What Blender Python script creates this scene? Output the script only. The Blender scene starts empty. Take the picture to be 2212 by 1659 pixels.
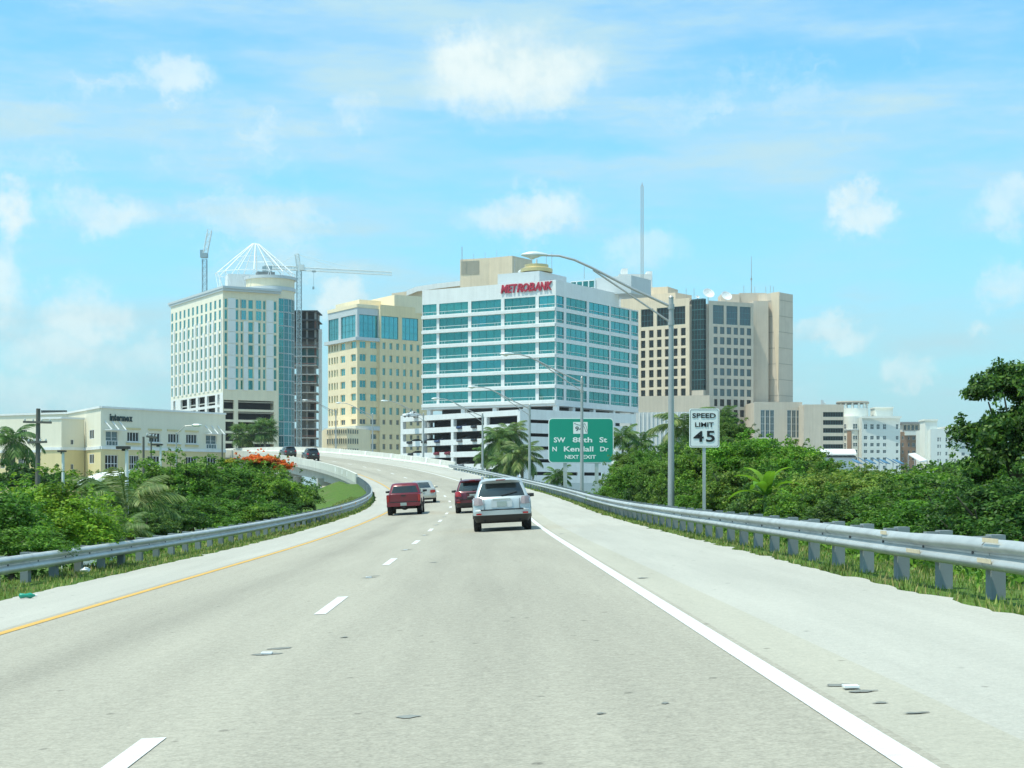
import bpy, math, random
import numpy as np
from mathutils import Vector, Matrix, noise as mnoise
R = math.radians
rnd = random.Random(7)
scene = bpy.context.scene
C = scene.collection

# ------------------------------------------------------------------ camera, sky, sun, exposure
CAMH, FPX, UC, VC, HZ = 1.38, 3500.0, 1106.0, 829.5, 1062.0     # measured on a 2212 px wide print of the photo
cam_d = bpy.data.cameras.new('camera'); cam = bpy.data.objects.new('camera', cam_d); C.objects.link(cam)
cam_d.sensor_width = 36.0; cam_d.lens = 36.0 * FPX / 2212.0
cam_d.shift_y = (HZ - VC) / 2212.0
cam_d.clip_start = 0.1; cam_d.clip_end = 12000
cam.location = (0, 0, CAMH); cam.rotation_euler = (R(90), 0, 0)
scene.camera = cam
scene.view_settings.view_transform = 'Standard'; scene.view_settings.look = 'None'
scene.view_settings.gamma = 1.0; scene.view_settings.use_curve_mapping = False
scene.view_settings.exposure = 0.80
scene.cycles.max_bounces = 6; scene.cycles.transparent_max_bounces = 6

SUN_EL, SUN_AZ = R(68), math.atan2(-1.0, -0.5)   # azimuth measured from +Y towards +X: the sun stands to the left, a touch behind
sun_vec = Vector((math.sin(SUN_AZ) * math.cos(SUN_EL), math.cos(SUN_AZ) * math.cos(SUN_EL), math.sin(SUN_EL)))
sd = bpy.data.lights.new('sun', 'SUN'); sd.energy = 2.5; sd.angle = R(0.53); sd.color = (1.0, 0.965, 0.80)
sun = bpy.data.objects.new('sun', sd); C.objects.link(sun)
sun.rotation_euler = (-sun_vec).to_track_quat('-Z', 'Y').to_euler(); sun.location = (0, 0, 80)

world = bpy.data.worlds.new('World'); scene.world = world; world.use_nodes = True
WN, WL = world.node_tree.nodes, world.node_tree.links
WN.clear()
def wn(t, **kw):
    n = WN.new(t)
    for k, v in kw.items(): setattr(n, k, v)
    return n
def wmath(op, a, b=None, c=None):
    n = wn('ShaderNodeMath', operation=op)
    for i, x in enumerate((a, b, c)):
        if x is None: continue
        if isinstance(x, (int, float)): n.inputs[i].default_value = x
        else: WL.new(x, n.inputs[i])
    return n.outputs[0]
def wvec(op, a, b):
    n = wn('ShaderNodeVectorMath', operation=op)
    for i, x in enumerate((a, b)):
        if isinstance(x, (tuple, list)): n.inputs[i].default_value = x
        else: WL.new(x, n.inputs[i])
    return n.outputs['Value' if op == 'LENGTH' else 'Vector']
def wramp(x, lo, hi, a=0.0, b=1.0, smooth=True):
    n = wn('ShaderNodeMapRange', interpolation_type='SMOOTHSTEP' if smooth else 'LINEAR')
    WL.new(x, n.inputs[0])
    for i, q in enumerate((lo, hi, a, b)): n.inputs[1 + i].default_value = q
    return n.outputs[0]
def wnoise(vec, scale, detail=5, rough=0.55):
    n = wn('ShaderNodeTexNoise'); WL.new(vec, n.inputs['Vector'])
    n.inputs['Scale'].default_value = scale; n.inputs['Detail'].default_value = detail; n.inputs['Roughness'].default_value = rough
    return n
def wmix(f, a, b, mode='MIX'):
    n = wn('ShaderNodeMix', data_type='RGBA', blend_type=mode)
    if isinstance(f, (int, float)): n.inputs[0].default_value = f
    else: WL.new(f, n.inputs[0])
    for i, x in ((6, a), (7, b)):
        if isinstance(x, tuple): n.inputs[i].default_value = x + (1,)
        else: WL.new(x, n.inputs[i])
    return n.outputs[2]
tcg = wn('ShaderNodeTexCoord').outputs['Generated']
sky = wn('ShaderNodeTexSky', sky_type='NISHITA'); sky.sun_disc = False
sky.sun_elevation = SUN_EL; sky.sun_rotation = SUN_AZ
sky.air_density = 1.0; sky.dust_density = 1.6; sky.ozone_density = 1.3; sky.altitude = 0
SKY_STRENGTH = 0.15
skycol = wmix(1.0, sky.outputs[0], (0.43, 0.87, 0.97), 'MULTIPLY')
# high thin cirrus: stretched noise over the whole dome
st = wvec('MULTIPLY', tcg, (2.2, 1.6, 10.0))
cir = wnoise(st, 2.3, 7, 0.6)
cirrus = wramp(cir.outputs['Fac'], 0.34, 0.62, 0.08, 0.95)
fine = wnoise(wvec('MULTIPLY', tcg, (3.0, 3.0, 16.0)), 4.0, 5, 0.6)
cirrus = wmath('MULTIPLY', cirrus, wramp(fine.outputs['Fac'], 0.32, 0.68, 0.45, 1.0))
# fair-weather cumulus: puffs of noise in a few places, each a direction on the dome
warp = wnoise(tcg, 34.0, 10, 0.66)
wv = wvec('MULTIPLY', wvec('SUBTRACT', warp.outputs['Color'], (0.5, 0.5, 0.5)), (0.055, 0.055, 0.055))
pd = wvec('ADD', tcg, wv)
CLOUDS = [(1090, 150, 200, 105, 1.0), (1010, 130, 110, 80, 1.0), (1190, 160, 120, 85, .9), (375, 155, 95, 55, .72), (765, 240, 55, 55, .45), (1150, 465, 150, 58, .8), (1840, 425, 48, 42, .85),
          (1868, 470, 70, 50, .8), (2175, 430, 75, 65, .6), (20, 450, 62, 80, .95), (205, 455, 120, 60, .72), (15, 610, 65, 100, .75),
          (190, 690, 90, 70, .7), (110, 760, 140, 60, .6), (745, 645, 60, 50, .8), (1380, 540, 90, 45, .45), (1800, 720, 100, 36, .6),
          (1965, 805, 60, 35, .6), (2190, 620, 60, 60, .6), (100, 850, 200, 60, .45), (2110, 715, 40, 25, .5), (1720, 220, 60, 40, .3), (300, 770, 110, 50, .4)]
M = None
for (u, v, ru, rv, stg) in CLOUDS:
    d = Vector(((u - UC) / FPX, 1.0, (HZ - v) / FPX)); L = d.length; d.normalize()
    q = wvec('MULTIPLY', wvec('SUBTRACT', pd, tuple(d)), (FPX / ru * L, 3.0, FPX / rv * L))
    m = wramp(wvec('LENGTH', q, (0, 0, 0)), 1.20, 0.32, 0.0, stg * 0.92)
    M = m if M is None else wmath('MAXIMUM', M, m)
# the same kind of cloud, scattered by noise, over the rest of the dome (faint inside the frame)
gn = wnoise(wvec('MULTIPLY', pd, (1.0, 1.0, 2.6)), 5.5, 7, 0.62)
field = wramp(gn.outputs['Fac'], 0.56, 0.74, 0.0, 0.55)
M = wmath('MAXIMUM', M, field)
body = wnoise(tcg, 46.0, 7, 0.6)
M = wmath('MULTIPLY', M, wramp(body.outputs['Fac'], 0.28, 0.55, 0.55, 1.0))
cloudcol = wmix(wramp(body.outputs['Fac'], 0.3, 0.7), (2.9, 3.5, 3.6), (3.45, 3.9, 3.85))
skycol = wmix(cirrus, skycol, (2.1, 3.1, 3.5))
# damp low air: paler towards the horizon all round
sepz = wn('ShaderNodeSeparateXYZ'); WL.new(tcg, sepz.inputs[0])
low = wramp(sepz.outputs[2], 0.0, 0.24, 0.62, 0.0)
skycol = wmix(low, skycol, (1.7, 2.9, 3.15))
skycol = wmix(M, skycol, cloudcol)
bg = wn('ShaderNodeBackground'); bg.inputs[1].default_value = SKY_STRENGTH
WL.new(skycol, bg.inputs[0])
wo = wn('ShaderNodeOutputWorld'); WL.new(bg.outputs[0], wo.inputs[0])

# ------------------------------------------------------------------ helpers
def px(u, v, Y):
    return Vector(((u - UC) / FPX * Y, Y, CAMH + (HZ - v) / FPX * Y))
MATS = {}
def mat(name, col, rough=0.75, metal=0.0, var=0.12, scale=3.0, bump=0.0, streak=0.0, rand=0.0, coat=0.0, spec=0.5, tilt=0.0, emit=None):
    """A procedural principled material: base colour broken by noise, vertical streaks of weather, a random tone per object."""
    if name in MATS: return MATS[name]
    m = bpy.data.materials.new(name); m.use_nodes = True
    nt = m.node_tree; N, L = nt.nodes, nt.links
    b = N['Principled BSDF']
    b.inputs['Roughness'].default_value = rough; b.inputs['Metallic'].default_value = metal
    b.inputs['Specular IOR Level'].default_value = spec
    if coat: b.inputs['Coat Weight'].default_value = coat; b.inputs['Coat Roughness'].default_value = 0.05
    geo = N.new('ShaderNodeNewGeometry')
    nz = N.new('ShaderNodeTexNoise'); nz.inputs['Scale'].default_value = scale; nz.inputs['Detail'].default_value = 5
    L.new(geo.outputs['Position'], nz.inputs['Vector'])
    fac = nz.outputs['Fac']
    def mth(op, x, y):
        n = N.new('ShaderNodeMath'); n.operation = op
        for i, q in enumerate((x, y)):
            if isinstance(q, (int, float)): n.inputs[i].default_value = q
            else: L.new(q, n.inputs[i])
        return n.outputs[0]
    g = mth('ADD', mth('MULTIPLY', mth('SUBTRACT', fac, 0.5), 2.2 * var), 1.0)
    if streak:
        mp = N.new('ShaderNodeMapping'); mp.inputs['Scale'].default_value = (1.3, 1.3, 0.06)
        L.new(geo.outputs['Position'], mp.inputs[0])
        n2 = N.new('ShaderNodeTexNoise'); n2.inputs['Scale'].default_value = 1.2; n2.inputs['Detail'].default_value = 4
        L.new(mp.outputs[0], n2.inputs['Vector'])
        g = mth('ADD', g, mth('MULTIPLY', mth('SUBTRACT', n2.outputs['Fac'], 0.55), 2 * streak))
    if rand or tilt:
        oi = N.new('ShaderNodeObjectInfo')
    if rand:
        g = mth('ADD', g, mth('MULTIPLY', mth('SUBTRACT', oi.outputs['Random'], 0.5), 2 * rand))
    mx = N.new('ShaderNodeMix'); mx.data_type = 'RGBA'; mx.blend_type = 'MULTIPLY'; mx.inputs[0].default_value = 1
    mx.inputs[6].default_value = tuple(col) + (1,)
    cr = N.new('ShaderNodeCombineColor')
    for i in range(3): L.new(g, cr.inputs[i])
    L.new(cr.outputs[0], mx.inputs[7]); L.new(mx.outputs[2], b.inputs['Base Color'])
    if tilt:
        wn_ = N.new('ShaderNodeTexWhiteNoise'); wn_.noise_dimensions = '1D'; L.new(oi.outputs['Random'], wn_.inputs['W'])
        n3 = N.new('ShaderNodeTexNoise'); n3.inputs['Scale'].default_value = 0.35; L.new(geo.outputs['Position'], n3.inputs['Vector'])
        def vm(op, x, y):
            n = N.new('ShaderNodeVectorMath'); n.operation = op
            for i, q in enumerate((x, y)):
                if isinstance(q, tuple): n.inputs[i].default_value = q
                else: L.new(q, n.inputs[i])
            return n.outputs[0]
        o1 = vm('MULTIPLY', vm('SUBTRACT', wn_.outputs['Color'], (.5, .5, .5)), (tilt,) * 3)
        o2 = vm('MULTIPLY', vm('SUBTRACT', n3.outputs['Color'], (.5, .5, .5)), (tilt * 1.5,) * 3)
        nn = vm('ADD', geo.outputs['Normal'], vm('ADD', o1, o2))
        nm = N.new('ShaderNodeVectorMath'); nm.operation = 'NORMALIZE'; L.new(nn, nm.inputs[0]); L.new(nm.outputs[0], b.inputs['Normal'])
    elif bump:
        bp = N.new('ShaderNodeBump'); bp.inputs['Strength'].default_value = bump; bp.inputs['Distance'].default_value = 0.02
        n4 = N.new('ShaderNodeTexNoise'); n4.inputs['Scale'].default_value = scale * 9; n4.inputs['Detail'].default_value = 3
        L.new(geo.outputs['Position'], n4.inputs['Vector']); L.new(n4.outputs['Fac'], bp.inputs['Height']); L.new(bp.outputs[0], b.inputs['Normal'])
    MATS[name] = m
    return m

def wloc(o):
    v = Vector((0, 0, 0))
    while o is not None: v += o.location; o = o.parent
    return v
def props(o, label=None, cat=None, group=None, kind=None):
    if label: o['label'] = label
    if cat: o['category'] = cat
    if group: o['group'] = group
    if kind: o['kind'] = kind
    return o
def thing(name, label, cat, loc=(0, 0, 0), rotz=0.0, group=None):
    o = bpy.data.objects.new(name, None); o.empty_display_size = 0.2; C.objects.link(o)
    o.location = loc; o.rotation_euler = (0, 0, rotz)
    return props(o, label, cat, group)
def link(name, me, parent=None, loc=(0, 0, 0), rot=(0, 0, 0), scale=(1, 1, 1)):
    o = bpy.data.objects.new(name, me); C.objects.link(o)
    if parent is not None: o.parent = parent
    o.location = loc; o.rotation_euler = rot; o.scale = scale
    return o
class MB:
    """collects vertices and faces for ONE mesh"""
    def __init__(s): s.v, s.f, s.m = [], [], []
    def face(s, pts, m=0):
        n = len(s.v); s.v += [tuple(p) for p in pts]; s.f.append(tuple(range(n, n + len(pts)))); s.m.append(m)
    def box(s, c, sz, m=0, rz=0.0, M=None):
        n = len(s.v); hx, hy, hz = sz[0] / 2, sz[1] / 2, sz[2] / 2; ca, sa = math.cos(rz), math.sin(rz)
        for z in (-hz, hz):
            for x, y in ((-hx, -hy), (hx, -hy), (hx, hy), (-hx, hy)):
                p = Vector((c[0] + x * ca - y * sa, c[1] + x * sa + y * ca, c[2] + z))
                s.v.append(tuple(M @ p) if M else tuple(p))
        for q in ((3, 2, 1, 0), (4, 5, 6, 7), (0, 1, 5, 4), (1, 2, 6, 5), (2, 3, 7, 6), (3, 0, 4, 7)):
            s.f.append(tuple(n + i for i in q)); s.m.append(m)
    def prism(s, poly, z0, z1, m=0, mtop=None):
        n = len(s.v); k = len(poly)
        area = sum(poly[i][0] * poly[(i + 1) % k][1] - poly[(i + 1) % k][0] * poly[i][1] for i in range(k))
        if area < 0: poly = poly[::-1]
        s.v += [(p[0], p[1], z0) for p in poly] + [(p[0], p[1], z1) for p in poly]
        for i in range(k):
            j = (i + 1) % k; s.f.append((n + i, n + j, n + k + j, n + k + i)); s.m.append(m)
        s.f.append(tuple(n + k + i for i in range(k))); s.m.append(m if mtop is None else mtop)
        s.f.append(tuple(n + k - 1 - i for i in range(k))); s.m.append(m)
    def loft(s, rings, m=0, caps=True, closed=True):
        n = len(s.v); k = len(rings[0])
        for r in rings: s.v += [tuple(p) for p in r]
        for a in range(len(rings) - 1):
            for i in range(k if closed else k - 1):
                j = (i + 1) % k
                s.f.append((n + a * k + i, n + a * k + j, n + (a + 1) * k + j, n + (a + 1) * k + i)); s.m.append(m)
        if caps and closed:
            s.f.append(tuple(n + k - 1 - i for i in range(k))); s.m.append(m)
            e = n + (len(rings) - 1) * k; s.f.append(tuple(e + i for i in range(k))); s.m.append(m)
    def tube(s, pts, rad, sides=8, m=0):
        pts = [Vector(p) for p in pts]
        if isinstance(rad, (int, float)): rad = [rad] * len(pts)
        rings = []
        for i, p in enumerate(pts):
            t = (pts[min(i + 1, len(pts) - 1)] - pts[max(i - 1, 0)]).normalized()
            a = Vector((1, 0, 0)) if abs(t.z) > 0.9 else Vector((0, 0, 1))
            x = a.cross(t).normalized(); y = t.cross(x)
            rings.append([p + x * (rad[i] * math.cos(2 * math.pi * k / sides)) + y * (rad[i] * math.sin(2 * math.pi * k / sides)) for k in range(sides)])
        s.loft(rings, m)
    def lathe(s, prof, c=(0, 0, 0), seg=24, m=0):
        s.loft([[(c[0] + r * math.cos(2 * math.pi * k / seg), c[1] + r * math.sin(2 * math.pi * k / seg), c[2] + z) for k in range(seg)] for r, z in prof], m)
    def mesh(s, name, mats, off=(0, 0, 0), smooth=None):
        me = bpy.data.meshes.new(name)
        me.from_pydata([(p[0] - off[0], p[1] - off[1], p[2] - off[2]) for p in s.v], [], s.f)
        for mm in (mats if isinstance(mats, (list, tuple)) else [mats]): me.materials.append(mm)
        me.polygons.foreach_set('material_index', s.m)
        if smooth is not None:
            me.shade_smooth()
            if smooth > 0: me.set_sharp_from_angle(angle=R(smooth))
        me.update(); return me
    def build(s, name, mats, parent=None, local=False, smooth=None):
        off = (0, 0, 0) if (local or parent is None) else wloc(parent)
        return link(name, s.mesh(name, mats, off, smooth), parent)
def np_mesh(name, V, F, m, uv=None):
    """big triangle/quad meshes from numpy arrays"""
    me = bpy.data.meshes.new(name); k = F.shape[1]
    me.vertices.add(len(V)); me.vertices.foreach_set('co', V.astype(np.float32).ravel())
    me.loops.add(F.size); me.loops.foreach_set('vertex_index', F.astype(np.int32).ravel())
    me.polygons.add(len(F)); me.polygons.foreach_set('loop_start', np.arange(0, F.size, k, dtype=np.int32))
    if uv is not None:
        l = me.uv_layers.new(name='UVMap'); l.data.foreach_set('uv', uv[F.ravel()].astype(np.float32).ravel())
    me.materials.append(m); me.update(calc_edges=True); return me

# ------------------------------------------------------------------ road alignment
KAPPA = 0.0019
SS = np.arange(-60.0, 520.0, 1.0)
def heading(s): return 0.017 + KAPPA * np.clip(s - 85.0, 0, None)
_h = heading(SS); PX = np.concatenate([[0], np.cumsum(-np.sin(_h[:-1] + 0.0005))]); PY = np.concatenate([[0], np.cumsum(np.cos(_h[:-1]))])
i0 = int(60); PX += -1.84 - PX[i0]; PY += 0.0 - PY[i0]
def zc(s):
    s = np.asarray(s, float)
    z = np.where(s < 40, 0.0, np.where(s < 168, 1.76e-4 * (s - 40) ** 2, 2.884 + 0.045 * (s - 168)))
    e = s - 255.0
    return np.where(s > 255, 6.8 + 0.045 * np.clip(e, 0, 90) - 0.00025 * np.clip(e, 0, 90) ** 2, z)
CROSS = 0.05
def road(s, n, dz=0.0):
    x = np.interp(s, SS, PX); y = np.interp(s, SS, PY); h = float(heading(s))
    return Vector((x + n * math.cos(h), y + n * math.sin(h), float(zc(s)) + CROSS * n + dz))
def yaw(s): return float(heading(s))       # rotation about z of something that drives along the road
def lerp(x, xs, ys): return float(np.interp(x, xs, ys))
def edge_l(s): return lerp(s, [-60, 30, 115, 160, 500], [-5.6, -5.5, -5.0, -5.0, -5.0])
def edge_r(s): return lerp(s, [-60, 22, 50, 160, 185, 500], [6.4, 6.4, 6.65, 6.8, 6.95, 6.95])
def rail_l(s): return lerp(s, [-60, 30, 115, 160, 500], [-6.75, -6.7, -5.35, -5.2, -5.2])
def rail_r(s): return lerp(s, [-60, 22, 50, 500], [6.97, 6.97, 7.25, 7.25])
S_L, S_R = 160.0, 185.0                      # where the bridge parapets start

# ------------------------------------------------------------------ ground
def road_mat(name, col, grain, tracks):
    m = bpy.data.materials.new(name); m.use_nodes = True; N, L = m.node_tree.nodes, m.node_tree.links
    b = N['Principled BSDF']; b.inputs['Roughness'].default_value = 0.88; b.inputs['Specular IOR Level'].default_value = 0.25
    uv = N.new('ShaderNodeUVMap'); uv.uv_map = 'UVMap'
    def noise(scale, detail=4, sc=(1, 1, 1), rough=.6):
        mp = N.new('ShaderNodeMapping'); mp.inputs['Scale'].default_value = sc; L.new(uv.outputs[0], mp.inputs[0])
        n = N.new('ShaderNodeTexNoise'); n.inputs['Scale'].default_value = scale; n.inputs['Detail'].default_value = detail; n.inputs['Roughness'].default_value = rough
        L.new(mp.outputs[0], n.inputs['Vector']); return n.outputs['Fac']
    def mth(op, x, y, z=None):
        n = N.new('ShaderNodeMath'); n.operation = op
        for i, q in enumerate((x, y, z)):
            if q is None: continue
            if isinstance(q, (int, float)): n.inputs[i].default_value = q
            else: L.new(q, n.inputs[i])
        return n.outputs[0]
    g = mth('ADD', 1.0, mth('MULTIPLY', mth('SUBTRACT', noise(38, 3), .5), grain * 1.6))
    g = mth('ADD', g, mth('MULTIPLY', mth('SUBTRACT', noise(11, 4), .5), grain))
    g = mth('ADD', g, mth('MULTIPLY', mth('SUBTRACT', noise(.5, 5, (1.0, .16, 1)), .5), .36))
    g = mth('ADD', g, mth('MULTIPLY', mth('SUBTRACT', noise(2.2, 4, (1.0, .05, 1)), .5), .26))
    sp = N.new('ShaderNodeSeparateXYZ'); L.new(uv.outputs[0], sp.inputs[0])
    for (c, w, a) in tracks:                 # polished wheel paths and the oil line between them: wear that runs along the lane
        q = mth('DIVIDE', mth('SUBTRACT', sp.outputs[0], c), w)
        g = mth('ADD', g, mth('MULTIPLY', mth('POWER', 2.718, mth('MULTIPLY', mth('MULTIPLY', q, q), -1.0)), a))
    # small dark pits and dropped tar specks
    vo = N.new('ShaderNodeTexVoronoi'); vo.inputs['Scale'].default_value = 2.4
    mp = N.new('ShaderNodeMapping'); mp.inputs['Scale'].default_value = (1, .7, 1); L.new(uv.outputs[0], mp.inputs[0]); L.new(mp.outputs[0], vo.inputs['Vector'])
    wob = mth('ADD', vo.outputs['Distance'], mth('MULTIPLY', mth('SUBTRACT', noise(16, 2), .5), .12))
    thr = mth('MULTIPLY', noise(.9, 2), .135)
    pit = N.new('ShaderNodeMapRange'); L.new(mth('SUBTRACT', wob, thr), pit.inputs[0])
    for i, q in enumerate((-.02, .015, -.34, 0.0)): pit.inputs[1 + i].default_value = q
    g = mth('ADD', g, pit.outputs[0])
    # thin expansion joints/cracks
    mx = N.new('ShaderNodeMix'); mx.data_type = 'RGBA'; mx.blend_type = 'MULTIPLY'; mx.inputs[0].default_value = 1; mx.inputs[6].default_value = tuple(col) + (1,)
    cr = N.new('ShaderNodeCombineColor')
    for i in range(3): L.new(g, cr.inputs[i])
    L.new(cr.outputs[0], mx.inputs[7]); L.new(mx.outputs[2], b.inputs['Base Color'])
    bp = N.new('ShaderNodeBump'); bp.inputs['Strength'].default_value = .5; bp.inputs['Distance'].default_value = .01
    L.new(noise(38, 3), bp.inputs['Height']); L.new(bp.outputs[0], b.inputs['Normal'])
    return m
M_ROAD = road_mat('aged_pavement', (0.355, 0.330, 0.270), .6, [(-2.6, .45, .04), (-.95, .45, .04), (-1.75, .42, -.11), (.95, .45, -.05), (2.75, .45, -.05), (1.85, .42, -.08), (0, .5, .05), (-3.3, .3, .04)])
M_SHO = road_mat('bleached_shoulder', (0.425, 0.41, 0.36), .3, [])
M_TAN = road_mat('tan_overlay_strip', (0.405, 0.383, 0.315), .35, [])
S_ROAD = list(np.arange(-25, 60, 1.0)) + list(np.arange(60, 430, 2.0))
def strip(name, na, nb, m, s_list, dz=0.0, parts=6, jag=None):
    V, F, UV = [], [], []
    for i, s in enumerate(s_list):
        a = na(s) if callable(na) else na; b = nb(s) if callable(nb) else nb
        if jag == 'l': a += 0.16 * (mnoise.noise(Vector((s * .9, 3.1, 0))) + .6 * mnoise.noise(Vector((s * 3.1, 7.7, 0))))
        if jag == 'r': b += 0.16 * (mnoise.noise(Vector((s * .9, 9.1, 0))) + .6 * mnoise.noise(Vector((s * 3.1, 1.7, 0))))
        for k in range(parts + 1):
            n = a + (b - a) * k / parts
            V.append(road(s, n, dz)); UV.append((n, s))
        if i:
            for k in range(parts):
                q = i * (parts + 1) + k
                F.append((q - parts - 1, q - parts, q + 1, q))
    return link(name, np_mesh(name, np.array([tuple(v) for v in V]), np.array(F), m, np.array(UV)))
road_o = props(strip('road', -3.62, 3.86, M_ROAD, S_ROAD, 0, 8), 'two lane grey concrete highway carriageway curving left', None, None, 'structure')
S_JAG = list(np.arange(-25, 60, .25)) + list(np.arange(60, 430, 1.0))
sl = props(strip('road_shoulder', edge_l, -3.62, M_SHO, S_JAG, 0, 4, 'l'), 'pale narrow left shoulder beside the yellow line', None, None, 'structure')
props(strip('tan_strip', 3.86, 4.36, M_TAN, S_ROAD, 0, 2), 'tan strip of old overlay along the white edge line', None, None, 'structure')
props(strip('road_shoulder', 4.36, edge_r, M_SHO, S_JAG, 0, 4, 'r'), 'wide pale right shoulder beside the guardrail', None, None, 'structure')
M_WPAINT = mat('white_road_paint', (0.65, 0.655, 0.635), .7, var=.26, scale=11, bump=.3)
M_YPAINT = mat('yellow_road_paint', (0.62, 0.36, 0.07), .7, var=.22, scale=6)
M_TAR = mat('tar_patch', (0.20, 0.205, 0.185), .9, var=.3, scale=14)
M_REFL = mat('reflector_white', (.8, .82, .82), .35)
def marking(name, na, nb, m, s_list):
    o = strip(name, na, nb, m, s_list, 0.005, 1); o.parent = road_o; return o
marking('edge_line', -3.50, -3.37, M_YPAINT, S_ROAD)
marking('edge_line', 3.65, 3.80, M_WPAINT, S_ROAD)
for k in range(-1, 24):
    s0 = 6.0 + 12.19 * k
    marking('lane_dash', -.07, .07, M_WPAINT, list(np.linspace(s0, s0 + 3.05, 4)))
    sm = s0 + 8.0
    if -1 < k < 9:
        mb = MB()
        rr = random.Random(k)
        for (dn, ds, a_, b_) in ((0.0, -.25, .13, .10), (.05, .22, .12, .09)):
            mb.face([road(sm + ds + b_ * math.sin(t) * rr.uniform(.6, 1.2), dn + a_ * math.cos(t) * rr.uniform(.7, 1.2), .004) for t in np.linspace(0, 2 * math.pi, 13)[:-1]])
        o = mb.build('tar_patch', M_TAR); o.parent = road_o
        mb = MB(); mb.box((0, 0, .006), (.09, .09, .012))
        o = mb.build('road_reflector', M_REFL); o.parent = road_o; p = road(sm - .25, 0, .006); o.location = p; o.rotation_euler = (0, 0, yaw(sm))
# tar spots and the reflector at the right edge line, one worn patch in the lane
for (s, n, a_, b_, seed) in ((9.8, 4.0, .11, .1, 3), (9.45, 4.06, .13, .07, 20), (8.95, 4.05, .06, .05, 4), (8.5, 4.12, .10, .04, 5), (9.4, 1.4, .10, .10, 6), (22, 4.0, .10, .18, 8), (45, 4.0, .12, .3, 9), (30.5, .9, .1, .16, 1), (15.0, .55, .05, .08, 2), (9.1, 2.5, .04, .05, 14), (9.4, 2.9, .04, .06, 15)):
    rr = random.Random(seed); mb = MB()
    mb.face([road(s + .7 * b_ * math.sin(t) * rr.uniform(.5, 1.25), n + .7 * a_ * math.cos(t) * rr.uniform(.6, 1.3), .0045 + .001 * (seed % 3)) for t in np.linspace(0, 2 * math.pi, 15)[:-1]])
    o = mb.build('tar_patch', M_TAR if seed not in (6, 1) else mat('worn_patch', (.24, .25, .23), .9, var=.25, scale=12)); o.parent = road_o
mb = MB(); mb.box((0, 0, .006), (.09, .09, .012)); o = mb.build('road_reflector', M_REFL); o.parent = road_o; o.location = road(9.6, 4.03, .012)

def terrain_z(x, y):
    x = np.asarray(x, float); y = np.asarray(y, float); sh = x.shape
    xf, yf = x.ravel(), y.ravel(); S2 = SS[::2]; qx, qy, hh = PX[::2], PY[::2], heading(S2)
    best = np.full(xf.shape, 1e18); idx = np.zeros(xf.shape, int)
    for i in range(len(S2)):
        d = (xf - qx[i]) ** 2 + (yf - qy[i]) ** 2
        k = d < best; best[k] = d[k]; idx[k] = i
    n = (xf - qx[idx]) * np.cos(hh[idx]) + (yf - qy[idx]) * np.sin(hh[idx])
    s = S2[idx] + (-(xf - qx[idx]) * np.sin(hh[idx]) + (yf - qy[idx]) * np.cos(hh[idx]))
    dist = np.sqrt(best)
    far = np.abs(dist - np.abs(n)) > 4
    n = np.where(far, np.where(n < 0, -dist, dist), n)
    nl = np.interp(s, [-60, 30, 115, 160], [-5.6, -5.5, -5.0, -5.0]); nr = np.interp(s, [-60, 22, 50, 160, 185], [6.4, 6.4, 6.65, 6.8, 6.95])
    out = np.maximum(np.maximum(nl - n, n - nr), 0)
    ze = zc(s) + CROSS * np.clip(n, nl, nr)
    z = ze - 0.05 - 0.02 * np.minimum(out, 1.9) - 0.42 * np.maximum(out - 1.9, 0)
    z = np.where(out < 0.12, ze - 0.30, z)
    z = z - 0.55 * np.maximum(s - np.where(n < 0, 166., 188.), 0) - np.where(s > 158, 0.3, 0) * (np.abs(n) < 6.5)
    return np.maximum(z, -3.0).reshape(sh)
def axis(fine_lo, fine_hi, step, lim_lo, lim_hi):
    a = list(np.arange(fine_lo, fine_hi + step / 2, step)); st_ = step
    while a[-1] < lim_hi: st_ *= 1.35; a.append(a[-1] + st_)
    st_ = step
    while a[0] > lim_lo: st_ *= 1.35; a.insert(0, a[0] - st_)
    return np.array(a)
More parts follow.
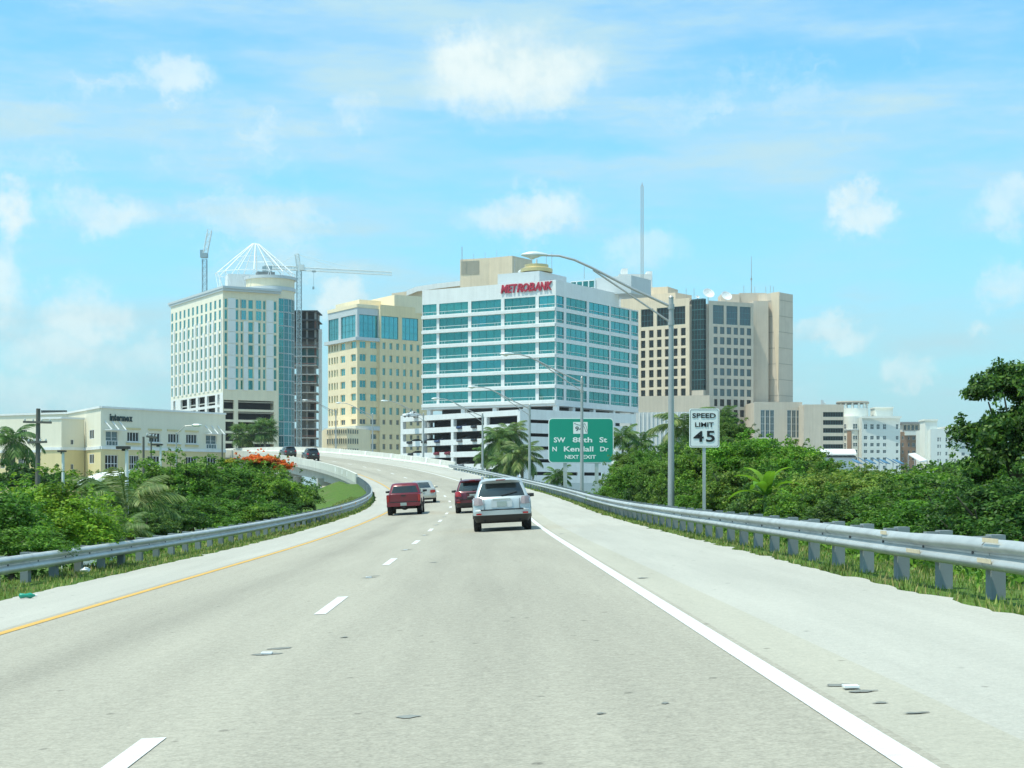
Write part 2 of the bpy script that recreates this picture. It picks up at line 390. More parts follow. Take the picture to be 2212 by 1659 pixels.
def ground_mat():
    m = bpy.data.materials.new('grassy_ground'); m.use_nodes = True; N, L = m.node_tree.nodes, m.node_tree.links
    b = N['Principled BSDF']; b.inputs['Roughness'].default_value = .95; b.inputs['Specular IOR Level'].default_value = .1
    g = N.new('ShaderNodeNewGeometry')
    n1 = N.new('ShaderNodeTexNoise'); n1.inputs['Scale'].default_value = .6; n1.inputs['Detail'].default_value = 8; L.new(g.outputs['Position'], n1.inputs['Vector'])
    n2 = N.new('ShaderNodeTexNoise'); n2.inputs['Scale'].default_value = 7; n2.inputs['Detail'].default_value = 6; L.new(g.outputs['Position'], n2.inputs['Vector'])
    r1 = N.new('ShaderNodeValToRGB'); r1.color_ramp.elements[0].color = (.05, .10, .018, 1); r1.color_ramp.elements[1].color = (.12, .20, .04, 1)
    r1.color_ramp.elements[0].position = .3; r1.color_ramp.elements[1].position = .7; L.new(n2.outputs['Fac'], r1.inputs[0])
    mx = N.new('ShaderNodeMix'); mx.data_type = 'RGBA'; mr = N.new('ShaderNodeMapRange'); L.new(n1.outputs['Fac'], mr.inputs[0])
    for i, q in enumerate((.55, .72, 0, .6)): mr.inputs[1 + i].default_value = q
    L.new(mr.outputs[0], mx.inputs[0]); L.new(r1.outputs[0], mx.inputs[6]); mx.inputs[7].default_value = (.20, .165, .10, 1); L.new(mx.outputs[2], b.inputs['Base Color'])
    sp = N.new('ShaderNodeSeparateXYZ'); L.new(g.outputs['Position'], sp.inputs[0]); m2_ = N.new('ShaderNodeMapRange'); L.new(sp.outputs[1], m2_.inputs[0])
    for i, q in enumerate((170, 215, 0, .92)): m2_.inputs[1 + i].default_value = q
    bounce_lot = N.new('ShaderNodeMix'); bounce_lot.data_type = 'RGBA'; L.new(m2_.outputs[0], bounce_lot.inputs[0]); L.new(mx.outputs[2], bounce_lot.inputs[6]); bounce_lot.inputs[7].default_value = (.36, .36, .33, 1); L.new(bounce_lot.outputs[2], b.inputs['Base Color'])  # unseen paved ground, made pale to bounce light up onto the facades
    bp = N.new('ShaderNodeBump'); bp.inputs['Strength'].default_value = .8; bp.inputs['Distance'].default_value = .1; L.new(n2.outputs['Fac'], bp.inputs['Height']); L.new(bp.outputs[0], b.inputs['Normal'])
    return m
gx = axis(-26, 16, .45, -5000, 5000); gy = axis(-12, 215, .8, -900, 6500)
GX, GY = np.meshgrid(gx, gy); GZ = terrain_z(GX, GY)
V = np.stack([GX, GY, GZ], -1).reshape(-1, 3); nx_, ny_ = len(gx), len(gy)
ii = np.arange(nx_ * ny_).reshape(ny_, nx_)
F = np.stack([ii[:-1, :-1], ii[:-1, 1:], ii[1:, 1:], ii[1:, :-1]], -1).reshape(-1, 4)
gm = np_mesh('ground', V, F, ground_mat()); gm.shade_smooth()
props(link('ground', gm), 'grassy ground and road embankment', None, None, 'structure')

# ------------------------------------------------------------------ facades
class Face:
    """a vertical wall plane through P running left to right (as seen from outside) along d"""
    def __init__(s, P, d): s.P = Vector(P[:2]); s.d = Vector(d[:2]).normalized()
    def t(s, u): k = (u - UC) / FPX; return (k * s.P.y - s.P.x) / (s.d.x - k * s.d.y)
    def z(s, v, t=0.0): return CAMH + (HZ - v) / FPX * (s.P.y + s.d.y * t)
    def pt(s, t, z=0.0, inn=0.0): return Vector((s.P.x + s.d.x * t - s.d.y * inn, s.P.y + s.d.y * t + s.d.x * inn, z))
    @property
    def rz(s): return math.atan2(s.d.y, s.d.x)
def at(u, Y): return ((u - UC) / FPX * Y, Y)
def facade(parent, Fc, ts, zs, opens, depth, m, name='wall'):
    mb = MB(); idx = {}
    def vid(i, j, b):
        k = (i, j, b)
        if k not in idx: idx[k] = len(mb.v); mb.v.append(tuple(Fc.pt(ts[i], zs[j], depth if b else 0)))
        return idx[k]
    def add(*q): mb.f.append(q); mb.m.append(0)
    nx, nz = len(ts) - 1, len(zs) - 1
    for i in range(nx):
        for j in range(nz):
            if (i, j) not in opens: add(vid(i, j, 0), vid(i + 1, j, 0), vid(i + 1, j + 1, 0), vid(i, j + 1, 0))
            else:
                if (i - 1, j) not in opens: add(vid(i, j, 0), vid(i, j + 1, 0), vid(i, j + 1, 1), vid(i, j, 1))
                if (i + 1, j) not in opens: add(vid(i + 1, j, 1), vid(i + 1, j + 1, 1), vid(i + 1, j + 1, 0), vid(i + 1, j, 0))
                if (i, j - 1) not in opens: add(vid(i, j, 0), vid(i, j, 1), vid(i + 1, j, 1), vid(i + 1, j, 0))
                if (i, j + 1) not in opens: add(vid(i, j + 1, 1), vid(i, j + 1, 0), vid(i + 1, j + 1, 0), vid(i + 1, j + 1, 1))
    return mb.build(name, m, parent)
WIN = {}
def win_mesh(key, pane, frame, fx=.06, fz=.05, mx=(), mz=(), depth=.25, rail=None, bar=.5):
    """unit window: frame bars round a recessed pane, x 0..1, z 0..1, y into the wall"""
    if key in WIN: return WIN[key]
    mb = MB(); d = depth
    mb.face([(0, d, 0), (1, d, 0), (1, d, 1), (0, d, 1)], 0)
    def bar_(x0, x1, z0, z1, m=1, y0=d - .08, y1=d - .005): mb.box(((x0 + x1) / 2, (y0 + y1) / 2, (z0 + z1) / 2), (x1 - x0, y1 - y0, z1 - z0), m)
    if fx: bar_(0, fx, 0, 1); bar_(1 - fx, 1, 0, 1)
    if fz: bar_(fx, 1 - fx, 0, fz); bar_(fx, 1 - fx, 1 - fz, 1)
    for x in mx: bar_(x - fx * bar / 2, x + fx * bar / 2, fz, 1 - fz, 1, d - .06)
    zz = [z for z in mz]
    for z in zz:
        xs = [fx] + [q for x in mx for q in (x - fx * bar / 2, x + fx * bar / 2)] + [1 - fx]
        for a, b in zip(xs[::2], xs[1::2]): bar_(a, b, z - fz * bar / 2, z + fz * bar / 2, 1, d - .055)
    if rail:
        mb.box((.5, -.02, rail), (.985, .05, .035), 2)
        for x in (.1, .2, .8, .9) if rail < .3 else (): mb.box((x, -.02, rail / 2), (.006, .04, rail), 2)
    WIN[key] = mb.mesh('window_' + key, [pane, frame, frame if not rail else MATS['white_paint']])
    return WIN[key]
def window(parent, Fc, t0, t1, z0, z1, me, name='window'):
    p = Fc.pt(t0, z0) - wloc(parent)
    return link(name, me, parent, p, (0, 0, Fc.rz), (t1 - t0, 1, z1 - z0))
def spans_t(Fc, start, end, spans):
    ts = [start]
    for a, b in spans: ts += [Fc.t(a), Fc.t(b)]
    ts.append(end)
    return ts
def clean(vals, wins):
    """drop zero-width cells at either end; returns values and the cell indexes that are windows"""
    out, cells = [vals[0]], []
    for i in range(1, len(vals)):
        if vals[i] - out[-1] > 0.02:
            if (i - 1) in wins: cells.append(len(out) - 1)
            out.append(vals[i])
    return out, cells
def grid_facade(parent, Fc, tspans, zspans, t0, t1, z0, z1, depth, m, me, skip=(), name='wall', wname='window'):
    """wall with a window in every crossing of the spans; me may be a function of (col,row)"""
    tv = [t0] + [q for s_ in tspans for q in s_] + [t1]; zv = [z0] + [q for s_ in zspans for q in s_] + [z1]
    ts, tc = clean(tv, set(range(1, len(tv) - 1, 2))); zs, zcells = clean(zv, set(range(1, len(zv) - 1, 2)))
    opens = set()
    for a, i in enumerate(tc):
        for b, j in enumerate(zcells):
            if (a, b) in skip: continue
            opens.add((i, j))
            mm = me(a, b) if callable(me) else me
            if mm is not None: window(parent, Fc, ts[i], ts[i + 1], zs[j], zs[j + 1], mm, wname)
    return facade(parent, Fc, ts, zs, opens, depth, m, name)
def core(parent, poly, z0, z1, m, shrink=.55, name='rear_wall', roofm=None):
    c = Vector((sum(p[0] for p in poly) / len(poly), sum(p[1] for p in poly) / len(poly)))
    pp = []
    for p in poly:
        q = Vector(p[:2]) - c; L_ = q.length; pp.append(c + q * (1 - shrink * 1.5 / L_))
    mb = MB(); mb.prism([(p.x, p.y) for p in pp], z0, z1); return mb.build(name, m, parent)
def slab(parent, poly, z0, z1, m, name, grow=0.0):
    c = Vector((sum(p[0] for p in poly) / len(poly), sum(p[1] for p in poly) / len(poly)))
    pp = []
    for p in poly:
        q = Vector(p[:2]) - c; pp.append(c + q * (1 + grow / q.length))
    mb = MB(); mb.prism([(p.x, p.y) for p in pp], z0, z1); return mb.build(name, m, parent)
def boxpart(parent, name, u0, u1, v0, v1, Y, deep, m, rz=0.0):
    """a box seen between pixel columns u0..u1 and rows v0 (top)..v1 at distance Y"""
    x0, x1 = (u0 - UC) / FPX * Y, (u1 - UC) / FPX * Y; z1, z0 = CAMH + (HZ - v0) / FPX * Y, CAMH + (HZ - v1) / FPX * Y
    mb = MB(); mb.box(((x0 + x1) / 2, Y + deep / 2, (z0 + z1) / 2), (x1 - x0, deep, z1 - z0), 0, rz)
    return mb.build(name, m, parent)

M_WHITE = mat('white_paint', (.74, .75, .74), .65, var=.07, scale=.5, streak=.10)
M_TEAL = mat('teal_glass', (.065, .31, .31), .06, metal=.72, var=.10, scale=.25, rand=.17, tilt=.07)
M_TEALF = mat('teal_frame', (.06, .22, .23), .5)
M_BLUEG = mat('blue_green_glass', (.10, .36, .38), .07, metal=.7, var=.10, scale=.3, rand=.18, tilt=.06)
M_DARKG = mat('dark_glass', (.014, .018, .018), .12, spec=.35, var=.1, scale=.4, rand=.2, tilt=.02)
M_GREYG = mat('grey_glass', (.11, .15, .16), .09, metal=.5, var=.1, scale=.4, rand=.15, tilt=.03)
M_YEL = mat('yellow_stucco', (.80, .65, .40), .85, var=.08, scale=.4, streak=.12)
M_YEL_LIT = mat('lit_tone_yellow_stucco', (.86, .74, .52), .85, var=.07, scale=.4, streak=.10)  # paler copy of the yellow: left-side sunlight put into the colour
M_CREAM = mat('cream_stucco', (.72, .68, .55), .85, var=.06, scale=.5, streak=.06)
M_OCHRE = mat('ochre_stucco', (.68, .57, .31), .85, var=.07, scale=.6, streak=.07)
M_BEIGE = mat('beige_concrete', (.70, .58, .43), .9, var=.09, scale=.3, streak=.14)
M_BEIGE2 = mat('shade_tone_beige_concrete', (.61, .53, .43), .9, var=.10, scale=.3, streak=.14)  # duller copy of the beige: shade of turned-away faces put into the colour
M_GREYC = mat('grey_cladding', (.54, .58, .59), .6, var=.05, scale=.5, streak=.05)
M_ROOF = mat('roof_membrane', (.66, .67, .66), .8, var=.08)
M_CONC = mat('bridge_concrete', (.47, .47, .43), .9, var=.14, scale=1.2, streak=.16, bump=.2)
M_DARK = mat('interior_shade_black', (.02, .022, .022), .9)  # near-black walls: the shade of deep interiors put into the colour
M_WPANEL = mat('white_wall_panel', (.78, .77, .74), .7, var=.05, scale=.6, streak=.04)
M_GALV = mat('galvanised_steel', (.50, .52, .505), .48, metal=.35, var=.26, scale=2.6, rand=.09, streak=.10)
M_ALU = mat('pole_aluminium', (.44, .44, .43), .45, metal=.5, var=.1, scale=2)

# ------------------------------------------------------------------ bank office block and garage
K0 = at(1200.6, 375.0)
FL, FR = Face(K0, (.847, -.527)), Face(K0, (.527, .847))
off = thing('office_building', 'white banded teal glass office block with red sign on its roof fascia', 'building', (K0[0], K0[1], -3))
z_top, z_bot = FL.z(604.5), FL.z(873.5)
pitch = (FL.z(604.5 + 27) - FL.z(873.5 - 8)) / 7.0
zw = []
for k in range(7):
    z0 = FL.z(873.5) + 1.15 + k * pitch; zw.append((z0, z0 + pitch * .74))
M_wt = win_mesh('teal', M_TEAL, M_TEALF, .007, .015, (.25, .5, .75), (), .22, rail=.26)
M_wtn = win_mesh('tealnarrow', M_TEAL, M_TEALF, .012, .015, (.5,), (), .22, rail=.26)
def zoom3(x): return (1040 + x / 2.86) * .864
tl = [(FL.t(zoom3(a)), FL.t(zoom3(b))) for a, b in ((47, 147), (166, 372), (395, 608), (632, 854), (878, 998))]
tl[-1] = (tl[-1][0], -0.0)
tr = [(FR.t(zoom3(a)), FR.t(zoom3(b))) for a, b in ((1002, 1058), (1075, 1222), (1238, 1383), (1394, 1527), (1540, 1588))]
tr[0] = (0.0, tr[0][1])
tLend, tRend = FL.t(912), FR.t(1379)
grid_facade(off, FL, tl, zw, tLend, 0.0, z_bot, z_top, .3, M_WHITE, lambda a, b: M_wtn if a in (0, 4) else M_wt)
grid_facade(off, FR, tr, zw, 0.0, tRend, z_bot, zw[-1][1] + .3, .3, M_WHITE, lambda a, b: M_wtn if a in (0, 4) else M_wt)
tRtop = FR.t(1337)
facade(off, FR, [0.0, tRtop], [zw[-1][1] + .3, z_top], set(), .3, M_WHITE)
polyO = [FL.pt(tLend)[:2], K0, FR.pt(tRend)[:2], tuple(Vector(FL.pt(tLend)[:2]) + Vector(FR.pt(tRend)[:2]) - Vector(K0))]
polyT = [FL.pt(tLend)[:2], K0, FR.pt(tRtop)[:2], tuple(Vector(FL.pt(tLend)[:2]) + Vector(FR.pt(tRtop)[:2]) - Vector(K0))]
core(off, polyO, z_bot + .1, zw[-1][1] + .28, M_WHITE, .5)
slab(off, polyT, zw[-1][1] + .29, z_top - .3, M_ROOF, 'roof', -.4)
slab(off, polyO, z_bot - .25, z_bot - .01, M_WHITE, 'floor_slab', .15)
# projecting ledges on the long face
for (a, b) in zw:
    mb = MB(); p = FL.pt(tLend / 2, a - .52, -.22); mb.box(p, (abs(tLend) - .1, .42, .7), 0, FL.rz); mb.build('ledge', M_WHITE, off)
# columns down to the garage roof, penthouse, glass box and rooftop kit
for Fc, tt in ((FL, (-.4, -8.5, -17, -26, -36)), (FR, (9, 19, 29, 40))):
    for t in tt:
        mb = MB(); p = Fc.pt(t, (z_bot + 14) / 2 - .13, .8); mb.box(p, (1.1, 1.1, z_bot - 14.3), 0, Fc.rz); mb.build('column', M_WHITE, off)
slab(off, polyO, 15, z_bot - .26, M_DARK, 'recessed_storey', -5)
pent = Face(at(1204, 384), (.847, -.527))
def blk(parent, name, Fc, t0, t1, z0, z1, deep, m):
    mb = MB(); mb.prism([Fc.pt(t0)[:2], Fc.pt(t1)[:2], Fc.pt(t1, 0, deep)[:2], Fc.pt(t0, 0, deep)[:2]], z0, z1); return mb.build(name, m, parent)
PF = Face(at(1165, 387), (.847, -.527))
blk(off, 'penthouse', PF, PF.t(1075), 0, z_top - .31, PF.z(585), 13, M_GREYC)
mb = MB(); pv = PF.pt(-1.8, PF.z(604), -.03); mb.box(pv + Vector((0, 0, .4)), (1.1, .06, 1.5), 0, PF.rz); mb.build('penthouse_door', M_GREYC, off)
cx_ = PF.pt(-6, PF.z(585), 5)
mb = MB(); mb.lathe([(2.6, 0), (2.6, .9), (2.2, 1.2)], cx_, 20); mb.build('roof_fan', M_ROOF, off, smooth=40)
p = px(1159, 580, 392); mb = MB(); mb.lathe([(3.9, -1.0), (3.9, -.2), (2.9, .25), (2.9, .55), (2.9, .85), (2.2, .9)], p, 28); mb.build('roof_cooling_ring', mat('gold_metal', (.66, .52, .26), .4, metal=.6), off, smooth=40)
mb = MB(); mb.tube([p + Vector((0, 0, .8)), p + Vector((0, 0, 2.2))], .25, 6); mb.build('roof_vent_pipe', M_GREYC, off)
GF = Face(at(1285, 402), (.847, -.527)); GFR = Face(at(1285, 402), (.527, .847))
gz = (z_top - .29, GF.z(600))
blk(off, 'glass_penthouse', GFR, .3, GFR.t(1330), gz[0], gz[1] - .05, -10, M_GREYC)
for Fc, us in ((GF, [1233, 1246, 1259, 1272, 1285]), (GFR, [1285, 1296, 1307, 1318, 1330])):
    for a, b in zip(us[:-1], us[1:]):
        window(off, Fc, Fc.t(a) + .05, Fc.t(b) - .05, gz[0] + .1, gz[1] - .5, win_mesh('pent', M_TEAL, M_WHITE, .06, .05, (), (.5,), -.06), 'penthouse_window')
for (u, v0, v1) in ((1112, 560, 596), (1180, 548, 590), (1192, 545, 592), (1262, 575, 602)):
    mb = MB(); mb.tube([px(u, v1, 395), px(u, v0, 395)], .06, 5); mb.build('roof_antenna', M_ALU, off)

def text_part(parent, name, body, P, rz, height, width, m, extrude=.05, bold=0.0, shear=0.0, tilt=90):
    cu = bpy.data.curves.new(name, 'FONT'); cu.body = body; cu.size = 1.0; cu.extrude = .04; cu.offset = bold; cu.shear = shear; cu.align_x = 'LEFT'; cu.resolution_u = 3
    tmp = bpy.data.objects.new('tmp', cu); C.objects.link(tmp); dg = bpy.context.evaluated_depsgraph_get(); dg.update()
    me = bpy.data.meshes.new_from_object(tmp.evaluated_get(dg)); bpy.data.objects.remove(tmp); bpy.data.curves.remove(cu)
    n = len(me.vertices); co = np.empty(n * 3); me.vertices.foreach_get('co', co); co = co.reshape(-1, 3)
    lo, hi = co.min(0), co.max(0)
    co[:, 0] = (co[:, 0] - lo[0]) / (hi[0] - lo[0]) * width; co[:, 1] = (co[:, 1] - lo[1]) / (hi[1] - lo[1]) * height; co[:, 2] = (co[:, 2] - lo[2]) / max(hi[2] - lo[2], 1e-6) * extrude
    me.vertices.foreach_set('co', co.ravel()); me.materials.clear(); me.materials.append(m); me.update()
    o = link(name, me, parent, Vector(P) - (wloc(parent) if parent else Vector()), (R(tilt), 0, rz))
    return o
M_RED = mat('sign_red', (.42, .02, .05), .5, var=.05)
def letters_run(parent, name, text, Fc, t0, t1, z0, z1, m, bold=.02, shear=0.0, ext=.25, out=.02):
    """each letter of a wall sign its own part"""
    wd = {'M': 1.15, 'W': 1.3, 'i': .38, 'l': .38, 't': .5, 'r': .55, 'm': 1.35, 'E': .85, 'T': .85, ' ': .5}
    tot = sum(wd.get(c, 1.0) for c in text); x = t0; k = (t1 - t0) / tot
    asc = 'bdfhkltiABCDEFGHIJKLMNOPQRSTUVWXYZ0123456789'
    for c in text:
        w = wd.get(c, 1.0) * k
        if c != ' ':
            h = (z1 - z0) * (1.0 if c in asc else .72)
            text_part(parent, name, c, Fc.pt(x + w * .06, z0, -out), Fc.rz, h, w * (.88 if shear == 0 else 1.05), m, ext, bold, shear)
        x += w
letters_run(off, 'sign_letter', 'METROBANK', FL, FL.t(1082), FL.t(1192), FL.z(629, -6), FL.z(610.5, -6), M_RED, .03, .22, .3)

# parking garage in front and left of it
KG = at(1122, 355.0); GL, GR = Face(KG, (.633, -.774)), Face(KG, (.75, .66))
gar = thing('parking_garage', 'white open parking garage in front of the banded glass office', 'building', (KG[0], KG[1], -3))
tGL = GL.t(866); tGR = GR.t(1374)
lv = [GR.z(v) for v in (1068, 1036, 1008, 980, 952, 922.5, 893)]       # slab lines
polyG = [GL.pt(tGL)[:2], KG, GR.pt(tGR)[:2], tuple(Vector(GL.pt(tGL)[:2]) + Vector(GR.pt(tGR)[:2]) - Vector(KG))]
M_GDECK = mat('garage_deck', (.42, .42, .40), .9, var=.1)
for k, z in enumerate(lv):
    slab(gar, polyG, z - .35, z, M_GDECK, 'deck', -.9)
    mb = MB(); p = GL.pt(tGL / 2 - .2, z + .22, .15); mb.box(p, (abs(tGL) - .4, .3, 1.25), 0, GL.rz); mb.build('parapet', M_WHITE, gar)
ts = [0, .7]; spans = []
for a, b in ((1146, 1192), (1204, 1248), (1262, 1306), (1320, 1366)): spans.append((GR.t(a), GR.t(b)))
grid_facade(gar, GR, spans, [(z + 1.0, z + 1.75) for z in lv[:-1]], 0.0, tGR, -3.0, lv[-1] + 1.0, .35, M_WHITE, None)
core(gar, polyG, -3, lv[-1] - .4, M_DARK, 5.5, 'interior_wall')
for t in (tGL + .3, tGL * .80, tGL * .545, tGL * .27, -.3):
    mb = MB(); p = GL.pt(t, (lv[-1] - 3) / 2, .5); mb.box(p, (.95, .95, lv[-1] + 3 + (2.2 if t < tGL * .9 else 1.0)), 0, GL.rz); mb.build('column', M_WHITE, gar)
# short white deck with planter sign beside the ramp under the exit sign
low = thing('garage_ramp_wall', 'low grey ramp wall below the green exit sign', 'wall', (20, 240, -3))
blk(low, 'ramp_wall', Face(at(1165, 215), (.93, .37)), 0, 12, -3, CAMH + (HZ - 1043) / FPX * 215, .6, M_GREYC)

# ------------------------------------------------------------------ beige block with white curved roof behind
bb = thing('rear_office', 'beige block with a long white sloping roof behind the banded glass office', 'building', (-10, 520, -3))
BF = Face(at(846, 560), (.93, -.37))
def zq(v, Y): return CAMH + (HZ - v) / FPX * Y
pts = [(846, 634), (870, 628), (900, 618), (990, 603), (1090, 580), (1095, 580)]
def ribbon(parent, name, pts, thick, deep, m, Fc, rise=0.0):
    rings = []
    for u, v in pts:
        t = Fc.t(u); z = Fc.z(v, t)
        rings.append([Fc.pt(t, z - thick, 0), Fc.pt(t, z, 0), Fc.pt(t, z + rise, deep), Fc.pt(t, z + rise - thick, deep)])
    mb = MB(); mb.loft(rings); return mb.build(name, m, parent)
ribbon(bb, 'wall', [(846, 634), (880, 629), (990, 607), (1110, 596)], 40, 25, M_BEIGE, BF)
ribbon(bb, 'roof', [(878, 628), (900, 619), (940, 613), (990, 607), (1040, 600), (1080, 591), (1100, 584)], 1.7, 14, M_WHITE, Face(at(846, 558), (.93, -.37)), 2.2)
BX = Face(at(1056, 520), (.93, -.37)); BXr = Face(at(1056, 520), (.55, .83))
blk(bb, 'plant_room', BX, BX.t(994), 0, 60, BX.z(557), 14, M_BEIGE)
mb = MB()
for k in range(14):
    z0, z1 = BX.z(589), BX.z(562); z = z0 + (z1 - z0) * k / 13; p = BX.pt((BX.t(996) + BX.t(1035)) / 2, z, -.08); mb.box(p, (BX.t(1035) - BX.t(996), .16, (z1 - z0) / 13 * .55), 0, BX.rz)
mb.build('louvre', mat('louvre_metal', (.42, .40, .34), .7), bb)['kind'] = 'stuff'
blk(bb, 'plant_room', BXr, .02, BXr.t(1100), 60, BXr.z(557) - .02, -9, M_BEIGE)
for (u, v) in ((998, 533), (1023, 548), (1048, 545), (1073, 541), (1098, 550)):
    mb = MB(); mb.tube([px(u, 566, 522), px(u, v, 522)], .12 if u < 1000 else .05, 5); mb.build('roof_antenna', M_ALU, bb)

# ------------------------------------------------------------------ yellow tower
def zoom2(x): return (780 + x / 2.96) * .864
def zoom2v(y): return (600 + y / 2.96) * .864
YK = at(zoom2(335), 477.0); YL, YR = Face(YK, (.517, -.856)), Face(YK, (.763, .646))
yt = thing('yellow_tower', 'yellow office tower with blue glass top storeys left of the banded glass office', 'building', (YK[0], YK[1], -3))
tYL, tYS, tYR = YL.t(zoom2(118)), YR.t(zoom2(492)), YR.t(930)
zwY = [(YR.z(zoom2v(b)), YR.z(zoom2v(a))) for a, b in ((1322, 1362), (1231, 1287), (1133, 1188), (1035, 1090), (937, 992), (840, 894), (745, 797))]
zB, zC0, zC1, zT = -3.0, YR.z(zoom2v(735)), YR.z(zoom2v(712)), YR.z(zoom2v(482))
zbase = YR.z(zoom2v(1366))
w_sq = win_mesh('yellowwin', M_BLUEG, M_YEL_LIT, .05, .05, (.5,), (), .3)
w_dk = win_mesh('darkwin', M_GREYG, M_YEL_LIT, .07, .06, (.5,), (), .3)
basez = [(YR.z(zoom2v(b)), YR.z(zoom2v(a))) for a, b in ((1578, 1612), (1503, 1548), (1432, 1472))]
def yw(a, b): return w_dk if b < 4 else w_sq
YLs = [(YL.t(zoom2(a)), YL.t(zoom2(b))) for a, b in ((124, 134), (143, 154), (163, 174), (182, 191), (211, 245), (288, 324))]
YRs = [(YR.t(zoom2(a)), YR.t(zoom2(b))) for a, b in ((353, 401), (432, 480))]
YSs = [(YR.t(zoom2(a)), YR.t(zoom2(b))) for a, b in ((510, 531), (561, 582), (611, 633), (662, 684), (712, 733), (762, 783))]
YF2 = Face(YR.pt(0, 0, -.9), YR.d)
mb = MB(); mb.prism([YR.pt(tYS + .01)[:2], YR.pt(tYS + .01, 0, -.88)[:2], YR.pt(tYS + .4, 0, -.88)[:2], YR.pt(tYS + .4, 0, .3)[:2]], -3, YR.z(zoom2v(482)) - .5); mb.build('return_wall', M_YEL_LIT, yt)
for Fc, sp_, a, b, m_ in ((YL, YLs, tYL, 0.0, M_YEL_LIT), (YR, YRs, 0.0, tYS, M_YEL), (YF2, YSs, tYS, tYR, M_YEL)):
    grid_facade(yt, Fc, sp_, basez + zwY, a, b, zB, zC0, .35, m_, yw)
# two-storey glass band on top
zg0, zg1 = YR.z(zoom2v(718)), YR.z(zoom2v(548))
w_big = win_mesh('bigteal', M_BLUEG, M_TEALF, .02, .02, (.25, .5, .75), (.33, .62), .3)
for Fc, sp_, a, b, m_ in ((YL, ((122, 196), (214, 322)), tYL, 0.0, M_GREYC), (YR, ((350, 488),), 0.0, tYS, M_GREYC), (YF2, ((510, 640), (667, 787)), tYS, tYR, M_YEL)):
    ztop = zT if Fc is not YF2 else YR.z(zoom2v(465))
    grid_facade(yt, Fc, [(Fc.t(zoom2(q)), Fc.t(zoom2(r))) for q, r in sp_], [(zg0, zg1)], a, b, zC0, ztop, .35, m_, w_big)
polyY = [YL.pt(tYL)[:2], YK, YR.pt(tYR)[:2], tuple(Vector(YL.pt(tYL)[:2]) + Vector(YR.pt(tYR)[:2]) - Vector(YK))]
core(yt, polyY, zB, zT - 1.0, M_YEL_LIT, .5)
slab(yt, polyY, zC0 - .3, zC1 - .2, M_GREYC, 'cornice', 1.2)
slab(yt, polyY, zbase - 1.6, zbase - .4, M_GREYC, 'cornice', 1.3)
mb = MB(); L1 = YL.pt(tYL / 2, (zT + zg1) / 2 + 1.2, -.05); mb.box(L1, (abs(tYL) + .1, .3, zT - zg1 - 1.6), 0, YL.rz); mb.build('fascia', M_YEL_LIT, yt)
mb = MB(); L1 = YR.pt(tYS / 2, (zT + zg1) / 2 + 1.2, -.05); mb.box(L1, (tYS + .1, .3, zT - zg1 - 1.6), 0, YR.rz); mb.build('fascia', M_YEL_LIT, yt)
PH = Face(at(zoom2(610), 486), (.517, -.856))
blk(yt, 'penthouse', PH, PH.t(zoom2(300)), 0, zT - 1, PH.z(zoom2v(405)), 16, M_YEL_LIT)
blk(yt, 'penthouse', Face(at(zoom2(350), 490), (.517, -.856)), Face(at(zoom2(350), 490), (.517, -.856)).t(zoom2(175)), 0, zT - 1, zq(zoom2v(440), 490), 10, M_YEL_LIT)
# bowed base pavilion
BP = [((zoom2(x) - UC) / FPX * y, y) for x, y in ((82, 478), (110, 472), (180, 467), (260, 466), (345, 469), (375, 473))]
mb = MB(); mb.prism(BP + [(BP[-1][0] + 4, 490), (BP[0][0] - 2, 492)], -3, zq(zoom2v(1397), 470)); mb.build('entrance_pavilion', M_YEL_LIT, yt)
for (pa, pb, n_) in ((1, 2, 4), (2, 3, 5), (3, 4, 5)):
    Fp = Face(BP[pa], Vector(BP[pb]) - Vector(BP[pa])); Lp = (Vector(BP[pb]) - Vector(BP[pa])).length
    for (a, b) in ((1405, 1437), (1470, 1512), (1545, 1590)):
        for k in range(n_):
            t0 = Lp * (k + .2) / n_; window(yt, Fp, t0, t0 + Lp / n_ * .6, zq(zoom2v(b), 470), zq(zoom2v(a), 470), win_mesh('slit', M_GREYG, M_YEL_LIT, .08, .04, (), (), -.07))

# ------------------------------------------------------------------ hotel tower
M_HOT = mat('hotel_cream_stucco', (.82, .72, .53), .85, var=.07, scale=.4, streak=.10); M_HOTL = mat('hotel_lit_tone_stucco', (.84, .78, .64), .85, var=.06, scale=.4, streak=.08)  # left-face copy is paler: its sunlight is put into the colour
def z1u(x): return (400 + x / 2.765) * .864
def z1v(y): return (560 + y / 2.765) * .864
HK = at(z1u(435), 430.0); HL, HR = Face(HK, (.499, -.867)), Face(HK, (.867, .499))
ht = thing('hotel_tower', 'cream hotel tower with white wall panels and a round corner under an open white crown', 'building', (HK[0], HK[1], -3))
tHL, tHR = HL.t(z1u(75)), HR.t(z1u(820))
hz = [HR.z(z1v(y)) for y in (1150, 1070, 990, 907, 825, 745, 665, 585, 510)]
rows = [(hz[k] + .35, hz[k + 1] - .12) for k in range(8)]
w_h = win_mesh('hotel', M_TEAL, M_CREAM, .08, .04, (), (), .3); w_hl = win_mesh('hotelleft', M_TEAL, M_CREAM, .05, .04, (), (), .09)
w_p = None
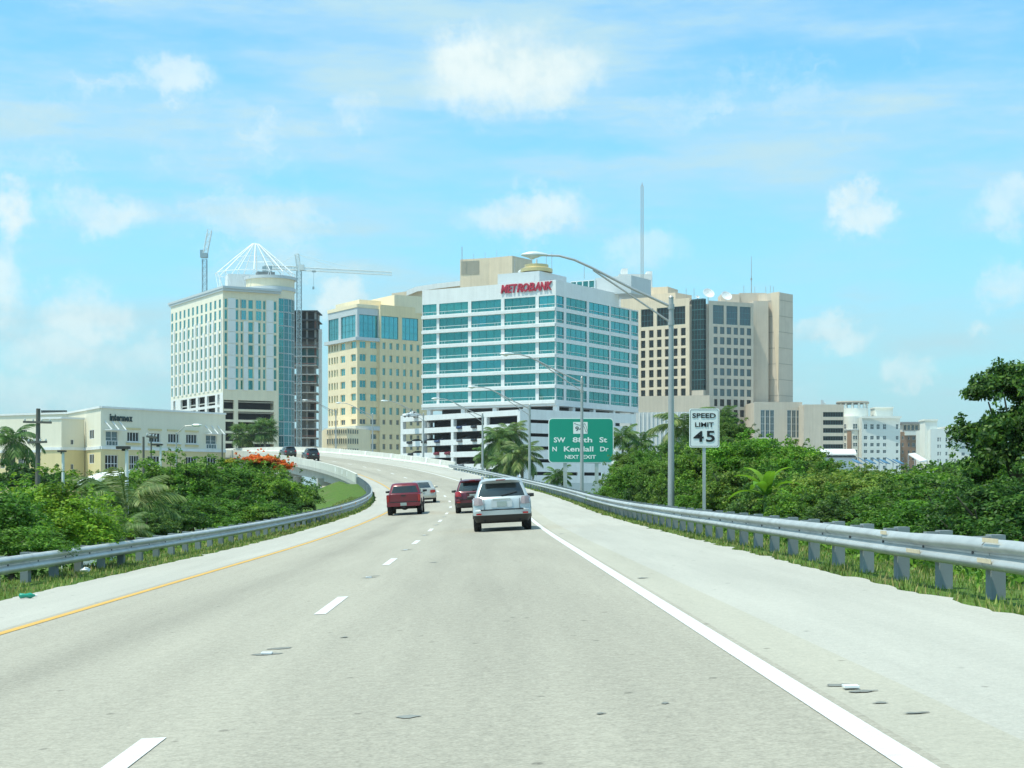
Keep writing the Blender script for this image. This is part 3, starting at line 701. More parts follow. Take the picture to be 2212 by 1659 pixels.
# long left face: twelve narrow window bays with white panels between
n_b = 12
bays = []
for k in range(n_b):
    t0 = tHL + (0 - tHL) * (k + .12) / n_b; bays.append((t0, t0 + abs(tHL) / n_b * .46))
zHT = HR.z(z1v(430)); zHB = HR.z(z1v(1165))
lowz = HR.z(z1v(1335)); midz = HR.z(z1v(1255))
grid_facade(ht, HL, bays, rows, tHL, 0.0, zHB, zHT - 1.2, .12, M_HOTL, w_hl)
wp_me = MB(); wp_me.box((.5, -.1, .5), (1, .2, 1)); wp_me = wp_me.mesh('wall_panel', M_WPANEL)
for k in range(n_b):
    a = bays[k][1] + .22; b = (bays[k + 1][0] if k + 1 < n_b else -.5) - .22
    for j in range(8):
        if j < 6 - (k % 3 == 1): window(ht, HL, a, b, rows[j][0] - .15, rows[j][1] + .15 + (.8 if j == 5 - (k % 3 == 1) else 0), wp_me, 'wall_panel')
# open parking levels low on the left face
bl = [(tHL + abs(tHL) * f0, tHL + abs(tHL) * f1) for f0, f1 in ((.05, .1), (.2, .33), (.37, .5), (.54, .67), (.71, .86), (.9, .94))]
grid_facade(ht, HL, bl, [(lowz - 8, lowz - .8), (lowz + .5, midz - .3), (midz + .4, zHB - .35)], tHL, 0.0, -3, zHB, .6, M_WPANEL, None)
# front face
def hx(a, b): return (HR.t(z1u(a)), HR.t(z1u(b)))
fs = [hx(447, 466), hx(524, 542), hx(558, 574), hx(611, 645), hx(680, 696), hx(713, 730), hx(787, 806)]
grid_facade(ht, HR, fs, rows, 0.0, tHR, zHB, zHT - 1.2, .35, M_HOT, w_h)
for (a, b, top) in ((469, 521, 8), (578, 606, 6), (650, 677, 6), (734, 783, 8)):
    t0, t1 = hx(a, b)
    for j in range(top): window(ht, HR, t0, t1, rows[j][0] - .18, rows[j][1] + .18, wp_me, 'wall_panel')
for (a, b) in ((561, 595), (661, 700)):
    t0, t1 = hx(a, b)
    for j in (6, 7): window(ht, HR, t0, t1, rows[j][0], rows[j][1], win_mesh('hoteltop', M_BLUEG, M_CREAM, .05, .04, (.5,), (), -.08))
pz = [HR.z(z1v(y)) for y in (1575, 1500, 1430, 1350, 1290, 1215)]
grid_facade(ht, HR, [hx(440, 512), hx(540, 788)], [(pz[0] - 6, pz[0] - 1), (pz[0], pz[1] - .6), (pz[1], pz[2] - .6), (pz[2], pz[3] - .6), (pz[3], pz[4] - .1), (pz[4] + .5, pz[5])], 0.0, tHR, -3, zHB, .8, M_HOT, None)
polyH = [HL.pt(tHL)[:2], HK, HR.pt(tHR)[:2], tuple(Vector(HL.pt(tHL)[:2]) + Vector(HR.pt(tHR)[:2]) - Vector(HK))]
core(ht, polyH, zHB + .2, zHT - 1.3, M_HOTL, .5)
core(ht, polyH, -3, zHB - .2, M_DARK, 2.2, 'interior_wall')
for y in (1500, 1430, 1350, 1290, 1215): 
    slab(ht, polyH, HR.z(z1v(y)) - .5, HR.z(z1v(y)) - .2, M_CONC, 'deck', -1.2)
slab(ht, polyH, zHT - 1.19, zHT - .6, M_GREYC, 'cornice', .9)
slab(ht, polyH, zHT - .59, zHT, M_GREYC, 'cornice', 1.4)
# round corner tower
RC = px(552, HZ, 452); DC = px(584, HZ, 446.5); RR = 6.6
zR1 = zq(606, 452)
def arcp(a, r=RR): return (DC.x + r * math.cos(a), DC.y + r * math.sin(a))
NS = 40
mb = MB(); mb.prism([arcp(2 * math.pi * k / NS, RR - .5) for k in range(NS)], -3, zR1 - 4); mb.build('round_core', M_HOT, ht)
zdr = zq(z1v(545), 452)
mb = MB(); mb.prism([arcp(2 * math.pi * k / NS) for k in range(NS)], zdr, zR1 - .8); mb.build('drum', M_HOT, ht, smooth=30)
for z0, z1, g in ((zdr + 2.2, zdr + 3.2, .35), (zR1 - .8, zR1, .5)):
    mb = MB(); mb.prism([arcp(2 * math.pi * k / NS, RR + g) for k in range(NS)], z0, z1); mb.build('cornice', M_GREYC, ht, smooth=30)
w_c = win_mesh('curtain', M_TEAL, M_GREYC, .05, .03, (.5,), (.5,), .06); w_c2 = win_mesh('curtaindark', M_TEALF if False else mat('deep_teal_glass', (.05, .22, .24), .08, metal=.5, rand=.25, tilt=.04), M_GREYC, .05, .03, (.5,), (.5,), .06)
for k in range(7):
    a0, a1 = R(-76 + k * 14), R(-76 + (k + 1) * 14)
    p0, p1 = arcp(a0), arcp(a1); Fp = Face(p0, (p1[0] - p0[0], p1[1] - p0[1])); Lp = math.hypot(p1[0] - p0[0], p1[1] - p0[1])
    for j in range(15):
        z0 = -2 + (zdr + 2) * j / 15; window(ht, Fp, 0.02, Lp - .02, z0 + .03, z0 + (zdr + 2) / 15 - .03, w_c if (k < 2 and j > 5) else w_c2, 'curtain_wall_panel')
# penthouse boxes and the open crown
blk(ht, 'penthouse', Face(px(492, 600, 450)[:2], (.96, .28)), 0, 9, zHT - .6, zq(591, 450), 7, M_WHITE)
blk(ht, 'plant_box', Face(px(575, 600, 446)[:2], (.96, .28)), -2.4, 2.4, zR1, zq(589, 448), 4, mat('grey_plant', (.2, .22, .22), .8))
M_STEELW = mat('white_steel', (.84, .86, .86), .5)
apex = Vector((RC.x, RC.y, zq(527, 452))); ra = .9
for k in range(16):
    a = 2 * math.pi * (k + .3) / 16
    lo_ = Vector((RC.x + 11.0 * math.cos(a), RC.y + 11.0 * math.sin(a), zR1 + 1.6))
    mid = Vector((RC.x + 6.0 * math.cos(a), RC.y + 6.0 * math.sin(a), zR1 + 6.0))
    top = Vector((RC.x + ra * math.cos(a), RC.y + ra * math.sin(a), apex.z))
    mb = MB(); mb.tube([lo_, mid, top], .12, 6); mb.build('crown_rib', M_STEELW, ht, smooth=60)
    a2 = 2 * math.pi * (k + .8) / 16; ft = Vector((RC.x + 10.0 * math.cos(a2), RC.y + 10.0 * math.sin(a2), zHT - .1)); lo2 = Vector((RC.x + 11.0 * math.cos(a + 2 * math.pi / 16), RC.y + 11.0 * math.sin(a + 2 * math.pi / 16), zR1 + 1.6))
    mb = MB(); mb.tube([lo_, ft, lo2], .085, 5); mb.build('crown_brace', M_STEELW, ht)
for r, z in ((11.0, zR1 + 1.6), (ra, apex.z), (6.0, zR1 + 6.0)):
    mb = MB(); ring = [Vector((RC.x + r * math.cos(2 * math.pi * k / 32), RC.y + r * math.sin(2 * math.pi * k / 32), z)) for k in range(33)]; mb.tube(ring, .11 if r != 6.0 else .07, 5); mb.build('crown_ring', M_STEELW, ht)

# ------------------------------------------------------------------ unfinished concrete tower and cranes
ct = thing('unfinished_tower', 'unfinished concrete tower of bare floor slabs beside the hotel', 'building', (px(660, HZ, 545).x, 545, -3))
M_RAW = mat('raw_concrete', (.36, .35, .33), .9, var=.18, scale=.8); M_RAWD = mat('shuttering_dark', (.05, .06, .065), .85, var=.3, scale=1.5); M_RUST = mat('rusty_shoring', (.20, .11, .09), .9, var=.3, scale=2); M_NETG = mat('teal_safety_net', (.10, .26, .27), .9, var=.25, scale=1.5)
xa, xb = px(622, HZ, 545).x, px(684, HZ, 545).x
nf = 17
for k in range(nf):
    z = zq(985, 545) + (zq(672, 545) - zq(985, 545)) * k / (nf - 1)
    mb = MB(); mb.box(((xa + xb) / 2, 551, z), (xb - xa + (.8 if k > 13 else 0), 14, .35)); mb.build('floor_slab', M_RAW if k < 13 else M_RAWD, ct)
    if k == nf - 1: continue
    h = (zq(672, 545) - zq(985, 545)) / (nf - 1) - .36
    for q in range(4):
        mb = MB(); mb.box((xa + .6 + q * (xb - xa - 1.2) / 3, 545.2 + 1.2, z + .175 + h / 2), (.6, .6, h)); mb.build('column', M_RAW if (k * 3 + q) % 9 else M_RUST, ct)
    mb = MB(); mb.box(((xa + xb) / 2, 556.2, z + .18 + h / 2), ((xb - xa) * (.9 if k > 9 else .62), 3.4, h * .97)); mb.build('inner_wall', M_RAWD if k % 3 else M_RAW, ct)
    if k > 12 or k in (8, 10, 11):
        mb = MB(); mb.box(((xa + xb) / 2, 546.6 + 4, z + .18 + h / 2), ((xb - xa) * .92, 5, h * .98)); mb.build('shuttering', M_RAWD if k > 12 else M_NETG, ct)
    elif k % 3:
        mb = MB(); mb.box((xa + (xb - xa) * (.25 + .1 * (k % 2)), 549 + 3, z + .18 + h / 2), ((xb - xa) * .62, 5, h * .98)); mb.build('infill_wall', M_RAW, ct)
    if k % 2 == 0 and k < 13:
        mb = MB(); mb.box(((xa + xb) / 2, 544.2, z + .6), (xb - xa, .08, .25)); mb.build('edge_rail', M_RUST, ct)
mb = MB(); mb.box((xb + .9, 548, zq(990, 545) / 2 + 20), (1.0, 1.5, 60)); mb.v = [(v[0], v[1], min(v[2], zq(664, 545))) for v in mb.v]; mb.build('hoist_mast', M_WPANEL, ct)
M_CRANE = mat('crane_white', (.62, .68, .68), .5, var=.1); M_CRANEB = mat('crane_blue_grey', (.28, .38, .42), .5, var=.1)
def lattice(mb, p0, p1, w, n, r):
    p0, p1 = Vector(p0), Vector(p1); t = (p1 - p0).normalized(); a = Vector((0, 0, 1)) if abs(t.z) < .8 else Vector((0, 1, 0))
    x = a.cross(t).normalized() * w / 2; y = t.cross(x).normalized() * w / 2
    cs = [x + y, -x + y, -x - y, x - y]
    for c in cs: mb.tube([p0 + c, p1 + c], r, 4)
    for k in range(n):
        q0, q1 = p0.lerp(p1, k / n), p0.lerp(p1, (k + 1) / n)
        for i in range(4):
            j = (i + 1) % 4; a_, b_ = (i, j) if k % 2 else (j, i); mb.tube([q0 + cs[a_], q1 + cs[b_]], r * .6, 3); mb.tube([q1 + cs[i], q1 + cs[j]], r * .5, 3)
cr1 = thing('tower_crane', 'luffing tower crane with raised white jib behind the hotel roof', 'crane', (px(442, HZ, 600).x, 600, -3))
mb = MB(); lattice(mb, px(442, 1060, 600), px(442, 560, 600), 1.6, 56, .11); mb.build('mast', M_CRANEB, cr1)
mb = MB(); lattice(mb, px(442, 556, 600), px(453, 498, 603), 1.5, 7, .12); mb.build('jib', M_CRANE, cr1)
mb = MB(); mb.box(px(441, 552, 600), (2.6, 2.4, 1.6)); mb.box(px(436, 545, 601), (1.0, 2.0, 1.6)); mb.build('machinery_deck', M_CRANEB, cr1)
mb = MB(); mb.tube([px(439, 547, 600), px(443, 522, 601), px(451, 505, 603)], .1, 4); mb.build('luffing_stay', M_CRANE, cr1)
cr2 = thing('tower_crane', 'hammerhead tower crane with long horizontal jib above the unfinished tower', 'crane', (px(646, HZ, 540).x, 540, -3))
mb = MB(); lattice(mb, px(646, 1060, 540), px(646, 586, 540), 1.5, 60, .10); mb.build('mast', M_CRANEB, cr2)
mb = MB(); lattice(mb, px(646, 584, 540), px(641, 549, 540), 1.2, 6, .12); mb.build('cat_head', M_CRANE, cr2)
mb = MB(); lattice(mb, px(648, 581, 540), px(846, 591, 540), 1.0, 34, .075); mb.build('jib', M_CRANE, cr2)
mb = MB(); lattice(mb, px(644, 580, 540), px(571, 577, 540), 1.1, 10, .12); mb.build('counter_jib', M_CRANE, cr2)
mb = MB(); mb.box(px(577, 583, 540), (3, 1.6, 2.2)); mb.build('counterweight', M_CRANEB, cr2)
mb = MB(); mb.box(px(652, 578, 539), (1.6, 1.6, 1.8)); mb.build('operator_cab', M_CRANE, cr2)
for (u, v) in ((740, 585), (800, 588)):
    mb = MB(); mb.tube([px(641, 549, 540), px(u, v, 540)], .05, 4); mb.build('pendant_line', M_CRANE, cr2)
mb = MB(); mb.tube([px(641, 549, 540), px(590, 578, 540)], .05, 4); mb.build('pendant_line', M_CRANE, cr2)
mb = MB(); mb.box(px(678, 586, 540), (1.2, .8, .6)); mb.tube([px(678, 587, 540), px(677, 620, 540)], .05, 4); mb.box(px(677, 622, 540), (.6, .5, .9)); mb.build('hook_block', M_CRANEB, cr2)

M_TRIMD = mat('bronze_frame', (.05, .05, .045), .5)
# ------------------------------------------------------------------ beige office tower on the right
def z4u(x): return (1520 + x / 2.37) * .864
def z4v(y): return (440 + y / 2.37) * .864
BKl = at(z4u(483), 622.0); BLf = Face(BKl, (.783, -.622)); BKr = at(z4u(597), 619.0); BRf = Face(BKr, (.897, .442))
bt = thing('beige_tower', 'beige concrete office tower with small square windows and a dark glass corner', 'building', (BKl[0], BKl[1], -3))
w_d = win_mesh('blackwin', M_DARKG, M_TRIMD, .04, .04, (.5,), (), .45); w_g = win_mesh('greywin', M_GREYG, M_TRIMD, .04, .04, (.5,), (), .22)
w_D = win_mesh('blackbig', M_DARKG, M_TEALF, .02, .02, (.25, .5, .75), (.33, .66), .5); w_G = win_mesh('greybig', M_GREYG, M_TEALF, .02, .02, (.25, .5, .75), (.33, .66), .35)
tB0 = BLf.t(z4u(178))
zBt = BLf.z(z4v(722)); zl = [(BLf.z(z4v(942 + 60 * k)), BLf.z(z4v(897 + 60 * k))) for k in range(6, -1, -1)]
Ls = [(BLf.t(z4u(a)), BLf.t(z4u(b))) for a, b in ((195, 221), (243, 270), (290, 317), (337, 366), (388, 412), (432, 460))]
zj = BLf.z(z4v(880))
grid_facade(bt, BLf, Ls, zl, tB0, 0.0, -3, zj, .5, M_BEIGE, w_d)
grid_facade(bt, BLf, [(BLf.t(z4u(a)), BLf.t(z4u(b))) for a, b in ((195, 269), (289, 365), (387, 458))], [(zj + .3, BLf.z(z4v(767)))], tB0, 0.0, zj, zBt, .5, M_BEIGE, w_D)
tB1 = BRf.t(z4u(862)); zr = [(BRf.z(z4v(932 + 61.5 * k)), BRf.z(z4v(890 + 61.5 * k))) for k in range(9, -1, -1)]
Rs = [(BRf.t(z4u(a)), BRf.t(z4u(b))) for a, b in ((626, 649), (664, 690), (704, 730), (745, 770), (783, 808), (823, 848))]
zj2 = BRf.z(z4v(878)); zBt2 = BRf.z(z4v(738))
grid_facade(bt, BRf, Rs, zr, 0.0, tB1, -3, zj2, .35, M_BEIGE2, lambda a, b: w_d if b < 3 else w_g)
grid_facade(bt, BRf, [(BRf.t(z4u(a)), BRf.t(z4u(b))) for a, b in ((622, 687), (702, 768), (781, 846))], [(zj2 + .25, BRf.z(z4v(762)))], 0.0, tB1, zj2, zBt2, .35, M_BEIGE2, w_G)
polyB = [BLf.pt(tB0)[:2], BKl, BKr, BRf.pt(tB1)[:2], (BRf.pt(tB1).x - 4, BRf.pt(tB1).y + 30), (BLf.pt(tB0).x + 4, BLf.pt(tB0).y + 25)]
core(bt, polyB, -3, zBt - 2.5, M_BEIGE2, .75)
# dark glass corner between the two wings: a grid of panes on two planes
pm = ((BKl[0] + BKr[0]) / 2 + .8, BKl[1] - 1.2 + .9)
gb0, gb1 = BLf.z(z4v(1268)), BLf.z(z4v(735))
A0 = (BKl[0] + .9, BKl[1] + .3); A1 = (BKr[0] - .9, BKr[1] + 1.0)
cuts = [A0, (A0[0] + (A1[0] - A0[0]) * .78, A0[1] + (A1[1] - A0[1]) * .78 - 1.6), A1]
for q in range(2):
    Fp = Face(cuts[q], (cuts[q + 1][0] - cuts[q][0], cuts[q + 1][1] - cuts[q][1])); Lp = math.hypot(cuts[q + 1][0] - cuts[q][0], cuts[q + 1][1] - cuts[q][1])
    ncol = 4 if q == 0 else 1
    for k in range(ncol):
        for j in range(9):
            window(bt, Fp, Lp * k / ncol + .03, Lp * (k + 1) / ncol - .03, gb0 + (gb1 - gb0) * j / 9 + .03, gb0 + (gb1 - gb0) * (j + 1) / 9 - .03, win_mesh('blackcurtain', M_DARKG, M_TEALF, .03, .03, (.5,), (.5,), .1), 'dark_glass_panel')
mb = MB(); mb.prism([cuts[0], cuts[1], cuts[2], (A1[0], A1[1] + 8), (A0[0], A0[1] + 8)], -3, gb0 - .2); mb.build('corner_base', M_BEIGE2, bt)
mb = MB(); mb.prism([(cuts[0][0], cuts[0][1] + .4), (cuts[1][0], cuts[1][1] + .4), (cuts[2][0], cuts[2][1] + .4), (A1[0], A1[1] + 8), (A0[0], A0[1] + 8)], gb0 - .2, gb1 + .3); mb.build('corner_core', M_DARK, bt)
# blank shaft with its folded wall
pA, pB_, pC_ = at(z4u(893), 640), at(z4u(1012), 632), at(z4u(1096), 640)
zs0, zs1 = -3, zq(z4v(692), 634)
mb = MB(); mb.prism([pA, pB_, pC_, (pC_[0] + 2, 668), (pA[0], 668)], zs0, zs1); mb.build('blank_shaft', M_BEIGE2, bt)
for k in range(1, 32):          # shallow pour joints round the shaft
    pass
M_JOINT = mat('dark_joint_concrete', (.40, .36, .29), .95)  # darker tone for the pour joint strips
for k in range(14):
    z = zs1 - 3 - k * 6.2
    if z < 35: break
    for a, b in ((pA, pB_), (pB_, pC_)):
        Fp = Face(a, (b[0] - a[0], b[1] - a[1])); Lp = math.hypot(b[0] - a[0], b[1] - a[1])
        mb = MB(); p = Fp.pt(Lp / 2, z, -.02); mb.box(p, (Lp - .3, .12, .22), 0, Fp.rz); mb.build('pour_joint', M_JOINT, bt)
fold0 = at(z4u(965), 634.5)
mb = MB(); z_f = zq(z4v(1290), 632)
mb.v = [(pB_[0] - .3, pB_[1] - .25, z_f), (fold0[0], fold0[1] - .1, zs1), (pB_[0] - .3, pB_[1] - .25, zs1), (pB_[0], pB_[1] - 1.6, zs1), (pB_[0] - .2, pB_[1] - .2, z_f + .2)]
mb.f = [(0, 1, 3), (0, 3, 4), (1, 2, 3), (2, 4, 3), (0, 4, 2, 1)]; mb.m = [0] * 5; mb.build('shaft_fin', M_BEIGE, bt)
blk(bt, 'stair_core', Face(at(z4u(862), 633), (1, .1)), 0, 6, -3, zq(z4v(745), 636), 8, M_BEIGE2)
# roof clutter
PHb = Face(at(z4u(480), 630), (.783, -.622))
blk(bt, 'roof_overhang', Face(at(z4u(400), 640), (.783, -.622)), Face(at(z4u(400), 640), (.783, -.622)).t(z4u(75)), 0, zq(z4v(790), 645), zq(z4v(690), 640), 12, M_BEIGE)
blk(bt, 'plant_room', Face(at(z4u(355), 655), (.9, -.43)), Face(at(z4u(355), 655), (.9, -.43)).t(z4u(225)), 0, 70, zq(z4v(655), 655), 12, M_BEIGE)
blk(bt, 'plant_room', Face(at(z4u(670), 640), (1, 0)), 0, at(z4u(780), 640)[0] - at(z4u(670), 640)[0], 70, zq(z4v(700), 640), 10, M_BEIGE2)
blk(bt, 'plant_room', Face(at(z4u(780), 641), (1, 0)), 0, at(z4u(940), 641)[0] - at(z4u(780), 641)[0], 60, zq(z4v(693), 641), 10, M_BEIGE2)
for x, y0, y1 in ((463, 735, 665), (510, 725, 665), (805, 700, 650), (870, 700, 655), (935, 690, 655), (962, 690, 650), (980, 690, 655)):
    mb = MB(); mb.tube([px(z4u(x), z4v(y0), 636), px(z4u(x), z4v(y1), 636)], .09, 5); mb.build('roof_antenna', M_ALU, bt)
def dish(x, y, r, label, tilt):
    c = px(z4u(x), z4v(y), 626)
    o = thing('satellite_dish', label, 'dish', (c.x, c.y, c.z - r * .7), 0, 'white satellite dishes on the beige roof')
    mb = MB(); prof = [(0.02, 0), (r * .45, r * .06), (r * .8, r * .19), (r, r * .32)]
    rings = [[(a * math.cos(2 * math.pi * k / 20), a * math.sin(2 * math.pi * k / 20), z) for k in range(20)] for a, z in prof + [(r * .97, r * .34), (r * .75, r * .21), (.02, .05)]]
    mb.loft(rings); rot = Matrix.Rotation(R(tilt), 4, 'Y') @ Matrix.Rotation(R(52), 4, 'X')
    mb.v = [tuple(rot @ Vector(v) + Vector((0, 0, r * .7))) for v in mb.v]; mb.build('reflector', M_WHITE, o, local=True, smooth=50)
    mb = MB(); mb.tube([(0, 0, r * .7), (0, .3, -r * .9)], .14, 6); mb.build('mount', M_GREYC, o, local=True)
    tip = rot @ Vector((0, 0, r * 1.0)) + Vector((0, 0, r * .7))
    mb = MB()
    for k in (0, 7, 13): mb.tube([rot @ Vector((r * .95 * math.cos(k * .314), r * .95 * math.sin(k * .314), r * .3)) + Vector((0, 0, r * .7)), tip], .04, 4)
    mb.build('feed_struts', M_ALU, o, local=True)
dish(594, 701, 2.35, 'larger white satellite dish above the dark glass corner', 22); dish(700, 716, 2.2, 'white satellite dish farther right on the beige roof', 24); dish(531, 718, .7, 'tiny white satellite dish left of the two large ones', 10)
mast = thing('radio_mast', 'tall lattice radio mast left of the beige tower', 'mast', (px(1387, HZ, 660).x, 660, 60))
mb = MB(); lattice(mb, px(1387, 640, 660), px(1387, 402, 660), .95, 40, .09); mb.build('lattice_tower', mat('mast_grey', (.42, .46, .45), .6), mast)
mb = MB(); mb.tube([px(1387, 402, 660), px(1387, 394, 660)], [.35, .08], 6); mb.build('mast_tip', M_ALU, mast)
m2 = thing('radio_mast', 'thin short whip mast on the beige tower roof', 'mast', (px(1623, HZ, 642).x, 642, zq(632, 642)))
mb = MB(); mb.tube([px(1623, 635, 642), px(1623, 600, 642), px(1623, 553, 642)], [.22, .16, .08], 6); mb.build('whip', M_ALU, m2)
mb = MB(); mb.box(px(1623, 603, 642), (.7, .7, .6)); mb.build('clamp', M_ALU, m2)
# pale high-rise behind
wb = thing('white_highrise', 'pale stepped high-rise behind the banded glass office, under the tall mast', 'building', (px(1370, HZ, 700).x, 700, -3))
for (u0, u1, v0, dp) in ((1330, 1410, 618, 30), (1337, 1408, 592, 22), (1343, 1356, 580, 8), (1397, 1409, 586, 8), (1410, 1450, 628, 20)):
    boxpart(wb, 'wall', u0, u1, v0, 1060, 700 + (30 - dp) / 3, dp, M_WPANEL if u0 < 1400 else M_BEIGE)
for k in range(5):
    u = 1362 + k * 8; Fp = Face(at(u, 702.6), (1, 0)); window(wb, Fp, 0, .9, zq(612, 702), zq(602, 702), win_mesh('slit', M_GREYG, M_YEL_LIT, .08, .04, (), (), -.07))

# low wings of the beige tower
lw = thing('low_wing', 'low beige wing with grey vertical fins in front of the beige tower', 'building', (px(1450, HZ, 590).x, 590, -3))
LWf = Face(at(1376, 600), (.97, -.24)); tLW = LWf.t(1533)
mb = MB(); blk(lw, 'wall', LWf, LWf.t(1376), tLW, zq(890, 597), LWf.z(856), 14, M_BEIGE2)
blk(lw, 'screen_wall', LWf, .3, tLW - 3, -3, zq(890, 597) - .02, 13, M_GREYC)
for k in range(15):
    mb = MB(); p = LWf.pt(1 + k * (tLW - 5) / 14, zq(890, 597) / 2 - 1.5, -.2); mb.box(p, (.35, .5, zq(890, 597) + 2.8), 0, LWf.rz); mb.build('fin', M_WPANEL, lw)
rw = thing('low_wing', 'low beige wing with two groups of tall grey windows beside the blank shaft', 'building', (px(1680, HZ, 610).x, 610, -3))
RWf = Face(at(1629, 612), (1, .1)); tRW = RWf.t(1733)
tgt = []
for x0, x1 in ((905, 930), (934, 957), (961, 985), (1062, 1086), (1090, 1114), (1118, 1143)): tgt.append((RWf.t(z4u(x0)), RWf.t(z4u(x1))))
grid_facade(rw, RWf, tgt, [(RWf.z(z4v(1552)), RWf.z(z4v(1385)))], 0.0, tRW, -3, RWf.z(868), .3, M_BEIGE2, win_mesh('tallgrey', M_GREYG, M_GREYC, .06, .02, (.5,), (.25, .5, .75), .2))
rw_b = blk(rw, 'rear_wall', RWf, .3, tRW - .01, -3, RWf.z(869), 16, M_BEIGE2)
for v in rw_b.data.vertices: v.co.y += .35
lb = thing('low_office', 'low beige block with dark ribbon windows at the end of the beige wing', 'building', (px(1780, HZ, 600).x, 600, -3))
LBf = Face(at(1736.5, 604), (1, .02)); tLB = LBf.t(1823)
grid_facade(lb, LBf, [(LBf.t(1778), LBf.t(1821.5))], [(LBf.z(b), LBf.z(a)) for a, b in ((1011, 1021), (994, 1004), (976.5, 986.5), (959.5, 969), (942, 951.5), (924.7, 935), (907.4, 917.7), (890, 900.5))], 0.0, tLB, -3, LBf.z(873.7), .5, M_BEIGE2, win_mesh('ribbon', M_DARKG, M_TEALF, .01, .05, (.125, .25, .375, .5, .625, .75, .875), (), .4))
lb_b = blk(lb, 'rear_wall', LBf, .02, tLB - .02, -3, LBf.z(874), 20, M_BEIGE2)
for v in lb_b.data.vertices: v.co.y += .52
mb = MB(); mb.box(px(1776, 869, 606), (1.0, .8, 1.6)); mb.tube([px(1774, 872, 606), px(1783, 871, 606)], .35, 6); mb.build('roof_unit', M_GREYC, lb)

# ------------------------------------------------------------------ pale apartments far right
def z6u(x): return (1980 + x / 5.027) * .864
def z6v(y): return (980 + y / 5.027) * .864
M_APT = mat('pale_grey_stucco', (.72, .75, .71), .85, var=.05, scale=.4, streak=.05); M_APTW = mat('offwhite_stucco', (.80, .80, .73), .85, var=.05, scale=.4, streak=.04); M_BRICKB = mat('brown_cladding', (.34, .22, .15), .85, var=.1, scale=.6)
w_a = win_mesh('apt', M_GREYG, M_WHITE, .08, .06, (.5,), (.5,), .2)
def apartment(name, label, xs, ytop, Y, cols, rows_, m, deep=18, d=(1, 0.06)):
    Fc = Face(at(z6u(xs[0]), Y), d); o = thing(name, label, 'building', (Fc.P.x, Y, -3)); te = Fc.t(z6u(xs[1]))
    grid_facade(o, Fc, [(Fc.t(z6u(a)), Fc.t(z6u(b))) for a, b in cols], [(Fc.z(z6v(b)), Fc.z(z6v(a))) for a, b in rows_][::-1], 0.0, te, -3, Fc.z(z6v(ytop)), .3, m, w_a)
    bk_ = blk(o, 'rear_wall', Fc, .01, te - .01, -3, Fc.z(z6v(ytop)) - .05, deep, m)
    for v in bk_.data.vertices: v.co.y += .32
    return o, Fc
apR = [(1020, 1060), (925, 970), (822, 868), (728, 770), (640, 686), (550, 600), (402, 470)][::-1]
apA, FA = apartment('apartment_block', 'pale grey apartment block with a round roof canopy and square upper windows', (880, 1360), 315, 620, [(902, 948), (984, 1030), (1062, 1106), (1142, 1186), (1306, 1340)], apR, M_APT)
# bowed corner bay
cB = px(z6u(770), HZ, 628); rB = (z6u(885) - z6u(655)) / 2 / FPX * 628
mb = MB(); mb.prism([(cB.x + rB * math.cos(a), cB.y + rB * math.sin(a)) for a in np.linspace(-math.pi, 0, 13)] + [(cB.x + rB, cB.y + 10), (cB.x - rB, cB.y + 10)], -3, zq(z6v(310), 628)); mb.build('bow_bay', M_APTW, apA)
for k, (a0, a1, mm) in enumerate(((-170, -150, w_a), (-140, -112, None), (-105, -75, w_a), (-68, -42, None))):
    q0 = (cB.x + (rB + .05) * math.cos(R(a0)), cB.y + (rB + .05) * math.sin(R(a0))); q1 = (cB.x + (rB + .05) * math.cos(R(a1)), cB.y + (rB + .05) * math.sin(R(a1)))
    Fp = Face(q0, (q1[0] - q0[0], q1[1] - q0[1])); Lp = math.hypot(q1[0] - q0[0], q1[1] - q0[1])
    if mm is None:
        mb = MB(); p = Fp.pt(Lp / 2, zq(z6v(490), 628) / 2 - 1.5, -.1); mb.box(p, (Lp, .3, zq(z6v(490), 628) + 3), 0, Fp.rz); mb.build('brown_strip', M_BRICKB, apA)
    else:
        for (a, b) in apR: window(apA, Fp, 0, Lp, zq(z6v(b), 628), zq(z6v(a), 628), win_mesh('aptout', M_GREYG, M_WHITE, .08, .06, (.5,), (.5,), -.06))
mb = MB(); mb.prism([(cB.x + (rB + .4) * math.cos(a), cB.y + (rB + .4) * math.sin(a)) for a in np.linspace(-math.pi, 0, 13)], zq(z6v(486), 628), zq(z6v(472), 628)); mb.build('cornice', M_GREYC, apA)
cc = px(z6u(762), HZ, 636); rc = (z6u(968) - z6u(555)) / 2 / FPX * 636
mb = MB(); mb.lathe([(rc * .98, 0), (rc, .5), (rc * .95, .9)], (cc.x, cc.y, zq(z6v(150), 636)), 32); mb.build('roof_canopy', mat('canopy_grey', (.36, .33, .28), .8), apA, smooth=40)
mb = MB(); mb.lathe([(rc * .93, -4), (rc * .93, 3.4)], (cc.x, cc.y, zq(z6v(320), 636)), 28); mb.build('drum', M_APTW, apA, smooth=40)
for k in range(14):
    a = 2 * math.pi * k / 14; mb = MB(); z0, z1 = zq(z6v(320), 636) + 3.4, zq(z6v(150), 636); mb.box((cc.x + rc * .88 * math.cos(a), cc.y + rc * .88 * math.sin(a), (z0 + z1) / 2), (.7, .7, z1 - z0)); mb.build('canopy_column', M_APTW, apA)
boxpart(apA, 'roof_house', z6u(1050), z6u(1270), z6v(200), z6v(330), 632, 9, M_APTW)
mb = MB(); x0, x1 = px(z6u(1044), 0, 631.6).x, px(z6u(1276), 0, 631.6).x; mb.box(((x0 + x1) / 2, 636, zq(z6v(197), 632)), (x1 - x0, 10, .5)); mb.build('roof_house_cap', M_APTW, apA)
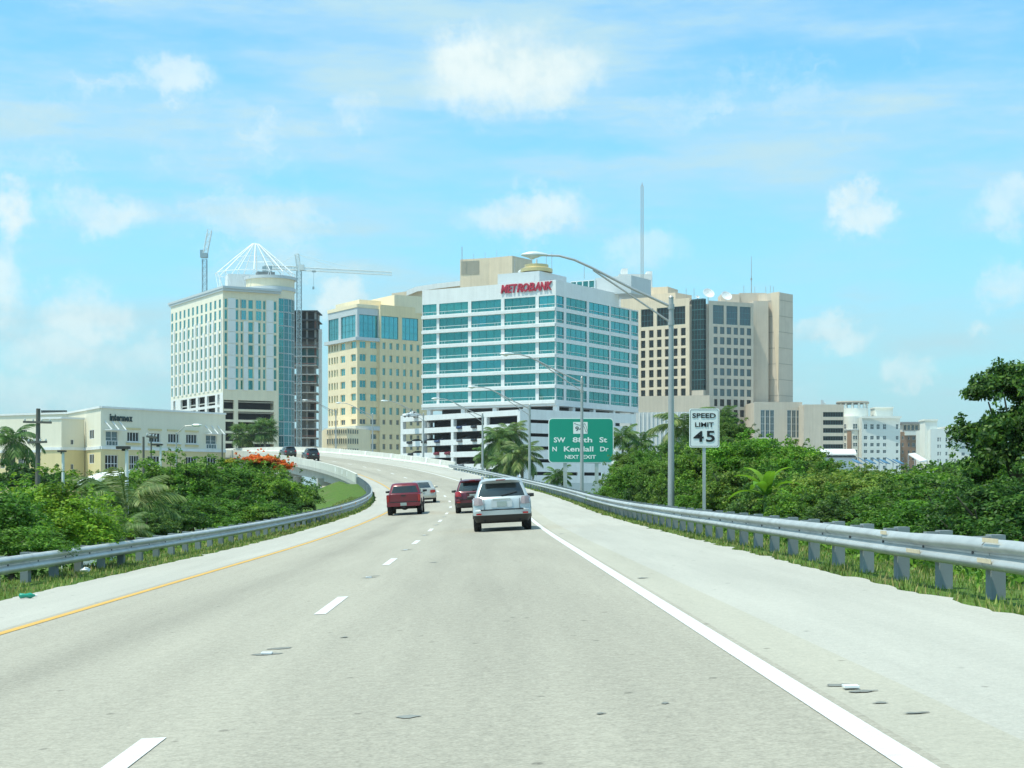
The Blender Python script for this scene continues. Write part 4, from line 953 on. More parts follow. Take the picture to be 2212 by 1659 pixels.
mb = MB(); mb.box((FA.pt(FA.t(z6u(1120))).x, 619.6, FA.z(z6v(318))), (FA.t(z6u(1368)), .9, .8)); mb.build('cornice', M_APTW, apA)
bR = [(1010, 1050), (915, 960), (820, 862), (735, 775), (640, 690), (555, 600)][::-1]
apB, FB = apartment('apartment_block', 'brown and white apartment block with a flat overhanging roof', (1372, 1690), 500, 640, [(1380, 1405), (1458, 1480), (1512, 1552), (1572, 1612), (1645, 1672)], bR, M_BRICKB)
boxpart(apB, 'top_storey', z6u(1385), z6u(1672), z6v(400), z6v(500), 644, 12, M_APT)
for k in range(6):
    u = z6u(1400 + k * 48); Fp = Face(at(u, 643.9), (1, 0)); window(apB, Fp, 0, 1.3, zq(z6v(480), 644), zq(z6v(415), 644), win_mesh('slit', M_GREYG, M_YEL_LIT, .08, .04, (), (), -.07))
mb = MB(); x0, x1 = px(z6u(1366), 0, 643).x, px(z6u(1682), 0, 643).x; mb.box(((x0 + x1) / 2, 650, zq(z6v(388), 643)), (x1 - x0, 16, .7)); mb.build('roof', mat('dark_roof', (.25, .26, .26), .8), apB)
boxpart(apB, 'white_bay', z6u(1420), z6u(1690), z6v(495), z6v(545), 639.4, 2, M_APTW)
boxpart(apB, 'white_bay', z6u(1700), z6u(1740), z6v(470), z6v(1000), 642, 5, M_BRICKB)
apC, FC = apartment('apartment_block', 'narrow white apartment tower with a taller stair shaft on its left', (1745, 1970), 465, 615, [(1828, 1848), (1858, 1872), (1930, 1955)], [(1010, 1045), (925, 965), (840, 890), (750, 800), (660, 705), (570, 625)][::-1], M_APT)
boxpart(apC, 'stair_shaft', z6u(1672), z6u(1828), z6v(350), z6v(1060), 618, 8, M_APTW)
mb = MB(); x0, x1 = px(z6u(1665), 0, 617.5).x, px(z6u(1835), 0, 617.5).x; mb.box(((x0 + x1) / 2, 622, zq(z6v(350), 617)), (x1 - x0, 9.4, .6)); mb.build('shaft_cap', M_APTW, apC)
apD, FD = apartment('apartment_block', 'cream apartment block half hidden by the big tree on the right', (1975, 2420), 440, 640, [(2042, 2060), (2130, 2175), (2250, 2290), (2330, 2370)], [(930, 970), (840, 880), (760, 800), (675, 715), (580, 615), (495, 545)][::-1], M_APTW)
mb = MB(); x0, x1 = px(z6u(1970), 0, 639).x, px(z6u(2425), 0, 639).x; mb.box(((x0 + x1) / 2, 648, zq(z6v(436), 639)), (x1 - x0, 19, .6)); mb.build('cornice', M_APTW, apD)
mb = MB(); mb.box(((x0 + x1) / 2, 639.7, zq(z6v(572), 639)), (x1 - x0, .5, .5)); mb.build('string_course', M_APT, apD)

# station roof, blue canopy, white tent
stn = thing('transit_station', 'long white barrel roofed station hall above the treetops', 'station', (px(1808, HZ, 400).x, 400, -3))
x0, x1 = px(1742, 0, 400).x, px(1850, 0, 400).x; zr0, zr1 = zq(982, 400), zq(969, 400)
for a_, b_ in ((0, .08), (.085, .505), (.515, 1.0)):
    mb = MB(); rings = []
    for f in (a_, b_):
        x = x0 + (x1 - x0) * f; rings.append([(x, 400 + 4 - 4 * math.cos(t), zr0 + (zr1 - zr0) * math.sin(t)) for t in np.linspace(0, math.pi, 13)])
    mb.loft(rings); mb.build('barrel_roof', M_WHITE, stn, smooth=40)
mb = MB(); mb.box(((x0 + x1) / 2, 404, (zr0 - 3) / 2), (x1 - x0 - .6, 6.5, zr0 + 3)); mb.build('hall_wall', M_GREYC, stn)
mb = MB(); mb.box(((x0 + x1) / 2, 400.6, zr0 - .5), (x1 - x0, .25, .35)); mb.build('gutter', M_DARKG, stn)
can = thing('bus_canopy', 'row of blue glass shelters below the pale apartment block', 'shelter', (px(1900, HZ, 330).x, 330, -3))
M_BLUE = mat('blue_panel', (.05, .16, .28), .35, var=.4, scale=1.2)
for k in range(7):
    u0, u1 = 1850 + k * 15, 1863.5 + k * 15
    a, b = px(u0, 1000 - (k % 2) * 4, 330), px(u1, 1003, 330)
    mb = MB(); rings = [[(p.x, p.y, p.z), (p.x, p.y + 5, p.z + .8), (p.x, p.y + 5, p.z + .95), (p.x, p.y, p.z + .15)] for p in (a, b)]; mb.loft(rings); mb.build('canopy_roof', M_BLUE, can)
    mb = MB(); mb.box(((a.x + b.x) / 2, 331, (a.z - 3) / 2), (.25, .25, a.z + 3)); mb.build('post', M_WHITE, can)
tent = thing('white_tent', 'white tensioned fabric tent beside the brown apartment block', 'tent', (px(1982, HZ, 340).x, 340, -3))
a, b, c_, d_ = px(1962, 980, 340), px(1976, 978, 343), px(2003, 994, 338), px(1988, 996, 336)
mb = MB(); mb.v = [tuple(q) for q in (a, d_, c_, b)] + [tuple(q - Vector((0, 0, .25))) for q in (a, d_, c_, b)]; mb.f = [(0, 1, 2, 3), (7, 6, 5, 4), (0, 4, 5, 1), (1, 5, 6, 2), (2, 6, 7, 3), (3, 7, 4, 0)]; mb.m = [0] * 6; mb.build('fabric_roof', M_WHITE, tent)
for q in (a, b, c_, d_):
    mb = MB(); mb.tube([(q.x, q.y, -3), (q.x, q.y, q.z - .1)], .1, 6); mb.build('pole', M_ALU, tent)

# ------------------------------------------------------------------ cream office on the left
def z5u(x): return x / 2.765 * .864
def z5v(y): return (960 + y / 2.765) * .864
IK = at(z5u(697), 250.0)
io = thing('cream_office', 'three storey cream and ochre office with a dark lettered sign on the left', 'building', (IK[0], IK[1], -3))
IRe = at(486, 272.0); IR = Face(IK, (IRe[0] - IK[0], IRe[1] - IK[1])); tIR = IR.t(487)
I1 = at(z5u(470), 269.0); IL = Face(I1, (IK[0] - I1[0], IK[1] - I1[1])); tIL = (Vector(IK) - Vector(I1)).length
I2 = at(-90, 280.0); IL2 = Face(I2, (I1[0] - I2[0], I1[1] - I2[1])); tI2 = (Vector(I1) - Vector(I2)).length
zIT = IR.z(z5v(165)); zIM = IR.z(z5v(440)); zIC = IR.z(z5v(300))
M_CREAMU = mat('cream_upper_stucco', (.76, .71, .57), .85, var=.05, scale=.5, streak=.06)
w_i4 = win_mesh('office4', M_DARKG, M_WHITE, .035, .045, (.25, .5, .75), (), .22, bar=1.0); w_i42 = win_mesh('office42', M_DARKG, M_WHITE, .035, .045, (.25, .5, .75), (.4,), .22, bar=1.0); w_i2 = win_mesh('office2', M_DARKG, M_WHITE, .06, .045, (.5,), (), .09, bar=1.0); w_door = win_mesh('officedoor', M_GREYG, M_WHITE, .05, .03, (.5,), (.36,), .22, bar=.9)
def ix(Fc, a, b): return (Fc.t(z5u(a)), Fc.t(z5u(b)))
up = [ix(IR, 731, 817), ix(IR, 880, 962), ix(IR, 1031, 1108), ix(IR, 1163, 1240), ix(IR, 1287, 1363), ix(IR, 1423, 1498)]
zu = (IR.z(z5v(390)), IR.z(z5v(325)))
grid_facade(io, IR, up, [(IR.z(z5v(425)), zu[0]), zu], 0.0, tIR, zIM, zIT, .3, M_CREAMU, lambda a, b: (win_mesh('balcony', M_GREYG, M_WHITE, .06, .1, (.25, .5, .75), (), .05) if b == 0 else w_door) if a in (0, 5) else w_i4, skip=[(k, 0) for k in (1, 2, 3, 4)])
zd = (IR.z(z5v(590)), IR.z(z5v(488)))
dn = [ix(IR, 727, 817), ix(IR, 895, 962), ix(IR, 1020, 1105), ix(IR, 1285, 1362), ix(IR, 1420, 1496)]
grid_facade(io, IR, dn, [(IR.z(z5v(735)), IR.z(z5v(660))), zd], 0.0, tIR, -3, zIM, .3, M_OCHRE, w_i42)
iw = [ix(IL, 618, 651)]
grid_facade(io, IL, iw, [(IL.z(z5v(383), tIL * .6), IL.z(z5v(322), tIL * .6))], 0.0, tIL, zIM, zIT, .1, M_CREAMU, w_i2)
grid_facade(io, IL, iw, [(IL.z(z5v(552), tIL * .6), IL.z(z5v(488), tIL * .6))], 0.0, tIL, -3, zIM, .1, M_OCHRE, w_i2)
i2w = [(IL2.t(z5u(a)), IL2.t(z5u(b))) for a, b in ((-60, -10), (0, 35), (125, 185))]
grid_facade(io, IL2, i2w, [(IL2.z(z5v(385), tI2 * .5), IL2.z(z5v(318), tI2 * .5))], 0.0, tI2, zIM, zIT, .3, M_CREAMU, w_i4)
grid_facade(io, IL2, i2w, [(IL2.z(z5v(725), tI2 * .5), IL2.z(z5v(655), tI2 * .5)), (IL2.z(z5v(583), tI2 * .5), IL2.z(z5v(515), tI2 * .5))], 0.0, tI2, -3, zIM, .3, M_OCHRE, w_i42)
polyI = [I2, I1, IK, IR.pt(tIR)[:2], (IR.pt(tIR).x - 25, IR.pt(tIR).y + 18), (I2[0], I2[1] + 25)]
core(io, polyI, -3, zIT - 1.2, M_CREAM, .8)
for Fc, te in ((IR, tIR), (IL, tIL), (IL2, tI2)):
    mb = MB(); p = Fc.pt(te / 2, zIM, -.06); mb.box(p, (te - .02, .25, .45), 0, Fc.rz); mb.build('string_course', M_WHITE, io)
    mb = MB(); p = Fc.pt(te / 2, zIT + .12, .1); mb.box(p, (te + .05, .6, .3), 0, Fc.rz); mb.build('parapet_cap', M_WHITE, io)
for k, (a, b) in enumerate(up):
    if k in (0, 5):         # sloping white slatted sunshades over the tall bays
        p0, p1 = IR.pt(a - .3, zu[1] + .15), IR.pt(b + .3, zu[1] + .15)
        for q in range(3):
            t = a - .2 + (b - a + .4) * q / 2; mb = MB(); mb.tube([IR.pt(t, zu[1] + 1.6, 0), IR.pt(t, zu[1] + .25, -1.6)], .09, 5); mb.build('sunshade_arm', M_WHITE, io)
        mb = MB(); mb.box(IR.pt((a + b) / 2, zu[1] + .2, -1.0), (b - a + .8, 1.5, .1), 0, IR.rz); mb.build('sunshade', M_WHITE, io)
    else:
        for zz in (zu[1] + .55, zu[0] - .4):
            mb = MB(); mb.box(IR.pt((a + b) / 2, zz, -.05), (b - a + .5, .2, .28), 0, IR.rz); mb.build('window_band', M_OCHRE, io)
        mb = MB(); mb.box(IR.pt((a + b) / 2, zu[0] - .1, -.1), (b - a + .5, .3, .16), 0, IR.rz); mb.build('window_sill', M_WHITE, io)
M_NAVY = mat('sign_dark_green', (.01, .035, .035), .5)
letters_run(io, 'sign_letter', 'intermex', IR, IR.t(z5u(757)), IR.t(z5u(914)), IR.z(z5v(258), 4), IR.z(z5v(210), 4), M_NAVY, .03, 0, .12)
# stair block in front of the left wall
SK = at(z5u(425), 255.0); SL_, SR_ = Face(SK, (.9, -.43)), Face(SK, (.62, .78))
tsl, tsr = SL_.t(z5u(285)), SR_.t(z5u(583)); zS = SL_.z(z5v(238))
for Fc, a, b in ((SL_, tsl, 0.0), (SR_, 0.0, tsr)):
    ws = [] if Fc is SL_ else [(Fc.t(z5u(488)), Fc.t(z5u(508)))]
    grid_facade(io, Fc, ws, [(Fc.z(z5v(417)), Fc.z(z5v(383)))] if ws else [], a, b, zIM, zS, .25, M_CREAMU, w_i2, name='stair_wall')
    grid_facade(io, Fc, ws, [(Fc.z(z5v(590)), Fc.z(z5v(553)))] if ws else [], a, b, -3, zIM, .25, M_OCHRE, w_i2, name='stair_wall')
    mb = MB(); mb.box(Fc.pt((a + b) / 2, zIM, -.06), (b - a, .22, .45), 0, Fc.rz); mb.build('string_course', M_WHITE, io)
    mb = MB(); mb.box(Fc.pt((a + b) / 2, zS + .1, .1), (b - a, .5, .3), 0, Fc.rz); mb.build('parapet_cap', M_WHITE, io)
slab(io, [SL_.pt(tsl)[:2], SK, SR_.pt(tsr)[:2], (SR_.pt(tsr).x - 8, SR_.pt(tsr).y + 6)], -3, zS - .4, M_CREAM, 'stair_core', -.6)
bbd = thing('roof_sign', 'long dark lettered board standing above the cream office roof', 'sign', (px(z5u(370), HZ, 275).x, 275, zIT - .8))
a, b = px(z5u(285), z5v(205), 275), px(z5u(462), z5v(182), 275)
mb = MB(); mb.box(((a.x + b.x) / 2, 275, (a.z + b.z) / 2), (b.x - a.x, .25, b.z - a.z)); mb.build('board', mat('board_dark', (.06, .075, .075), .7, var=.4, scale=1.5), bbd)
for k in range(5):
    x = a.x + (b.x - a.x) * (k + .5) / 5; mb = MB(); mb.box((x, 275.3, (a.z + zIT) / 2 - .5), (.2, .2, a.z - zIT + 1.6)); mb.build('post', M_GREYC, bbd)

# ------------------------------------------------------------------ bridge
br = thing('highway_bridge', 'curving concrete highway overpass with parapets and a round pier', 'bridge', tuple(road(S_L, 0, -6)))
def sweep(name, prof, s_list, m, parent, nf=None, closed=True):
    """prof: list of (n, dz) relative to nf(s) on the road surface"""
    rings = []
    for s in s_list:
        n0 = nf(s) if nf else 0.0
        base = [(n0 + n) for n, _ in prof]; rings.append([road(s, n0 + n, dz) for n, dz in prof])
    mb = MB(); mb.loft(rings, 0, closed, closed); return mb.build(name, m, parent)
sB = list(np.arange(S_L - 1, 421, 4.0))
sweep('deck', [(-5.5, -.03), (-5.5, -.42), (-4.6, -.62), (7.2, -.62), (7.75, -.42), (7.75, -.03)], sB, M_CONC, br)
for n in (-4.1, -1.4, 1.4, 4.2, 6.6):
    sweep('girder', [(n - .35, -.63), (n - .35, -1.75), (n + .35, -1.75), (n + .35, -.63)], sB, M_CONC, br)
M_BAR = mat('parapet_concrete', (.62, .61, .55), .9, var=.12, scale=1.0, streak=.18, rand=.05, bump=.15)
profL = [(-.30, -.02), (-.30, .86), (-.12, .86), (-.05, .30), (.10, .10), (.10, -.02)]
profR = [(-.10, -.02), (-.10, .10), (.05, .30), (.12, .86), (.30, .86), (.30, -.02)]
k = 0
for side, s0, prof, nf in ((-1, S_L, profL, rail_l), (1, S_R - 4, profR, rail_r)):
    s = s0
    while s < 400:
        sweep('parapet_segment', prof, list(np.linspace(s, s + 5.97, 4)), M_BAR, br, nf); s += 6.0
M_PATCH = mat('white_patch_paint', (.82, .83, .80), .8, var=.06)
for s in (190, 199.5, 209.5, 223, 240, 257): sweep('patch', [(.10 - .13, .13), (-.02 + .03, .30), (.095, .865), (.305, .87), (.305, .864), (.1, .84)], [s, s + .5, s + 1.0], M_PATCH, br, rail_r)
for s in (172, 178, 186): sweep('patch', [(-.31, .2), (-.31, .7), (-.302, .7), (-.302, .2)], [s, s + .8], M_PATCH, br, rail_l)
for s in (208.0, 243.0, 280.0):
    for n in (-2.4, 4.8):
        p = road(s, n, -2.5); mb = MB(); mb.tube([(p.x, p.y, -3), (p.x, p.y, p.z)], .62, 20); mb.build('pier_column', M_CONC, br, smooth=50)
    mb = MB()
    for n0 in (1.0,):
        p = road(s, n0, -2.15); mb.box(p, (12.4, 1.35, .95), 0, yaw(s)); mb.build('pier_cap', M_CONC, br)
mb = MB(); p = road(168, 1.1, -2.6); mb.box(p, (12.6, 1.4, 2.6), 0, yaw(168)); mb.build('abutment', M_CONC, br)

# ------------------------------------------------------------------ guardrails
def guardrail(side, s_start, s_end, nf, label):
    p0 = road(s_start, nf(s_start))
    o = thing('guardrail', label, 'guardrail', tuple(p0))
    base = [(0.0, 0), (.045, .025), (.082, .06), (.082, .09), (.045, .125), (.006, .15), (.006, .17), (.045, .195), (.082, .23), (.082, .26), (.045, .295), (0.0, .315)]
    tw = -side                                 # towards the road
    s = s_start; k = 0; H0 = .235
    while s < s_end:
        L_ = 3.81; off_ = .006 * (k % 2)
        rings = []
        for q in range(5 if s < 40 else 4):
            ss = s - .14 + (L_ + .28) * q / ((5 if s < 40 else 4) - 1)
            ring = []
            front = []
            for i, (o_, z_) in enumerate(base):
                dent = 0.0
                if side > 0 and ss < 24 and z_ > .19: dent = .030 * mnoise.noise(Vector((ss * 1.7, z_ * 4, 0)))
                front.append((nf(ss) + tw * (o_ + off_), H0 + z_ + dent))
            back = [(n - tw * .004, z) for n, z in front[::-1]]
            for n, z in front + back: ring.append(road(ss, n, 0) + Vector((0, 0, z)))
            rings.append(ring)
        if side < 0: rings = [r[::-1] for r in rings]
        mb = MB(); mb.loft(rings); mb.build('rail_section', M_GALV, o, smooth=50); s += L_; k += 1
    me = MB(); me.box((0, 0, -.30), (.15, .2, 1.74)); me = me.mesh('post', mat('post_grey', (.24, .27, .28), .75, var=.2, scale=3, rand=.12, streak=.15))
    mk = MB(); mk.box((0, 0, 0), (.14, .15, .33)); mk = mk.mesh('blockout', MATS['post_grey'])
    mbt = MB(); mbt.lathe([(.024, -.012), (.024, .008), (.012, .016)], (0, 0, 0), 8); mbt.v = [(tw * v[2], v[0], v[1]) for v in mbt.v]; mbt = mbt.mesh('bolt', mat('bolt_dark', (.09, .09, .09), .6))
    s = s_start + .4
    while s < s_end:
        n = nf(s) + side * .225; p = road(s, n) - wloc(o)
        link('post', me, o, p + Vector((0, 0, 0)), (0, 0, yaw(s) + rnd.uniform(-.04, .04)))
        link('blockout', mk, o, road(s, nf(s) + side * .075) - wloc(o) + Vector((0, 0, H0 + .16)), (0, 0, yaw(s)))
        if s < 46:
            link('bolt', mbt, o, road(s, nf(s) + tw * .012) - wloc(o) + Vector((0, 0, H0 + .16)), (0, 0, yaw(s)))
        s += 1.905
    return o
gl = guardrail(-1, 4.0, S_L + 1, rail_l, 'galvanised guardrail along the left shoulder, ending at the bridge parapet')
gr_ = guardrail(1, 5.0, S_R - 2, rail_r, 'galvanised guardrail along the right shoulder, dented at its near end')
M_AMB = mat('amber_reflector', (.65, .28, .03), .4)
for s in (86, 95, 107):
    mb = MB(); mb.box((0, 0, 0), (.03, .12, .14)); o = mb.build('reflector', M_AMB, gl, local=True); o.location = road(s, rail_l(s) + .11, .44) - wloc(gl); o.rotation_euler = (0, 0, yaw(s))
M_TANP = mat('tan_scrape', (.62, .52, .36), .8, var=.2, scale=8)
for s, z, L_ in ((18.9, .34, .6), (16.2, .34, .45), (16.0, .55, .5), (20.3, .52, .3)):
    mb = MB(); mb.box((0, 0, 0), (.006, L_, .045)); o = mb.build('scrape_mark', M_TANP, gr_, local=True); o.location = road(s, rail_r(s) - .094, z) - wloc(gr_); o.rotation_euler = (0, 0, yaw(s))

# ------------------------------------------------------------------ street lamps
def lamp(s, n, ztop, label, reach=4.7):
    b = road(s, n); zb = float(terrain_z(np.array([b.x]), np.array([b.y]))[0]) if s < S_R else b.z - .1
    o = thing('street_lamp', label, 'street lamp', (b.x, b.y, zb), yaw(s) * .6, 'cobra-head street lamps along the right shoulder')
    H = ztop - zb
    mb = MB(); mb.tube([(0, 0, 0), (0, 0, H * .5), (0, 0, H)], [.125, .105, .085], 12); mb.build('pole', M_ALU, o, local=True, smooth=60)
    mb = MB(); mb.lathe([(.17, 0), (.17, .08), (.13, .12)], (0, 0, 0), 12); mb.build('base_plate', M_ALU, o, local=True)
    mb = MB(); mb.lathe([(.09, H), (.1, H + .03), (.04, H + .1)], (0, 0, 0), 10); mb.build('pole_cap', M_ALU, o, local=True, smooth=50)
    up_ = [(0, 0, H - .3), (-reach * .3, 0, H + .35), (-reach * .60, 0, H + 1.08), (-reach * .74, 0, H + 1.38), (-reach * .86, 0, H + 1.53), (-reach, 0, H + 1.55)]
    mb = MB(); mb.tube(up_, [.05, .048, .046, .044, .04, .036], 8); mb.build('arm', M_ALU, o, local=True, smooth=60)
    mb = MB(); mb.tube([(0, 0, H - .88), (-reach * .3, 0, H + .08), (-reach * .60, 0, H + 1.02)], .034, 7); mb.build('arm_brace', M_ALU, o, local=True, smooth=60)
    for zz in (H - .3, H - .88):
        mb = MB(); mb.lathe([(.12, zz - .09), (.12, zz + .09)], (0, 0, 0), 10); mb.build('arm_clamp', M_ALU, o, local=True)
    x0 = -reach - .72; rings = []
    for f, w_, up2, dn2 in ((0, .03, .02, .02), (.08, .12, .06, .05), (.3, .185, .12, .11), (.55, .19, .13, .125), (.78, .12, .09, .05), (1.0, .05, .04, .04)):
        x = x0 + f * .95; rings.append([(x, w_ * math.cos(t), H + 1.56 + (up2 if math.sin(t) > 0 else dn2) * math.sin(t)) for t in np.linspace(0, 2 * math.pi, 15)[:-1]])
    mb = MB(); mb.loft(rings); mb.build('luminaire', mat('lamp_housing', (.66, .70, .70), .4, metal=.2), o, local=True, smooth=60)
    mb = MB(); mb.lathe([(.02, -.17), (.11, -.13), (.15, -.06)], (x0 + .4, 0, H + 1.56), 12); mb.build('lens', mat('lamp_lens', (.75, .78, .78), .15), o, local=True, smooth=60)
    return o
for s, n, zt, lb_ in ((58.3, 8.6, 8.35, 'tallest street lamp standing between the exit sign and the speed limit sign'), (106, 8.7, 8.85, 'street lamp whose pole crosses in front of the green exit sign'),
                    (140, 8.7, 8.9, 'street lamp just left of the green exit sign'), (170, 8.6, 9.6, 'street lamp in front of the palm trees by the garage'), (205, 7.9, 11.3, 'street lamp rising behind the right bridge parapet in front of the garage'),
                    (238, 7.8, 12.8, 'street lamp on the bridge before the yellow tower'), (262, 7.8, 14.5, 'farthest street lamp on the bridge, at the yellow tower left edge')):
    lamp(s, n, zt, lb_, 4.7)

# ------------------------------------------------------------------ road signs
M_GREEN = mat('sign_green', (.0, .30, .20), .5, var=.05, scale=2); M_SIGNW = mat('sign_white', (.86, .88, .86), .5, var=.04); M_BLACK = mat('sign_black', (.012, .012, .012), .5)
def round_rect(w, h, r, n=5):
    p = []
    for cx, cy, a0 in ((w / 2 - r, h / 2 - r, 0), (-w / 2 + r, h / 2 - r, 90), (-w / 2 + r, -h / 2 + r, 180), (w / 2 - r, -h / 2 + r, 270)):
        for k in range(n): a = R(a0 + 90 * k / (n - 1)); p.append((cx + r * math.cos(a), cy + r * math.sin(a)))
    return p
def panel(parent, name, w, h, r, y, thick, zc_, m, x=0.0):
    mb = MB(); pr = round_rect(w, h, r); rings = [[(x + a, yy, zc_ + b) for a, b in pr] for yy in (y + thick, y)]
    mb.loft(rings); return mb.build(name, m, parent, local=True)
YS = 113.0; mpp = YS / FPX; sx = (1255 - UC) * mpp
gz0 = float(terrain_z(np.array([sx]), np.array([YS]))[0])
es = thing('exit_sign', 'large green exit sign on two posts behind the right guardrail', 'road sign', (sx, YS, gz0))
def zl_(v): return CAMH + (HZ - v) * mpp - gz0
W_, H_ = 141 * mpp, 97 * mpp; zm = zl_(951.5)
panel(es, 'white_border', W_, H_, .28, 0, .05, zm, M_SIGNW); panel(es, 'sign_panel', W_ - .12, H_ - .12, .24, -.012, .01, zm, M_GREEN)
for u in (1221, 1289):
    x = (u - UC) * mpp - sx; mb = MB(); mb.box((x, .12, (zl_(905)) / 2 - .3), (.26, .14, zl_(905) + .6)); mb.build('post', M_GALV, es, local=True)
def sx_(u): return (u - UC) * mpp
def stext(body, u0, u1, v0, v1, m, bold=.015, yy=-.016):
    cuts_ = body.split(' ')
    return text_part(es, 'lettering', body, (sx + 0, 0, 0), 0, 1, 1, m)
def sign_text(parent, words_, root, mppx, m, ybase, bold):
    for body, u0, u1, v0, v1 in words_:
        o = text_part(None, 'lettering', body, (0, 0, 0), 0, (v1 - v0) * mppx, (u1 - u0) * mppx, m, .006, bold)
        o.parent = parent; o.location = ((u0 - UC) * mppx - root[0], ybase, CAMH + (HZ - v1) * mppx - root[2])
def z8(x): return (1340 + x / 4.254) * .864
def z8v(y): return (960 + y / 4.254) * .864
sign_text(es, [('SW', z8(190), z8(312), z8v(568), z8v(622)), ('88th', z8(390), z8(598), z8v(566), z8v(622)), ('St', z8(675), z8(757), z8v(566), z8v(622)),
               ('N', z8(175), z8(222), z8v(668), z8v(717)), ('Kendall', z8(297), z8(610), z8v(664), z8v(719)), ('Dr', z8(683), z8(772), z8v(667), z8v(717)),
               ('NEXT', z8(308), z8(455), z8v(756), z8v(796)), ('EXIT', z8(497), z8(638), z8v(756), z8v(796))], (sx, YS, gz0), mpp, M_SIGNW, -.014, .022)
panel(es, 'route_shield', (z8(550) - z8(397)) * mpp, (z8v(530) - z8v(405)) * mpp, .03, -.018, .005, CAMH + (HZ - z8v(467)) * mpp - gz0, M_SIGNW, (z8(473) - UC) * mpp - sx)
sign_text(es, [('94', z8(418), z8(498), z8v(452), z8v(502))], (sx, YS, gz0), mpp, M_BLACK, -.020, .012)
# thin outline of the peninsula on the shield
mb = MB(); ol = [(405, 418), (440, 432), (470, 440), (505, 430), (520, 418), (532, 450), (546, 492), (540, 512), (528, 505), (518, 470), (505, 445)]
mb.tube([((z8(a) - UC) * mpp - sx, -.021, CAMH + (HZ - z8v(b)) * mpp - gz0) for a, b in ol], .014, 4); mb.build('shield_outline', M_BLACK, es, local=True)
YP = 54.0; mp2 = YP / FPX; px2 = (1521.5 - UC) * mp2; gz2 = float(terrain_z(np.array([px2]), np.array([YP]))[0])
ss_ = thing('speed_limit_sign', 'white speed limit 45 sign on a single post behind the right guardrail', 'road sign', (px2, YP, gz2))
def z2_(v): return CAMH + (HZ - v) * mp2 - gz2
panel(ss_, 'sign_panel', 65 * mp2, 84 * mp2, .06, 0, .02, z2_(924.5), M_SIGNW)
prf = round_rect(60.5 * mp2, 79.5 * mp2, .05); prg = round_rect(59 * mp2, 78 * mp2, .045)
mb = MB(); mb.loft([[(a, -.004, z2_(924.5) + b) for a, b in prf], [(a, -.006, z2_(924.5) + b) for a, b in prg]], 0, False); mb.build('black_border', M_BLACK, ss_, local=True)
mb = MB(); mb.box((.0, .065, z2_(900) / 2 - .3), (.10, .08, z2_(900) + .6)); mb.build('post', M_GALV, ss_, local=True)
sign_text(ss_, [('SPEED', z8(1662), z8(1912), z8v(310), z8v(362)), ('LIMIT', z8(1692), z8(1890), z8v(408), z8v(457)), ('4', z8(1674), z8(1784), z8v(500), z8v(615)), ('5', z8(1808), z8(1902), z8v(498), z8v(617))], (px2, YP, gz2), mp2, M_BLACK, -.006, .02)

# ------------------------------------------------------------------ vehicles
def paint(name, col, metal=.35): return mat(name, col, .28, metal=metal, var=.04, scale=1.5, coat=.6)
M_TYRE = mat('tyre_rubber', (.015, .015, .016), .85); M_RIM = mat('alloy_rim', (.45, .46, .47), .3, metal=.8); M_CHAS = mat('underbody_black', (.012, .012, .013), .8)
M_CARG = mat('car_glass', (.02, .028, .028), .04, spec=.8, var=.02); M_TAIL = mat('tail_light_red', (.38, .012, .012), .15, coat=.5); M_CLEAR = mat('tail_light_clear', (.34, .27, .27), .12, coat=.5)
M_PLATE = mat('plate_white', (.34, .40, .37), .5, var=.15, scale=30); M_TRIM = mat('black_trim', (.02, .02, .021), .5); M_CHROME = mat('chrome', (.65, .66, .67), .15, metal=1.0)
SIDE_FR = (0, .10, .14, .38, .42, .70, .74, 1.0)
def ring(z, w, yr, yf, rr, rf):
    """horizontal outline of the body at height z, from rear left round to front and back"""
    p, tag_ = [], []
    xs = [-w + rr, -(w - rr) * .62, 0, (w - rr) * .62, w - rr]
    bow = .035
    for i, x in enumerate(xs): p.append((x, yr + bow * (x / w) ** 2 * 2, z)); tag_.append('rear' if 0 < i < 0 or i in (0, 1, 2, 3) else 'cr')
    for a in (30, 60): p.append((w - rr + rr * math.sin(R(a)), yr + bow * 1.6 + rr - rr * math.cos(R(a)), z)); tag_.append('cr')
    y0, y1 = yr + rr + bow * 1.6, yf - rf
    for i, f in enumerate(SIDE_FR): p.append((w - (.03 * max(0, f - .8) / .2), y0 + (y1 - y0) * f, z)); tag_.append('s%d' % i if i < 7 else 'cf')
    for a in (30, 60): p.append((w - .03 - rf + rf * math.cos(R(a)), yf - rf + rf * math.sin(R(a)), z)); tag_.append('cf')
    for i, f in enumerate((1, .5, 0, -.5, -1)): p.append(((w - .03 - rf) * f, yf + .04 * (1 - f * f), z)); tag_.append('front' if i < 4 else 'cf')
    for a in (60, 30): p.append((-(w - .03 - rf) - rf * math.cos(R(a)), yf - rf + rf * math.sin(R(a)), z)); tag_.append('cf')
    for i, f in reversed(list(enumerate(SIDE_FR))): p.append((-(w - (.03 * max(0, f - .8) / .2)), y0 + (y1 - y0) * f, z)); tag_.append('s%d' % (i - 1) if i > 0 else 'cr')
    for a in (60, 30): p.append((-(w - rr) - rr * math.sin(R(a)), yr + bow * 1.6 + rr - rr * math.cos(R(a)), z)); tag_.append('cr')
    return p, tag_
